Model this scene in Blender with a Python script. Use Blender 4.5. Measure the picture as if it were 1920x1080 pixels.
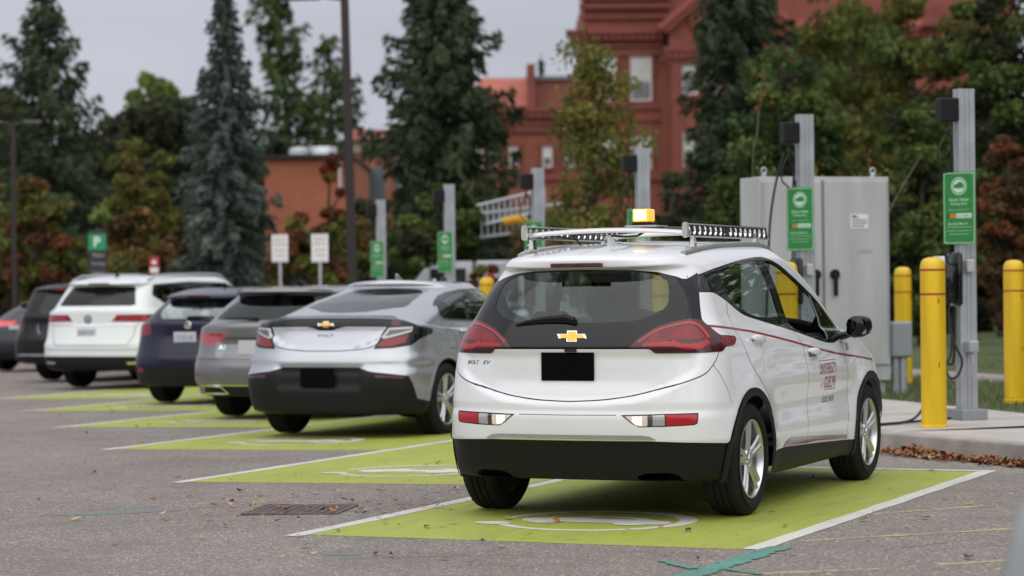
import bpy, bmesh, math, random
import numpy as np
from mathutils import Vector, Matrix, Euler
for _o in list(bpy.data.objects): bpy.data.objects.remove(_o, do_unlink=True)
SC = bpy.context.scene
COL = SC.collection
PI = math.pi
# ------------------------------------------------------------------ camera
CAM_POS = np.array([-13.37192362, -5.06479124, 1.34140333])
CAM_F = 4577.30305
CAM_YAW, CAM_PITCH, CAM_ROLL = 4.02291474e-01, -1.81887049e-03, -1.09409857e-02
def cam_axes():
    y, p, r = CAM_YAW, CAM_PITCH, CAM_ROLL
    F = np.array([math.cos(p)*math.cos(y), math.cos(p)*math.sin(y), math.sin(p)])
    R = np.cross(F, [0, 0, 1.]); R /= np.linalg.norm(R)
    U = np.cross(R, F); c, s = math.cos(r), math.sin(r)
    return F, c*R + s*U, -s*R + c*U
cd = bpy.data.cameras.new('camera'); cam = bpy.data.objects.new('camera', cd); COL.objects.link(cam)
SC.camera = cam
_F, _R, _U = cam_axes()
_m = Matrix.Identity(4)
for i in range(3):
    _m[i][0] = _R[i]; _m[i][1] = _U[i]; _m[i][2] = -_F[i]; _m[i][3] = CAM_POS[i]
cam.matrix_world = _m
cd.sensor_width = 36.0; cd.lens = CAM_F/1920*36.0; cd.clip_start = 0.1; cd.clip_end = 3000
cd.dof.use_dof = True; cd.dof.focus_distance = 14.0; cd.dof.aperture_fstop = 2.4
# ------------------------------------------------------------------ world, overcast
W = bpy.data.worlds.new('World'); SC.world = W; W.use_nodes = True
_n = W.node_tree.nodes; _l = W.node_tree.links; _n.clear()
_out = _n.new('ShaderNodeOutputWorld'); _bg = _n.new('ShaderNodeBackground')
_sky = _n.new('ShaderNodeTexSky'); _sky.sky_type = 'NISHITA'; _sky.sun_disc = False
SUN_EL, SUN_AZ = math.radians(38), math.radians(-165)     # azimuth measured from +x towards +y
_sky.sun_elevation = SUN_EL; _sky.sun_rotation = PI/2 - SUN_AZ
_sky.air_density = 1.0; _sky.dust_density = 3.0; _sky.ozone_density = 1.0
# the overcast veil: a grey cloud layer mixed over the clear sky
_tc = _n.new('ShaderNodeTexCoord'); _sep = _n.new('ShaderNodeSeparateXYZ')
_no = _n.new('ShaderNodeTexNoise'); _no.inputs['Scale'].default_value = 4.5; _no.inputs['Detail'].default_value = 5
_mp = _n.new('ShaderNodeMapping'); _mp.inputs['Scale'].default_value = (1, 1, 3.0)
_rmp = _n.new('ShaderNodeValToRGB')
_rmp.color_ramp.elements[0].position = 0.0; _rmp.color_ramp.elements[0].color = (5.4, 5.62, 6.42, 1)
_rmp.color_ramp.elements[1].position = 1.0; _rmp.color_ramp.elements[1].color = (10.0, 10.1, 10.5, 1)
_nr = _n.new('ShaderNodeMapRange'); _nr.inputs[1].default_value = 0.3; _nr.inputs[2].default_value = 0.7
_nr.inputs[3].default_value = 0.90; _nr.inputs[4].default_value = 1.09
_mul = _n.new('ShaderNodeVectorMath'); _mul.operation = 'SCALE'
_mix = _n.new('ShaderNodeMix'); _mix.data_type = 'RGBA'; _mix.inputs[0].default_value = 0.93
_l.new(_tc.outputs['Generated'], _sep.inputs[0]); _l.new(_sep.outputs['Z'], _rmp.inputs[0])
_l.new(_tc.outputs['Generated'], _mp.inputs[0]); _l.new(_mp.outputs[0], _no.inputs[0])
_l.new(_no.outputs[0], _nr.inputs[0]); _l.new(_rmp.outputs[0], _mul.inputs[0])
# the cloud layer is brightest round the hidden sun, behind the photographer
_dot = _n.new('ShaderNodeVectorMath'); _dot.operation = 'DOT_PRODUCT'; _dot.inputs[1].default_value = (math.cos(SUN_EL)*math.cos(SUN_AZ), math.cos(SUN_EL)*math.sin(SUN_AZ), math.sin(SUN_EL)); _l.new(_tc.outputs['Generated'], _dot.inputs[0])
_lr = _n.new('ShaderNodeMapRange'); _lr.interpolation_type = 'SMOOTHSTEP'; _lr.inputs[1].default_value = -.1; _lr.inputs[2].default_value = 1.0; _lr.inputs[3].default_value = 1.0; _lr.inputs[4].default_value = 1.4; _l.new(_dot.outputs['Value'], _lr.inputs[0])
_pm = _n.new('ShaderNodeMath'); _pm.operation = 'MULTIPLY'; _l.new(_lr.outputs[0], _pm.inputs[0]); _l.new(_nr.outputs[0], _pm.inputs[1]); _l.new(_pm.outputs[0], _mul.inputs['Scale'])
_l.new(_sky.outputs[0], _mix.inputs['A']); _l.new(_mul.outputs[0], _mix.inputs['B'])
_l.new(_mix.outputs['Result'], _bg.inputs[0]); _bg.inputs[1].default_value = 0.09
_l.new(_bg.outputs[0], _out.inputs[0])
sd = bpy.data.lights.new('sun', 'SUN'); sun = bpy.data.objects.new('sun', sd); COL.objects.link(sun)
sd.energy = 1.35; sd.angle = math.radians(110); sd.color = (1, .97, .92)
_sv = Vector((math.cos(SUN_EL)*math.cos(SUN_AZ), math.cos(SUN_EL)*math.sin(SUN_AZ), math.sin(SUN_EL)))
sun.rotation_euler = _sv.to_track_quat('Z', 'Y').to_euler()
SC.view_settings.view_transform = 'Standard'; SC.view_settings.look = 'None'
SC.view_settings.exposure = 0.07; SC.view_settings.gamma = 1.0
# ------------------------------------------------------------------ numeric surface kit (numpy only)
def pchip(x, y, xq):
    """monotone cubic through (x, y); y may have trailing axes"""
    x = np.asarray(x, float); y = np.asarray(y, float); xq = np.asarray(xq, float)
    sh = (-1,) + (1,)*(y.ndim-1)
    h = np.diff(x); d = np.diff(y, axis=0)/h.reshape(sh)
    m = np.zeros_like(y)
    if len(x) == 2: m[:] = d[0]
    else:
        h0 = h[:-1].reshape(sh); h1 = h[1:].reshape(sh); w1 = 2*h1+h0; w2 = h1+2*h0
        ok = (d[:-1]*d[1:]) > 0
        den = np.where(ok, w1/np.where(d[:-1] == 0, 1, d[:-1]) + w2/np.where(d[1:] == 0, 1, d[1:]), 1)
        m[1:-1] = np.where(ok, (w1+w2)/den, 0)
        m[0] = d[0]; m[-1] = d[-1]
    i = np.clip(np.searchsorted(x, xq)-1, 0, len(x)-2)
    t = ((xq-x[i])/h[i]).reshape((-1,)+(1,)*(y.ndim-1)); hh = h[i].reshape(t.shape)
    t2 = t*t; t3 = t2*t
    return (2*t3-3*t2+1)*y[i] + (t3-2*t2+t)*hh*m[i] + (-2*t3+3*t2)*y[i+1] + (t3-t2)*hh*m[i+1]
def tab(t, x):
    """pchip through a table [(x, v), ...], clamped"""
    if not isinstance(t, (list, tuple)): return np.full(np.shape(x), float(t))
    a = np.array(t, float)
    if len(a) == 1: return np.full(np.shape(x), a[0, 1])
    return pchip(a[:, 0], a[:, 1], np.clip(x, a[0, 0], a[-1, 0]))
def resamp(P, n):
    s = np.r_[0, np.cumsum(np.linalg.norm(np.diff(P, axis=0), axis=1))]
    q = np.linspace(0, s[-1], n)
    return np.stack([np.interp(q, s, P[:, i]) for i in range(P.shape[1])], 1)
def ring(k, nA, nB, nC):
    """half outline of a car at one level; a = |y|.  k: xr,D,n rear; xf,Df,nf front; W + taper; z table"""
    xm = k.get('xm', 1.3); L = 2.0
    def w(x): return k['W']*(1 - k.get('tr', .03)*np.clip((xm-x)/L, 0, 2)**2 - k.get('tf', .05)*np.clip((x-xm)/L, 0, 2)**2)
    th = np.linspace(0, PI/2, 200)
    n = k.get('n', 3.0); x0 = k['xr']; D = k['D']; w0 = w(x0+D)
    A = np.stack([x0 + D*(1-np.cos(th)**(2/n)) + 0*th, w0*np.sin(th)**(2/n)], 1)
    n = k.get('nf', 2.6); x1 = k['xf']; Df = k['Df']; w1 = w(x1-Df)
    C = np.stack([x1 - Df*(1-np.cos(th)**(2/n)), w1*np.sin(th)**(2/n)], 1)[::-1]
    A = resamp(A, nA); C = resamp(C, nC)
    xs = np.linspace(x0+D, x1-Df, nB+2)[1:-1]
    R = np.vstack([A, np.stack([xs, w(xs)], 1), C])
    for _ in range(k.get('sm', 3)): R[1:-1] = .25*R[:-2]+.5*R[1:-1]+.25*R[2:]
    z = tab(k['z'], R[:, 0])
    if 'crown' in k: z = z - k['crown']*(R[:, 1]/max(k['W'], .01))**2
    return np.column_stack([R, z])
def surf(keys, nA=46, nB=90, nC=24, nv=110, disp=None):
    K = np.array([ring(k, nA, nB, nC) for k in keys])
    dv = np.linalg.norm(np.diff(K, axis=0), axis=2).mean(1) + .012
    v = np.r_[0, np.cumsum(dv)]
    q = np.unique(np.concatenate([np.linspace(v[i], v[i+1], max(2, int(round(nv*dv[i]/v[-1])))+1) for i in range(len(v)-1)]))
    G = pchip(v, K, q)
    def nrm(G):
        du = np.gradient(G, axis=1); dw = np.gradient(G, axis=0)
        N = np.cross(du, dw); l = np.linalg.norm(N, axis=2, keepdims=True)
        N = N/np.maximum(l, 1e-9)
        bad = l[..., 0] < 1e-9; N[bad] = (0, 0, 1)
        return N
    N = nrm(G)
    c = G[len(G)//2, 60]
    if N[len(G)//3, nA+nB//2, 1] < 0: N = -N
    if disp is not None:
        G = G + N*disp(G, N)[..., None]; G[..., 1] = np.maximum(G[..., 1], 0)
        N2 = nrm(G); N = np.where((N2*N).sum(2, keepdims=True) < 0, -N2, N2)
    N[:, 0, 1] = 0; N[:, -1, 1] = 0; N /= np.linalg.norm(N, axis=2, keepdims=True)
    G[:, 0, 1] = 0; G[:, -1, 1] = 0
    return G, N
def to_tris(G, N):
    A = np.concatenate([G, N], 2)
    a, b, c, d = A[:-1, :-1], A[:-1, 1:], A[1:, 1:], A[1:, :-1]
    T = np.concatenate([np.stack([a, b, c], 2).reshape(-1, 3, A.shape[2]), np.stack([a, c, d], 2).reshape(-1, 3, A.shape[2])])
    ar = np.linalg.norm(np.cross(T[:, 1, :3]-T[:, 0, :3], T[:, 2, :3]-T[:, 0, :3]), axis=1)
    return T[ar > 1e-10]
def half_clip(T, d):
    """split triangles by the sign of d (F,3): returns d>=0 part and d<0 part"""
    d = np.where(np.abs(d) < 1e-7, 1e-7, d)
    pos = d > 0; c = pos.sum(1)
    I = [T[c == 3]]; O = [T[c == 0]]
    for want, (one, two) in ((1, (I, O)), (2, (O, I))):
        m = c == want
        if not m.any(): continue
        t = T[m]; dd = d[m]; p = pos[m] if want == 1 else ~pos[m]
        k = p.argmax(1); r = np.arange(len(t))
        a, b, e = t[r, k], t[r, (k+1) % 3], t[r, (k+2) % 3]
        da, db, de = dd[r, k], dd[r, (k+1) % 3], dd[r, (k+2) % 3]
        ab = a + (b-a)*(da/(da-db))[:, None]; ae = a + (e-a)*(da/(da-de))[:, None]
        one.append(np.stack([a, ab, ae], 1))
        two.append(np.stack([ab, b, e], 1)); two.append(np.stack([ab, e, ae], 1))
    return np.concatenate(I), np.concatenate(O)
def area2(P): x, y = P[:, 0], P[:, 1]; return (x*np.roll(y, -1)-np.roll(x, -1)*y).sum()
def earclip(P):
    P = np.asarray(P, float); keep = [0]
    for i in range(1, len(P)):
        if np.linalg.norm(P[i]-P[keep[-1]]) > 1e-6: keep.append(i)
    if np.linalg.norm(P[keep[0]]-P[keep[-1]]) < 1e-6: keep.pop()
    P = P[keep]
    if area2(P) < 0: P = P[::-1]
    idx = list(range(len(P))); out = []
    cr = lambda a, b, c: (b[0]-a[0])*(c[1]-a[1])-(b[1]-a[1])*(c[0]-a[0])
    g = 0
    while len(idx) > 3 and g < 4000:
        g += 1; done = False
        for j in range(len(idx)):
            i0, i1, i2 = idx[j-1], idx[j], idx[(j+1) % len(idx)]
            a, b, c = P[i0], P[i1], P[i2]; ar = cr(a, b, c)
            if ar <= 1e-12:
                if abs(ar) <= 1e-12: idx.pop(j); done = True; break
                continue
            if any(cr(a, b, P[k]) > -1e-12 and cr(b, c, P[k]) > -1e-12 and cr(c, a, P[k]) > -1e-12 for k in idx if k not in (i0, i1, i2)): continue
            out.append((a, b, c)); idx.pop(j); done = True; break
        if not done: break
    if len(idx) == 3: out.append(tuple(P[i] for i in idx))
    return [np.array(t) for t in out]
VIEWS = {'rear': lambda T: T[..., [1, 2]], 'side': lambda T: T[..., [0, 2]], 'top': lambda T: T[..., [0, 1]],
         'corner': lambda T: np.stack([T[..., 0]+T[..., 1], T[..., 2]], -1),
         'fcorner': lambda T: np.stack([T[..., 0]-T[..., 1], T[..., 2]], -1)}
def _bb(q, lo, hi):
    x, y = q[..., 0], q[..., 1]
    mx = np.maximum(np.maximum(x[:, 0], x[:, 1]), x[:, 2]); c = mx >= lo[0]
    c &= np.minimum(np.minimum(x[:, 0], x[:, 1]), x[:, 2]) <= hi[0]
    c &= np.maximum(np.maximum(y[:, 0], y[:, 1]), y[:, 2]) >= lo[1]
    c &= np.minimum(np.minimum(y[:, 0], y[:, 1]), y[:, 2]) <= hi[1]
    return c
def cut(T, poly, view, where=None):
    """cut a polygon (in a 2-D view of the surface) out of the triangles: (inside, outside)"""
    f = VIEWS[view]; poly = np.asarray(poly, float)
    lo, hi = poly.min(0), poly.max(0); q = f(T)
    c = _bb(q, lo, hi)
    if where is not None:
        ci = np.nonzero(c)[0]; c[ci] = where((T[ci, 0, :3]+T[ci, 1, :3]+T[ci, 2, :3])/3)
    rest = [T[~c]]; cur = T[c]; ins = []
    for t in earclip(poly):
        if not len(cur): break
        q = f(cur); lo, hi = t.min(0), t.max(0)
        m = _bb(q, lo, hi)
        out = [cur[~m]]; x = cur[m]
        for i in range(3):
            a, b = t[i], t[(i+1) % 3]; q = f(x)
            d = (b[0]-a[0])*(q[..., 1]-a[1])-(b[1]-a[1])*(q[..., 0]-a[0]); d = d/max(np.hypot(*(b-a)), 1e-9)
            x, o = half_clip(x, d); out.append(o)
        ins.append(x); cur = np.concatenate(out)
    rest.append(cur)
    return (np.concatenate(ins) if ins else T[:0]), np.concatenate(rest)
def strip_polys(pts, w):
    pts = np.asarray(pts, float); out = []
    for a, b in zip(pts[:-1], pts[1:]):
        d = b-a; l = np.hypot(*d)
        if l < 1e-6: continue
        d = d/l; n = np.array([-d[1], d[0]])*w/2; e = d*w*.25
        out.append(np.array([a-e-n, b+e-n, b+e+n, a-e+n]))
    return out
def cut_line(T, pts, w, view, where=None):
    ins = []
    for p in strip_polys(pts, w):
        i, T = cut(T, p, view, where); ins.append(i)
    return np.concatenate(ins), T
def spl(pts, n=6, closed=False):
    """Catmull-Rom through points"""
    P = np.asarray(pts, float); m = len(P); out = []
    for i in range(m if closed else m-1):
        if closed: a, b, c, d = P[i-1], P[i], P[(i+1) % m], P[(i+2) % m]
        else: a, b, c, d = P[max(i-1, 0)], P[i], P[i+1], P[min(i+2, m-1)]
        for t in np.arange(n)/n:
            out.append(.5*((2*b)+(c-a)*t+(2*a-5*b+4*c-d)*t*t+(3*b-a-3*c+d)*t**3))
    if not closed: out.append(P[-1])
    return np.array(out)
def rounded(pts, r, n=4):
    """polygon with rounded corners"""
    P = np.asarray(pts, float); out = []; m = len(P)
    for i in range(m):
        a, b, c = P[i-1], P[i], P[(i+1) % m]; rr = r[i] if isinstance(r, (list, tuple)) else r
        u = a-b; v = c-b; lu, lv = np.hypot(*u), np.hypot(*v); t = min(rr, lu*.49, lv*.49)
        p, q = b+u/lu*t, b+v/lv*t
        for s in np.linspace(0, 1, n+1): out.append((1-s)**2*p+2*s*(1-s)*b+s*s*q)
    return np.array(out)
def circ(cx, cz, r, n=40, a0=0, a1=2*PI):
    a = np.linspace(a0, a1, n, endpoint=abs(a1-a0) < 6.2); return np.stack([cx+r*np.cos(a), cz+r*np.sin(a)], 1)
def sstep(x, a, b): t = np.clip((x-a)/(b-a), 0, 1); return t*t*(3-2*t)
def push(T, d):
    T = T.copy(); T[..., :3] += T[..., 3:6]*d; return T
def mirror(T):
    M = T[:, ::-1].copy(); M[..., 1] *= -1; M[..., 4] *= -1; return M
# ------------------------------------------------------------------ object kit
def tag(o, label=None, cat=None, group=None, kind=None):
    if label: o['label'] = label
    if cat: o['category'] = cat
    if group: o['group'] = group
    if kind: o['kind'] = kind
    return o
def empty(name, loc=(0, 0, 0), rz=0, label=None, cat=None, group=None, parent=None):
    o = bpy.data.objects.new(name, None); COL.objects.link(o); o.location = loc; o.rotation_euler = (0, 0, rz)
    o.empty_display_size = .2
    if parent: o.parent = parent
    return tag(o, label, cat, group)
def link(name, me, parent=None, loc=None, rot=None):
    o = bpy.data.objects.new(name, me); COL.objects.link(o)
    if parent: o.parent = parent
    if loc is not None: o.location = loc
    if rot is not None: o.rotation_euler = rot
    return o
def copy_tree(o, parent=None):
    c = o.copy(); COL.objects.link(c); c.parent = parent
    for ch in o.children: copy_tree(ch, c)
    return c
def kids(o): return list(o.children)
class MB:
    """collects polygons with a material slot each, builds ONE mesh object"""
    def __init__(s): s.v = []; s.f = []; s.m = []; s.n = 0; s.flat = []
    def add(s, v, f, m=0, M=None, flat=False):
        v = np.asarray(v, float).reshape(-1, 3)
        if M is not None: v = v@np.array(M.to_3x3()).T + np.array(M.translation)
        s.v.append(v); s.f += [tuple(i+s.n for i in q) for q in f]; s.m += [m]*len(f); s.flat += [flat]*len(f); s.n += len(v); return s
    def box(s, c, d, m=0, M=None, rz=0, top=None, bev=0):
        """box of centre c, size d; top = (sx, sy) scale of the top face"""
        x, y, z = d[0]/2, d[1]/2, d[2]/2; t = top or (1, 1)
        if bev:
            b = min(bev, x*.9, y*.9, z*.9); P = []
            for zz, k in ((-z, b), (-z+b, 0), (z-b, 0), (z, b)):
                for (px, py) in ((-x+k, -y+b), (-x+b, -y+k), (x-b, -y+k), (x-k, -y+b), (x-k, y-b), (x-b, y-k), (-x+b, y-k), (-x+k, y-b)):
                    P.append((px, py, zz))
            F = [tuple(range(7, -1, -1)), tuple(range(24, 32))]
            for r in range(3):
                for i in range(8): j = (i+1) % 8; F.append((r*8+i, r*8+j, r*8+8+j, r*8+8+i))
            P = np.array(P)
        else:
            P = np.array([(-x, -y, -z), (x, -y, -z), (x, y, -z), (-x, y, -z), (-x*t[0], -y*t[1], z), (x*t[0], -y*t[1], z), (x*t[0], y*t[1], z), (-x*t[0], y*t[1], z)])
            F = [(3, 2, 1, 0), (4, 5, 6, 7), (0, 1, 5, 4), (1, 2, 6, 5), (2, 3, 7, 6), (3, 0, 4, 7)]
        if rz:
            cc, ss = math.cos(rz), math.sin(rz); P = P@np.array([[cc, ss, 0], [-ss, cc, 0], [0, 0, 1]])
        return s.add(P+np.array(c), F, m, M)
    def tube(s, pts, r, m=0, n=8, M=None, caps=True):
        P = np.asarray(pts, float); r = np.broadcast_to(np.asarray(r, float), (len(P),)); V = []; k = len(P)
        T = np.gradient(P, axis=0); T /= np.maximum(np.linalg.norm(T, axis=1, keepdims=True), 1e-9)
        up = np.array([0, 0, 1.]) if abs(T[0][2]) < .9 else np.array([1., 0, 0])
        a = np.linspace(0, 2*PI, n, endpoint=False)
        for i in range(k):
            u = np.cross(T[i], up); u /= max(np.linalg.norm(u), 1e-9); w = np.cross(u, T[i]); up = w
            V.append(P[i]+r[i]*(np.cos(a)[:, None]*u+np.sin(a)[:, None]*w))
        F = [(i*n+j, i*n+(j+1) % n, (i+1)*n+(j+1) % n, (i+1)*n+j) for i in range(k-1) for j in range(n)]
        if caps: F += [tuple(range(n-1, -1, -1)), tuple((k-1)*n+j for j in range(n))]
        return s.add(np.concatenate(V), F, m, M)
    def lathe(s, prof, c=(0, 0, 0), axis='z', m=0, n=32, M=None):
        """profile of (r, h) turned round an axis"""
        a = np.linspace(0, 2*PI, n, endpoint=False); V = []
        for (r, h) in prof:
            x, y = r*np.cos(a), r*np.sin(a); hh = np.full(n, h)
            V.append({'z': np.stack([x, y, hh], 1), 'y': np.stack([x, hh, y], 1), 'x': np.stack([hh, x, y], 1)}[axis])
        k = len(prof)
        F = [(i*n+j, i*n+(j+1) % n, (i+1)*n+(j+1) % n, (i+1)*n+j) for i in range(k-1) for j in range(n)]
        if axis == 'y': F = [q[::-1] for q in F]
        return s.add(np.concatenate(V)+np.array(c), F, m, M)
    def prism(s, poly, a, b, axis='z', m=0, M=None):
        """polygon extruded from a to b along an axis; poly in the other two axes (x,y)/(x,z)/(y,z)"""
        P = np.asarray(poly, float); n = len(P)
        if area2(P) < 0: P = P[::-1]
        def at(h):
            h = np.full(n, h)
            return {'z': np.stack([P[:, 0], P[:, 1], h], 1), 'y': np.stack([P[:, 0], h, P[:, 1]], 1), 'x': np.stack([h, P[:, 0], P[:, 1]], 1)}[axis]
        F = [tuple(range(n-1, -1, -1)), tuple(range(n, 2*n))]+[(i, (i+1) % n, n+(i+1) % n, n+i) for i in range(n)]
        if axis == 'y': F = [q[::-1] for q in F]
        return s.add(np.concatenate([at(a), at(b)]), F, m, M)
    def loft(s, rings, m=0, M=None, caps=True):
        n = len(rings[0]); k = len(rings)
        F = [(i*n+j, i*n+(j+1) % n, (i+1)*n+(j+1) % n, (i+1)*n+j) for i in range(k-1) for j in range(n)]
        if caps: F += [tuple(range(n-1, -1, -1)), tuple((k-1)*n+j for j in range(n))]
        return s.add(np.concatenate([np.asarray(r, float) for r in rings]), F, m, M)
    def quad(s, a, b, c, d, m=0): return s.add([a, b, c, d], [(0, 1, 2, 3)], m)
    def build(s, name, mats, parent=None, loc=None, rot=None, smooth=35, bevel=0, fix=True):
        me = bpy.data.meshes.new(name)
        me.from_pydata(np.concatenate(s.v).tolist(), [], s.f)
        for mt in (mats if isinstance(mats, (list, tuple)) else [mats]): me.materials.append(mt)
        me.polygons.foreach_set('material_index', np.array(s.m, dtype=np.int32))
        if bevel or fix:
            bm = bmesh.new(); bm.from_mesh(me)
            if fix: bmesh.ops.recalc_face_normals(bm, faces=bm.faces)
            if bevel:
                ed = [e for e in bm.edges if len(e.link_faces) == 2 and e.calc_face_angle(0) > math.radians(28)]
                bmesh.ops.bevel(bm, geom=ed, offset=bevel, segments=2, affect='EDGES', profile=.5, clamp_overlap=True)
            bm.to_mesh(me); bm.free()
        if smooth:
            me.polygons.foreach_set('use_smooth', np.ones(len(me.polygons), bool)); me.set_sharp_from_angle(angle=math.radians(smooth))
        me.update()
        return link(name, me, parent, loc, rot)
def tri_obj(name, T, mats, parent=None, idx=None, loc=None):
    """object from triangles (F,3,6) carrying their own smooth normals"""
    P = T[..., :3].reshape(-1, 3); Nn = T[..., 3:6].reshape(-1, 3)
    fn = np.cross(T[:, 1, :3]-T[:, 0, :3], T[:, 2, :3]-T[:, 0, :3])
    ok = np.linalg.norm(fn, axis=1) > 1e-9
    T = T[ok]; fn = fn[ok]
    if idx is not None: idx = np.asarray(idx)[ok]
    flip = (fn*T[:, :, 3:6].mean(1)).sum(1) < 0
    T = T.copy(); T[flip] = T[flip][:, ::-1]
    P = T[..., :3].reshape(-1, 3); Nn = T[..., 3:6].reshape(-1, 3)
    Nn = Nn/np.maximum(np.linalg.norm(Nn, axis=1, keepdims=True), 1e-9)
    key = np.round(P*20000).astype(np.int64)+(1 << 19); key = (key[:, 0] << 42) | (key[:, 1] << 21) | key[:, 2]
    _, first, inv = np.unique(key, return_index=True, return_inverse=True); inv = inv.ravel()
    F = inv.reshape(-1, 3)
    good = (F[:, 0] != F[:, 1]) & (F[:, 1] != F[:, 2]) & (F[:, 0] != F[:, 2])
    F = F[good]; Nn = Nn.reshape(-1, 3, 3)[good].reshape(-1, 3)
    V = P[first]
    me = bpy.data.meshes.new(name); n = len(F)
    me.vertices.add(len(V)); me.vertices.foreach_set('co', V.ravel())
    me.loops.add(n*3); me.loops.foreach_set('vertex_index', F.ravel().astype(np.int32))
    me.polygons.add(n); me.polygons.foreach_set('loop_start', np.arange(0, n*3, 3, dtype=np.int32)); me.polygons.foreach_set('loop_total', np.full(n, 3, dtype=np.int32))
    for mt in (mats if isinstance(mats, (list, tuple)) else [mats]): me.materials.append(mt)
    if idx is not None: me.polygons.foreach_set('material_index', idx[good].astype(np.int32))
    me.update(calc_edges=True)
    me.polygons.foreach_set('use_smooth', np.ones(n, bool))
    me.normals_split_custom_set(Nn.tolist())
    return link(name, me, parent, loc)
def raw_obj(name, V, F, mats, parent=None, idx=None, smooth=False, k=None):
    """fast object from numpy arrays, all faces with k corners"""
    V = np.asarray(V, float); F = np.asarray(F, np.int32); k = F.shape[1]; n = len(F)
    me = bpy.data.meshes.new(name)
    me.vertices.add(len(V)); me.vertices.foreach_set('co', V.ravel())
    me.loops.add(n*k); me.loops.foreach_set('vertex_index', F.ravel())
    me.polygons.add(n); me.polygons.foreach_set('loop_start', np.arange(0, n*k, k, dtype=np.int32)); me.polygons.foreach_set('loop_total', np.full(n, k, dtype=np.int32))
    for mt in (mats if isinstance(mats, (list, tuple)) else [mats]): me.materials.append(mt)
    if idx is not None: me.polygons.foreach_set('material_index', np.asarray(idx, np.int32))
    if smooth: me.polygons.foreach_set('use_smooth', np.ones(n, bool))
    me.update(calc_edges=True)
    return link(name, me, parent)
# ------------------------------------------------------------------ materials
MATS = {}
def nodes(m): return m.node_tree.nodes, m.node_tree.links
def bs_in(b, k, v):
    if k in b.inputs: b.inputs[k].default_value = v
def mat(name, col, rough=.5, metal=0, coat=0, spec=.5, var=0, vscale=6, bump=0, bscale=40, emit=None, estr=0, rvar=0, trans=0, col2=None, detail=4, coords='Object', stretch=None, dist=0):
    """principled material; var = noise variation of the colour, bump = fine relief"""
    if name in MATS: return MATS[name]
    m = bpy.data.materials.new(name); m.use_nodes = True; n, l = nodes(m)
    b = n['Principled BSDF']; c = tuple(col)+(1,) if len(col) == 3 else tuple(col)
    b.inputs['Base Color'].default_value = c; b.inputs['Roughness'].default_value = rough; b.inputs['Metallic'].default_value = metal
    bs_in(b, 'Coat Weight', coat); bs_in(b, 'Coat Roughness', .03); bs_in(b, 'Specular IOR Level', spec); bs_in(b, 'Transmission Weight', trans)
    if emit: bs_in(b, 'Emission Color', tuple(emit)+(1,)); bs_in(b, 'Emission Strength', estr)
    if var or bump or rvar or col2:
        tc = n.new('ShaderNodeTexCoord'); src = tc.outputs[coords]
        if stretch: mp = n.new('ShaderNodeMapping'); mp.inputs['Scale'].default_value = stretch; l.new(src, mp.inputs[0]); src = mp.outputs[0]
        no = n.new('ShaderNodeTexNoise'); no.inputs['Scale'].default_value = vscale; no.inputs['Detail'].default_value = detail; no.inputs['Distortion'].default_value = dist; l.new(src, no.inputs[0])
        if var or col2:
            r = n.new('ShaderNodeValToRGB'); l.new(no.outputs[0], r.inputs[0]); e = r.color_ramp.elements
            e[0].position = .32; e[1].position = .68
            if col2: e[0].color = c; e[1].color = tuple(col2)+(1,)
            else: e[0].color = tuple(x*(1-var) for x in c[:3])+(1,); e[1].color = tuple(min(1, x*(1+var)) for x in c[:3])+(1,)
            l.new(r.outputs[0], b.inputs['Base Color'])
        if rvar:
            q = n.new('ShaderNodeMapRange'); q.inputs[3].default_value = max(.02, rough-rvar); q.inputs[4].default_value = rough+rvar; l.new(no.outputs[0], q.inputs[0]); l.new(q.outputs[0], b.inputs['Roughness'])
        if bump:
            n2 = n.new('ShaderNodeTexNoise'); n2.inputs['Scale'].default_value = bscale; n2.inputs['Detail'].default_value = 3; l.new(src, n2.inputs[0])
            bp = n.new('ShaderNodeBump'); bp.inputs['Strength'].default_value = bump; bp.inputs['Distance'].default_value = .02; l.new(n2.outputs[0], bp.inputs['Height']); l.new(bp.outputs[0], b.inputs['Normal'])
    MATS[name] = m; return m
def glass(name, tint, refl=1.0):
    """thin sheet of tinted glass: clear pass-through plus mirror reflection by angle"""
    if name in MATS: return MATS[name]
    m = bpy.data.materials.new(name); m.use_nodes = True; n, l = nodes(m); n.clear()
    o = n.new('ShaderNodeOutputMaterial'); t = n.new('ShaderNodeBsdfTransparent'); g = n.new('ShaderNodeBsdfGlossy'); g.inputs['Roughness'].default_value = .01
    t.inputs[0].default_value = tuple(tint)+(1,); g.inputs[0].default_value = (.95, 1, .98, 1)
    f = n.new('ShaderNodeFresnel'); ge = n.new('ShaderNodeNewGeometry'); io = n.new('ShaderNodeMapRange'); io.inputs[3].default_value = 1.5; io.inputs[4].default_value = 1/1.5; l.new(ge.outputs['Backfacing'], io.inputs[0]); l.new(io.outputs[0], f.inputs[0]); q = n.new('ShaderNodeMath'); q.operation = 'MULTIPLY'; q.inputs[1].default_value = 1.7*refl; q.use_clamp = True
    mx = n.new('ShaderNodeMixShader'); l.new(f.outputs[0], q.inputs[0]); l.new(q.outputs[0], mx.inputs[0]); l.new(t.outputs[0], mx.inputs[1]); l.new(g.outputs[0], mx.inputs[2]); l.new(mx.outputs[0], o.inputs[0])
    MATS[name] = m; return m
_tcache = {}
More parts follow.
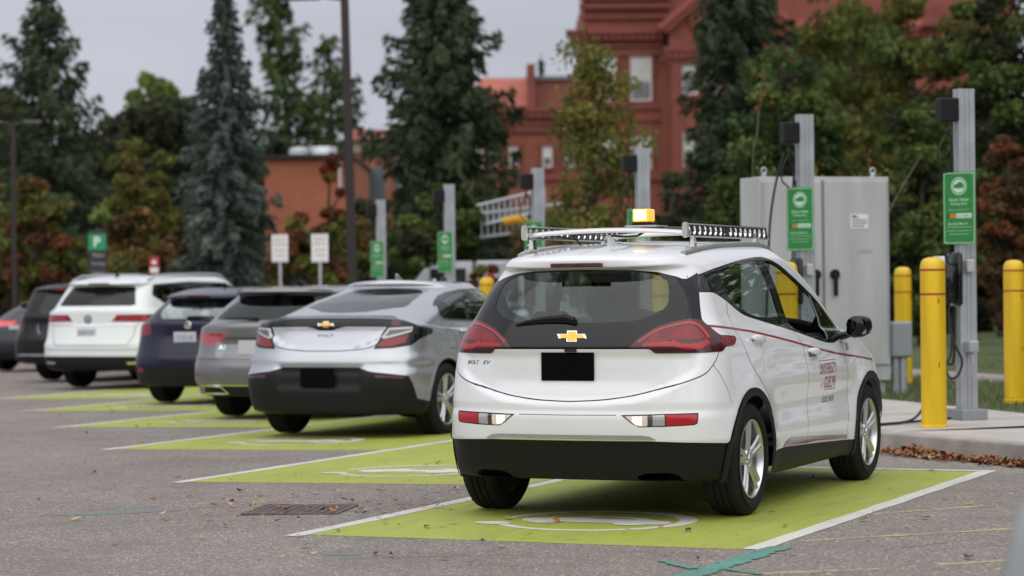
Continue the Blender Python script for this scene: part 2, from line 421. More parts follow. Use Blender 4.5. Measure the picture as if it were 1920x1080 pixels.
def text_tris(txt, shear=0, bold=0, space=1.0, fill=3):
    """flat triangles of a text, unit height, left bottom at the origin: (V,2), faces"""
    k = (txt, shear, bold, space)
    if k in _tcache: return _tcache[k]
    cu = bpy.data.curves.new('lettering', 'FONT'); cu.body = txt; cu.size = 1; cu.shear = shear; cu.offset = bold; cu.space_character = space; cu.resolution_u = fill
    o = bpy.data.objects.new('lettering', cu); COL.objects.link(o)
    bpy.context.view_layer.update()
    me = o.evaluated_get(bpy.context.evaluated_depsgraph_get()).to_mesh(); me.calc_loop_triangles()
    V = np.array([tuple(v.co)[:2] for v in me.vertices]); F = np.array([tuple(t.vertices) for t in me.loop_triangles])
    bpy.data.objects.remove(o, do_unlink=True); bpy.data.curves.remove(cu)
    V = V-V.min(0); V = V/max(V[:, 1].max(), 1e-6)
    _tcache[k] = (V, F); return V, F
def text_on(mb, txt, h, fn, width=None, m=0, align='c', **kw):
    """letters of height h laid by fn(u, v) -> 3-D point; width stretches to a total width"""
    V, F = text_tris(txt, **kw); V = V*h
    if width: V = V*[width/V[:, 0].max(), 1]
    if align == 'c': V = V-[V[:, 0].max()/2, 0]
    mb.add([fn(u, v) for u, v in V], [tuple(f) for f in F], m); return mb
M_tyre = mat('tyre_rubber', (.011, .011, .0115), .8, spec=.3, bump=.25, bscale=160, var=.25, vscale=9)
M_alu = mat('alloy_silver', (.66, .67, .68), .30, metal=1, rvar=.06)
M_galv = mat('galvanised', (.42, .44, .47), .45, metal=.55, var=.12, vscale=5, rvar=.1)
M_ink = mat('ink_dark', (.05, .05, .055), .6)
M_dark = mat('dark_void', (.012, .012, .013), .7)
M_disc = mat('brake_steel', (.25, .25, .26), .4, metal=1)
M_blackpl = mat('black_plastic', (.0075, .0075, .008), .50, spec=.28, bump=.12, bscale=350, var=.15, vscale=5)
M_gloss = mat('gloss_black', (.006, .006, .008), .07, coat=0, spec=.42)
M_chrome = mat('chrome', (.85, .86, .88), .08, metal=1)
M_liner = mat('cabin_dark', (.035, .036, .04), .8)
M_seat = mat('seat_cloth', (.05, .05, .055), .9, var=.2)
M_seatL = mat('seat_light', (.32, .34, .36), .8, var=.1)
def wheel(parent, x, y, side, R=.324, w=.215, rr=.222, style='five', metal=None, z=None, dark=False):
    """a wheel standing at (x, y); side=-1 shows its face to -y"""
    z = R if z is None else z; metal = metal or M_alu
    w2 = w/2
    hub = MB(); hub.lathe([(.0, -w2+.085), (rr*.72, -w2+.085), (rr*.72, -w2+.105), (0, -w2+.105)], axis='y', n=28, m=0)
    hub.lathe([(0, -w2+.11), (rr*.93, -w2+.11), (rr*.93, w2-.02), (0, w2-.02)], axis='y', n=28, m=1)
    H = hub.build('wheel', [M_disc, M_dark], parent, (x, y, z), (0, 0, 0 if side < 0 else PI))
    t = MB(); pr = [(rr+.004, -w2+.028), (rr+.010, -w2+.008), (rr+.03, -w2-.004), (rr+.06, -w2-.007), (R-.045, -w2-.002), (R-.018, -w2+.010), (R-.006, -w2+.022)]
    g = np.linspace(-w2+.03, w2-.03, 5)
    for k, a in enumerate(g[:-1]):
        b = g[k+1]
        pr += [(R-.0015, a+.004), (R, (a+b)/2), (R-.0015, b-.006)]
        if k < 3: pr += [(R-.009, b-.004), (R-.009, b+.002)]
    pr += [(R-.006, w2-.022), (R-.018, w2-.010), (R-.045, w2+.002), (rr+.06, w2+.007), (rr+.01, w2-.008), (rr+.004, w2-.028)]
    t.lathe(pr, axis='y', n=72); T = t.build('tyre', M_tyre, H, smooth=50)
    r = MB()
    r.lathe([(rr+.006, -w2+.012), (rr+.004, -w2+.004), (rr-.004, -w2+.003), (rr-.010, -w2+.012), (rr-.018, -w2+.05), (rr-.022, w2-.03), (rr, w2-.02)], axis='y', n=56)
    r.lathe([(0, -w2+.014), (.026, -w2+.013), (.030, -w2+.018), (.058, -w2+.022), (.066, -w2+.040), (.066, -w2+.09), (0, -w2+.09)], axis='y', n=30)
    for k in range(5):
        for q in range(5):
            pass
        a = k*2*PI/5+PI/2+.12
        b = a+PI/5
        r.lathe([(0, -w2+.016), (.009, -w2+.016), (.010, -w2+.026)], c=(.043*math.cos(b), 0, .043*math.sin(b)), axis='y', n=8)
        offs = (-.115, .115) if style == 'five' else (0,)
        for d in offs:
            p0 = np.array([.045*math.cos(a+d*2.4), 0, .045*math.sin(a+d*2.4)]); p1 = np.array([(rr-.008)*math.cos(a+d*1.25), 0, (rr-.008)*math.sin(a+d*1.25)])
            u = (p1-p0)/np.linalg.norm(p1-p0); n = np.array([-u[2], 0, u[0]])
            rings = []
            for s_, wd, y0, th in ((0, .022, -w2+.024, .045), (.35, .0185, -w2+.016, .04), (.7, .0175, -w2+.011, .035), (1, .021, -w2+.010, .03)):
                if style == 'single': wd *= 1.9
                c = p0+(p1-p0)*s_
                rings.append([c-n*wd+[0, y0+.010, 0], c-n*wd*.45+[0, y0, 0], c+n*wd*.45+[0, y0, 0], c+n*wd+[0, y0+.010, 0], c+n*wd*.8+[0, y0+th, 0], c-n*wd*.8+[0, y0+th, 0]])
            r.loft(rings)
    r.build('rim', metal, H, smooth=40)
    return H
# ------------------------------------------------------------------ ground, paint, kerb
def gz(y): return -.0125*min(max(0, y-1.2), 40)
KE = np.array([math.cos(math.radians(39)), math.sin(math.radians(39))]); KN = np.array([KE[1], -KE[0]]); K0 = np.array([5.3, -.24])
KE2 = np.array([math.cos(math.radians(50.6)), math.sin(math.radians(50.6))]); KN2 = np.array([KE2[1], -KE2[0]])
def kp(e, n): return K0+KE*e+KN*n if e >= 0 else K0+KE2*e+KN2*n              # point in the kerb's own directions
def noise_node(n, l, src, scale, detail=4, rough=.5):
    x = n.new('ShaderNodeTexNoise'); x.inputs['Scale'].default_value = scale; x.inputs['Detail'].default_value = detail; x.inputs['Roughness'].default_value = rough; l.new(src, x.inputs[0]); return x.outputs[0]
def ramp(n, l, src, stops, interp='LINEAR'):
    r = n.new('ShaderNodeValToRGB'); l.new(src, r.inputs[0]); e = r.color_ramp.elements; r.color_ramp.interpolation = interp
    while len(e) < len(stops): e.new(.5)
    for i, (p, c) in enumerate(stops): e[i].position = p; e[i].color = tuple(c)+(1,) if len(c) == 3 else c
    return r.outputs[0]
def mixc(n, l, fac, a, b, mode='MIX'):
    m = n.new('ShaderNodeMix'); m.data_type = 'RGBA'; m.blend_type = mode
    for s, v in ((m.inputs[0], fac), (m.inputs['A'], a), (m.inputs['B'], b)):
        if hasattr(v, 'links'): l.new(v, s)
        elif isinstance(v, (int, float)): s.default_value = v
        else: s.default_value = tuple(v)+(1,)
    return m.outputs['Result']
def asphalt():
    m = bpy.data.materials.new('asphalt'); m.use_nodes = True; n, l = nodes(m); b = n['Principled BSDF']
    tc = n.new('ShaderNodeTexCoord').outputs['Object']
    big = noise_node(n, l, tc, .35, 5); mid = noise_node(n, l, tc, 2.3, 6, .6); fine = noise_node(n, l, tc, 75, 3, .7)
    base = ramp(n, l, big, [(.3, (.195, .168, .150)), (.7, (.305, .268, .245))])
    base = mixc(n, l, .55, base, ramp(n, l, mid, [(.3, (.198, .170, .153)), (.75, (.305, .268, .244))]))
    v = n.new('ShaderNodeTexVoronoi'); v.inputs['Scale'].default_value = 85; l.new(tc, v.inputs[0])
    sp = ramp(n, l, v.outputs['Color'], [(.0, (.42, .42, .42)), (.55, (.95, .95, .95)), (.76, (1.05, 1.03, 1.0)), (.90, (2.5, 2.4, 2.25))])
    base = mixc(n, l, .85, base, sp, 'MULTIPLY')
    base = mixc(n, l, .6, base, ramp(n, l, fine, [(.35, (.55, .55, .55)), (.62, (1.3, 1.28, 1.25))]), 'MULTIPLY')
    # thin cracks
    ds = n.new('ShaderNodeMapping'); l.new(tc, ds.inputs[0]); nz = n.new('ShaderNodeTexNoise'); nz.inputs['Scale'].default_value = 1.3; nz.inputs['Detail'].default_value = 6; l.new(tc, nz.inputs[0])
    ad = n.new('ShaderNodeVectorMath'); ad.operation = 'MULTIPLY_ADD'; ad.inputs[1].default_value = (1.1, 1.1, 0); l.new(nz.outputs['Color'], ad.inputs[0]); l.new(tc, ad.inputs[2])
    vc = n.new('ShaderNodeTexVoronoi'); vc.feature = 'DISTANCE_TO_EDGE'; vc.inputs['Scale'].default_value = .33; l.new(ad.outputs[0], vc.inputs[0])
    cr = ramp(n, l, vc.outputs['Distance'], [(.0, (1, 1, 1)), (.0035, (0, 0, 0))])
    msk = ramp(n, l, noise_node(n, l, tc, .6, 3), [(.50, (0, 0, 0)), (.60, (.75, .75, .75))])
    f = n.new('ShaderNodeMath'); f.operation = 'MULTIPLY'; l.new(cr, f.inputs[0]); l.new(msk, f.inputs[1])
    base = mixc(n, l, f.outputs[0], base, (.06, .052, .05))
    # oily darker patches
    oil = ramp(n, l, noise_node(n, l, tc, .9, 4), [(.52, (0, 0, 0)), (.74, (.6, .6, .6))])
    base = mixc(n, l, oil, base, (.15, .135, .13))
    l.new(base, b.inputs['Base Color']); b.inputs['Roughness'].default_value = .88
    bp = n.new('ShaderNodeBump'); bp.inputs['Strength'].default_value = .55; bp.inputs['Distance'].default_value = .006; l.new(v.outputs['Distance'], bp.inputs['Height']); l.new(bp.outputs[0], b.inputs['Normal'])
    return m
def paint(name, col, col2, wear=.5, hole=(.57, .68)):
    """road paint: colour mottling, asphalt grain through it, worn flecks"""
    m = bpy.data.materials.new(name); m.use_nodes = True; n, l = nodes(m); b = n['Principled BSDF']
    tc = n.new('ShaderNodeTexCoord').outputs['Object']
    base = ramp(n, l, noise_node(n, l, tc, 1.1, 6, .6), [(.3, col), (.72, col2)])
    base = mixc(n, l, .5, base, ramp(n, l, noise_node(n, l, tc, 60, 3, .7), [(.3, (.72, .72, .72)), (.65, (1.12, 1.12, 1.12))]), 'MULTIPLY')
    st = n.new('ShaderNodeMapping'); st.inputs['Scale'].default_value = (1.2, 7, 1); l.new(tc, st.inputs[0])
    base = mixc(n, l, ramp(n, l, noise_node(n, l, st.outputs[0], 1.6, 5), [(.52, (0, 0, 0)), (.8, (.42, .42, .42))]), base, tuple(x*.55 for x in col))
    dm = n.new('ShaderNodeMapping'); dm.inputs['Scale'].default_value = (.5, 3.4, 1); l.new(tc, dm.inputs[0])
    base = mixc(n, l, ramp(n, l, noise_node(n, l, dm.outputs[0], 1.0, 6, .65), [(.50, (0, 0, 0)), (.72, (.30, .30, .30))]), base, (.16, .15, .10))
    base = mixc(n, l, ramp(n, l, noise_node(n, l, tc, 7.5, 3, .5), [(.68, (0, 0, 0)), (.72, (.5, .5, .5))]), base, (.10, .10, .06))
    h = n.new('ShaderNodeMath'); h.operation = 'ADD'; q = n.new('ShaderNodeMath'); q.operation = 'MULTIPLY'; q.inputs[1].default_value = .55
    l.new(noise_node(n, l, tc, 38, 6, .75), q.inputs[0]); l.new(q.outputs[0], h.inputs[0])
    q2 = n.new('ShaderNodeMath'); q2.operation = 'MULTIPLY'; q2.inputs[1].default_value = .45; l.new(noise_node(n, l, tc, 3.1, 4), q2.inputs[0]); l.new(q2.outputs[0], h.inputs[1])
    base = mixc(n, l, ramp(n, l, h.outputs[0], [(hole[0], (0, 0, 0)), (hole[1], (wear*1.6,)*3)]), base, (.20, .18, .17))
    l.new(base, b.inputs['Base Color']); b.inputs['Roughness'].default_value = .72
    v = n.new('ShaderNodeTexVoronoi'); v.inputs['Scale'].default_value = 85; l.new(tc, v.inputs[0])
    bp = n.new('ShaderNodeBump'); bp.inputs['Strength'].default_value = .3; bp.inputs['Distance'].default_value = .004; l.new(v.outputs['Distance'], bp.inputs['Height']); l.new(bp.outputs[0], b.inputs['Normal'])
    return m
M_asph = asphalt()
M_green = paint('stall_green', (.335, .385, .045), (.385, .435, .075), .35)
M_white = paint('line_white', (.62, .60, .55), (.70, .68, .63), .5, (.56, .66))
M_teal = paint('line_teal', (.065, .25, .195), (.11, .36, .29), .8, (.52, .66))
M_tealf = paint('line_teal_faint', (.09, .21, .19), (.12, .24, .215), 1.0, (.46, .56))
M_yel = paint('line_yellow_faint', (.46, .36, .18), (.50, .42, .25), .8, (.50, .62))
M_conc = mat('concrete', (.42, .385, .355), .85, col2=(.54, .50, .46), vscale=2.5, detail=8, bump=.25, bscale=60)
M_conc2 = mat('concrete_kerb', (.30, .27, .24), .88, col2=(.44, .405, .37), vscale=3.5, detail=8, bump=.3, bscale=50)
g = MB(); ys = [-400, 1.2, 41.2, 700]; xs = [-300, 1200]
for a, b_ in zip(ys[:-1], ys[1:]): g.quad((xs[0], a, gz(a)), (xs[1], a, gz(a)), (xs[1], b_, gz(b_)), (xs[0], b_, gz(b_)))
tag(g.build('ground', M_asph, smooth=0, fix=False), kind='structure')
def sheet(mb, poly, h, m=0):
    """flat polygon laid on the sloping ground, h above it (cut along the slope's start)"""
    P = np.asarray(poly, float)
    for t in earclip(P):
        T = np.concatenate([t, np.zeros((3, 1))], 1)[None]
        for S in half_clip(T, T[..., 1]-1.2):
            for q in S: mb.add([(p[0], p[1], gz(p[1])+h) for p in q], [(0, 1, 2)], m)
def jag(a, b, w, amp=.006, n=24, seed=1):
    """hand-painted line between two points, slightly uneven edges"""
    r = random.Random(seed); a = np.array(a, float); b = np.array(b, float); d = b-a; L = np.hypot(*d); nn = np.array([-d[1], d[0]])/L
    t = np.linspace(0, 1, n); up = [a+d*x+nn*(w/2+r.uniform(-amp, amp)) for x in t]; dn = [a+d*x-nn*(w/2+r.uniform(-amp, amp)) for x in t]
    return [np.array([up[i], up[i+1], dn[i+1], dn[i]]) for i in range(n-1)]
DX, DY, SW, SL = 3.28, 2.68, 2.60, 5.25
def stall(k, root_label):
    ox, oy = -1.73+DX*k, 1.15+DY*k
    st = MB(); r = random.Random(50+k)
    xs_ = np.linspace(ox+.01, ox+SL, 14)
    sheet(st, [(ox+.02, oy)]+[(ox+.02+r.uniform(-.008, .008), oy-SW*t/12) for t in range(1, 12)]+[(ox+.06, oy-SW), (ox+SL, oy-SW), (ox+SL, oy)], .0015)
    o = st.build('stall_paint', M_green, smooth=0, fix=False); tag(o, kind='structure')
    w = MB()
    for q in jag((ox-.08, oy), (ox+SL+.05, oy), .10, seed=k): sheet(w, q, .003)
    if k == 0:
        for q in jag((ox+.03, oy-SW+.06), (ox+SL+.08, oy-SW), .11, seed=k+20): sheet(w, q, .003)
    for q in jag((ox+SL, oy+.02), (ox+SL, oy-SW-.02), .10, seed=k+40): sheet(w, q, .0045)
    tag(w.build('stall_line', M_white, smooth=0, fix=False), kind='structure')
    # charging symbol: a ring broken by a plug, a car inside it
    s = MB(); cx, cy, R = ox+1.17, oy-1.25, .53
    def P(u, v): return (cx+v, cy-u)          # u to the right of a driver coming in, v forwards
    A = np.radians(np.linspace(-118, 172, 60))
    def arc(a0, a1, w0, w1, n=40):
        for i in range(n):
            a, b = np.radians(a0+(a1-a0)*i/n), np.radians(a0+(a1-a0)*(i+1)/n); wa, wb = w0+(w1-w0)*i/n, w0+(w1-w0)*(i+1)/n
            sheet(s, [P((R+wa)*math.cos(a), (R+wa)*math.sin(a)), P((R+wb)*math.cos(b), (R+wb)*math.sin(b)), P((R-wb)*math.cos(b), (R-wb)*math.sin(b)), P((R-wa)*math.cos(a), (R-wa)*math.sin(a))], .003)
    arc(-48, 40, .034, .058); arc(40, 178, .052, .028); arc(-50, -158, .034, .030)
    car = [(-.40, -.12), (-.43, .02), (-.34, .09), (-.22, .12), (-.09, .235), (.12, .245), (.25, .19), (.33, .11), (.42, .07), (.46, .0), (.45, -.09), (.37, -.11)]
    sheet(s, [P(u, v) for u, v in car+[(.30, -.10), (-.22, -.10), (-.28, -.11)]], .003)
    for wx in (-.25, .26): sheet(s, [P(wx+.095*math.cos(a), -.13+.080*math.sin(a)) for a in np.linspace(0, 2*PI, 16, endpoint=False)], .0045)
    win = [(-.12, .135), (-.05, .175), (.08, .183), (.18, .15), (.21, .125), (.0, .12)]
    sheet(s, [P(u, v) for u, v in rounded([(-.61, -.245), (-.50, -.20), (-.40, -.23), (-.40, -.34), (-.50, -.36), (-.61, -.315)], .03)], .0045)
    o = s.build('charging_symbol', M_white, smooth=0, fix=False); tag(o, kind='structure')
    w_ = MB(); sheet(w_, [P(u, v) for u, v in win], .0055); tag(w_.build('symbol_window', M_green, smooth=0, fix=False), kind='structure')
for k in range(6): stall(k, '')
t = MB()
for q in jag((-1.55, -1.50), (-3.4, -1.42), .115, .024, n=48, seed=3): sheet(t, q, .0045)
for q in jag((-2.30, -1.12), (-2.58, -1.38), .06, .012, seed=4): sheet(t, q, .0058)
for q in jag((-2.52, -1.50), (-2.70, -1.74), .05, .012, seed=5): sheet(t, q, .0058)
tag(t.build('teal_marks', M_teal, smooth=0, fix=False), kind='structure')
t = MB(); sheet(t, [(-.96, 3.35), (-.86, 3.0), (-.72, 2.8), (-.42, 2.55), (-.38, 2.62), (-.50, 2.95), (-.66, 3.15)], .0015); sheet(t, [(-2.5, .62), (-2.46, .40), (-2.56, .42), (-2.58, .58)], .0015)
tag(t.build('teal_smear', M_tealf, smooth=0, fix=False), kind='structure')
t = MB()
for i, (a, b_) in enumerate([((-1.25, -1.50), (-.15, -2.55)), ((.25, -1.48), (.60, -1.72)), ((.62, -1.76), (1.0, -1.98)), ((-2.72, -1.62), (-2.3, -2.2)), ((-2.05, -2.4), (-1.65, -2.85))]):
    for q in jag(a, b_, .065, .014, seed=i+9): sheet(t, q, .0015)
tag(t.build('faded_yellow_line', M_yel, smooth=0, fix=False), kind='structure')
# sealed cracks near the stall mouths
t = MB(); r = random.Random(5)
for a, b_ in [((-2.72, .40), (-2.0, -.75)), ((-2.33, .32), (-2.38, -.20)), ((-2.0, -.7), (-1.95, -1.2)), ((-.42, 3.9), (-.30, 2.5)), ((-3.4, 2.3), (-2.75, 1.1)), ((.95, 4.2), (1.15, 3.0)), ((-1.6, -2.0), (-.95, -2.3)), ((3.2, -1.6), (3.75, -2.1))]:
    a = np.array(a); b_ = np.array(b_); n_ = 16; P = [a+(b_-a)*i/n_+np.array([r.uniform(-.02, .02), r.uniform(-.012, .012)]) for i in range(n_+1)]
    for p, q in zip(P[:-1], P[1:]):
        d = (q-p)/np.hypot(*(q-p)); nn = np.array([-d[1], d[0]])*r.uniform(.0012, .0035)
        sheet(t, [p-nn, q-nn, q+nn, p+nn], .0028)
tag(t.build('crack', mat('crack_dark', (.10, .088, .082), .9), smooth=0, fix=False), kind='structure')
# kerb island: slab with a stepped kerb face, control joints as real grooves between slabs
E0 = -1.86
def slab(name, e0, e1, n0, n1, h, mt, gapw=0, under=.3, bev=.0, tilt=0):
    q = MB(); a = [kp(e0, n0), kp(e1, n0), kp(e1, n1), kp(e0, n1)]
    top = [(p[0], p[1], gz(p[1])+h) for p in a]; bot = [(p[0], p[1], gz(p[1])-.05) for p in a]
    q.add(bot+top, [(3, 2, 1, 0), (4, 5, 6, 7), (0, 1, 5, 4), (1, 2, 6, 5), (2, 3, 7, 6), (3, 0, 4, 7)])
    return tag(q.build(name, mt, smooth=0, bevel=bev), kind='structure')
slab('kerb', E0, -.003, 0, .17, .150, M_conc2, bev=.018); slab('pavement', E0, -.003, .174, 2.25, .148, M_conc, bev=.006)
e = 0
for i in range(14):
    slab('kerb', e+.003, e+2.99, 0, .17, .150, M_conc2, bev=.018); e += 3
e = 0
for i in range(27):
    slab('pavement', e+.003, e+1.494, .174, 2.25, .148, M_conc, bev=.006); e += 1.5
M_grass = mat('lawn_green', (.055, .080, .025), .95, col2=(.11, .135, .05), vscale=3.5, detail=8, bump=.6, bscale=30)
M_path = mat('path_grey', (.25, .225, .20), .9, col2=(.31, .28, .26), vscale=2, detail=6)
slab('lawn', 0, 130, 2.254, 5.4, .135, M_grass); slab('path', 0, 130, 5.404, 7.0, .125, M_path); slab('lawn', 0, 260, 7.004, 240, .12, M_grass)
tag(bpy.data.objects['lawn'], kind='structure')
slab('lawn', -60, -.01, 2.30, 150, .11, M_grass)
# real blades along the near lawn
rs = np.random.RandomState(3); N_ = 26000
ee = rs.uniform(.1, 16, N_); nn = np.where(rs.rand(N_) < .6, rs.uniform(2.3, 5.4, N_), rs.uniform(7.0, 13, N_))
pos = K0+ee[:, None]*KE+nn[:, None]*KN; zz = np.array([gz(y) for y in pos[:, 1]])+.12
a = rs.uniform(0, 2*PI, N_); h = rs.uniform(.03, .085, N_); w = .006; le = rs.uniform(-.03, .03, (N_, 2))
c = np.column_stack([pos, zz]); d = np.column_stack([np.cos(a)*w, np.sin(a)*w, 0*a])
V = np.stack([c-d, c+d, c+np.column_stack([le, h])], 1).reshape(-1, 3)
o = raw_obj('grass', V, np.arange(N_*3).reshape(-1, 3), [mat('blade_a', (.075, .115, .035), .8), mat('blade_b', (.15, .16, .06), .8)], idx=rs.randint(0, 2, N_)); tag(o, kind='stuff')
# fallen leaves
def leaves(name, pts, size, mats_, seed=1, flat=.35):
    r = np.random.RandomState(seed); n = len(pts); V = []; base = np.array([(-1, 0), (-.45, .42), (.1, .5), (.45, .30), (1, 0), (.35, -.38), (-.1, -.48), (-.5, -.35)])
    a = r.uniform(0, 2*PI, n); s = size*r.uniform(.6, 1.3, n)/2; tx = r.uniform(-flat, flat, n); ty = r.uniform(-flat, flat, n); cu = r.uniform(-.25, .5, n)
    x = base[None, :, 0]*s[:, None]*1.0; y = base[None, :, 1]*s[:, None]*r.uniform(.7, 1.2, (n, 1))
    X = x*np.cos(a)[:, None]-y*np.sin(a)[:, None]; Y = x*np.sin(a)[:, None]+y*np.cos(a)[:, None]
    Z = X*tx[:, None]+Y*ty[:, None]+cu[:, None]*(x**2)/np.maximum(s[:, None], 1e-3)
    Z -= Z.min(1, keepdims=True)
    V = np.stack([X+pts[:, 0:1], Y+pts[:, 1:2], Z+pts[:, 2:3]], 2).reshape(-1, 3)
    o = raw_obj(name, V, np.arange(n*8).reshape(-1, 8), mats_, idx=r.randint(0, len(mats_), n)); return tag(o, kind='stuff')
LM = [mat('leaf_rust', (.34, .115, .040), .7), mat('leaf_brown', (.22, .095, .045), .8), mat('leaf_tan', (.40, .24, .12), .75), mat('leaf_dark', (.07, .035, .022), .8), mat('leaf_orange', (.36, .13, .035), .7)]
rs = np.random.RandomState(8)
P = []
for (px_, py_, sx, sy, n_, hh) in [(4.98, -.63, .26, .15, 430, .055), (4.66, -.93, .22, .12, 260, .035), (4.30, -1.33, .24, .09, 300, .035), (4.05, -1.60, .18, .07, 200, .035)]:
    u = rs.normal(0, 1, n_)*sx; v = rs.normal(0, 1, n_)*sy*.7; q = np.stack([px_+KE[0]*u-KN[0]*np.abs(v)*1.0, py_+KE[1]*u-KN[1]*np.abs(v)*1.0], 1); P.append(np.column_stack([q, .004+hh*np.exp(-(u/sx)**2-(v/sy)**2)*rs.rand(n_)]))
P = np.concatenate(P); nn_ = (P[:, :2]-K0)@KN; nn2 = (P[:, :2]-K0)@KN2; P = P[(nn2 < -.01) & (nn_ < .35)]
leaves('leaf_pile', P, .062, LM, 2, .6)
P = np.column_stack([rs.uniform(-4, 14, 300), rs.uniform(-3.2, 14, 300)]); P = np.column_stack([P, [gz(y)+.008 for y in P[:, 1]]])
P = P[((P[:, :2]-K0)@KN < -.1)]
P2 = np.column_stack([rs.normal(-.4, .42, 85), rs.normal(1.85, .42, 85), np.full(85, .018)])
P3 = np.column_stack([rs.uniform(-2.9, 1.5, 60), rs.uniform(-2.6, 4.5, 60), np.full(60, .006)]); P3[:, 2] = [gz(y)+.010 for y in P3[:, 1]]
leaves('scattered_leaves', np.concatenate([P, P2, P3]), .062, LM+[mat('leaf_yellow', (.52, .36, .14), .7)], 4, .25)
# bits of twig and grit
P = np.column_stack([rs.uniform(-3, 5, 330), rs.uniform(-3, 5, 330)]); P = np.column_stack([P, [gz(y)+.009 for y in P[:, 1]]]); P = P[((P[:, :2]-K0)@KN < -.1)]
leaves('grit', P, .016, [LM[3], LM[1], mat('grit_pale', (.45, .42, .38), .9)], 6, .5)
# storm drain
dr = empty('storm_drain', (-.38, 1.86, gz(1.86)+.002), .25, 'rusty cast iron storm drain grate sunk in the asphalt, ringed with dead leaves', 'drain')
M_iron = mat('cast_iron', (.11, .088, .082), .7, col2=(.17, .135, .12), vscale=12, bump=.4, bscale=60)
m = MB(); m.prism([(-.33, -.33), (.33, -.33), (.33, .33), (-.33, .33)], -.03, .001, m=0); m.build('sump', M_dark, dr)
m = MB()
for s in (-1, 1): m.box((s*.34, 0, .004), (.035, .715, .012)); m.box((0, s*.34, .0041), (.645, .035, .0118))
m.build('frame', M_iron, dr, bevel=.002)
m = MB()
for i in range(13): m.box((-.30+i*.05, 0, .003), (.020, .645, .010))
for i in range(9): m.box((0, -.28+i*.07, .003), (.645, .018, .012))
m.build('grate', M_iron, dr)

for _c in [dr]+list(dr.children): pass
dr.scale = (.82, .82, 1)
# ------------------------------------------------------------------ building a car from its surface
from mathutils.bvhtree import BVHTree
def car_parts(root, keys, feats, paint, disp=None, res=None, arches=(), liner_z=.95, body_name='body', gap=M_dark, floor_z=.2, floor_x=None):
    """feats: dicts name, view, poly|line+w, mat, push, where, parent, mode ('both' one mesh, 'pair' one each side, 'right'/'left')"""
    G, N = surf(keys, disp=disp, **(res or {})); T = to_tris(G, N)
    full = np.concatenate([T, mirror(T)])
    bvh = BVHTree.FromPolygons(full[..., :3].reshape(-1, 3).tolist(), np.arange(len(full)*3).reshape(-1, 3).tolist())
    coll = {}; order = []
    for (cx, cz, r) in arches:
        _, T = cut(T, np.vstack([circ(cx, cz, r, 36, PI, 0), [(cx+r, 0), (cx-r, 0)]]), 'side', lambda c: c[:, 1] > .4)
    for f in feats:
        ins = []
        polys = f['poly'] if isinstance(f.get('poly'), list) and len(np.shape(f['poly'][0])) == 2 else ([f['poly']] if 'poly' in f else [])
        if 'line' in f: i, T = cut_line(T, f['line'], f['w'], f['view'], f.get('where')); ins.append(i)
        for p in polys: i, T = cut(T, p, f['view'], f.get('where')); ins.append(i)
        i = np.concatenate(ins)
        if f.get('push'): i = push(i, f['push'])
        if f['name'] is None: continue
        k = (f['name'], f.get('id', 0), f.get('mode', 'both'), f.get('parent'))
        if k not in coll: coll[k] = []; order.append(k)
        coll[k].append((i, f['mat']))
    out = {}
    gk = [k for k in order if k[0] == 'gap_or_crease_shade']; order = [k for k in order if k[0] != 'gap_or_crease_shade']
    GP = np.concatenate([T[:0]]+[i for k in gk for i, m in coll[k]])
    body = tri_obj(body_name, np.concatenate([T, mirror(T), GP, mirror(GP)]), [paint, gap], root, np.r_[np.zeros(2*len(T), int), np.ones(2*len(GP), int)]); out[body_name] = [body]
    for k in order:
        name, _, mode, par = k
        ms = []; TT = []; ID = []
        for i, m in coll[k]:
            if m not in ms: ms.append(m)
            TT.append(i); ID.append(np.full(len(i), ms.index(m)))
        A = np.concatenate(TT); ID = np.concatenate(ID)
        if not len(A): continue
        P = out[par] if par else [root, root]
        if mode == 'both' and A[..., 1].min() > .05: mode = 'pair'
        if mode == 'both': o = [tri_obj(name, np.concatenate([A, mirror(A)]), ms, P[0], np.r_[ID, ID])]
        elif mode == 'pair': o = [tri_obj(name, A, ms, P[0], ID), tri_obj(name, mirror(A), ms, P[-1], ID)]
        elif mode == 'left': o = [tri_obj(name, A, ms, P[0], ID)]
        else: o = [tri_obj(name, mirror(A), ms, P[-1], ID)]
        out.setdefault(name, []); out[name] = o if name not in out else out[name]+o
    # cabin lining: the painted skin's inside, 3 cm in
    L = T[T[:, :, 2].mean(1) > liner_z]; L = push(L, -.03); L[..., 3:6] *= -1
    out['cabin_lining'] = [tri_obj('cabin_lining', np.concatenate([L, mirror(L)]), M_liner, root)]
    # floor pan and wheel housings
    fl = MB(); g0 = G[0]; q = g0[::4]
    ring_ = np.concatenate([q, (q*[1, -1, 1])[::-1]]); ring_[:, 2] = floor_z+.03; ring_[:, :2] *= [.99, .97]
    fl.add(ring_, [tuple(range(len(ring_)))])
    r2 = ring_.copy(); r2[:, 2] += .12; r2[:, :2] *= .985; fl.add(r2, [tuple(range(len(r2)))])
    for (cx, cz, r) in arches:
        for s in (1, -1):
            a = np.linspace(-.3, PI+.3, 24); c = np.stack([cx+(r-.004)*np.cos(a), np.full(24, .845*s), cz+(r-.004)*np.sin(a)], 1)
            c[:, 1] = s*(keys[3]['W']-.045); d = c*[1, 0, 1]+[0, .42*s, 0]
            fl.add(np.concatenate([c, d]), [(i, i+1, i+25, i+24) for i in range(23)])
            fl.add(d, [tuple(range(24))])
    out['underbody'] = [fl.build('underbody', M_dark, root, fix=False, smooth=0)]
    return out, bvh, T, G
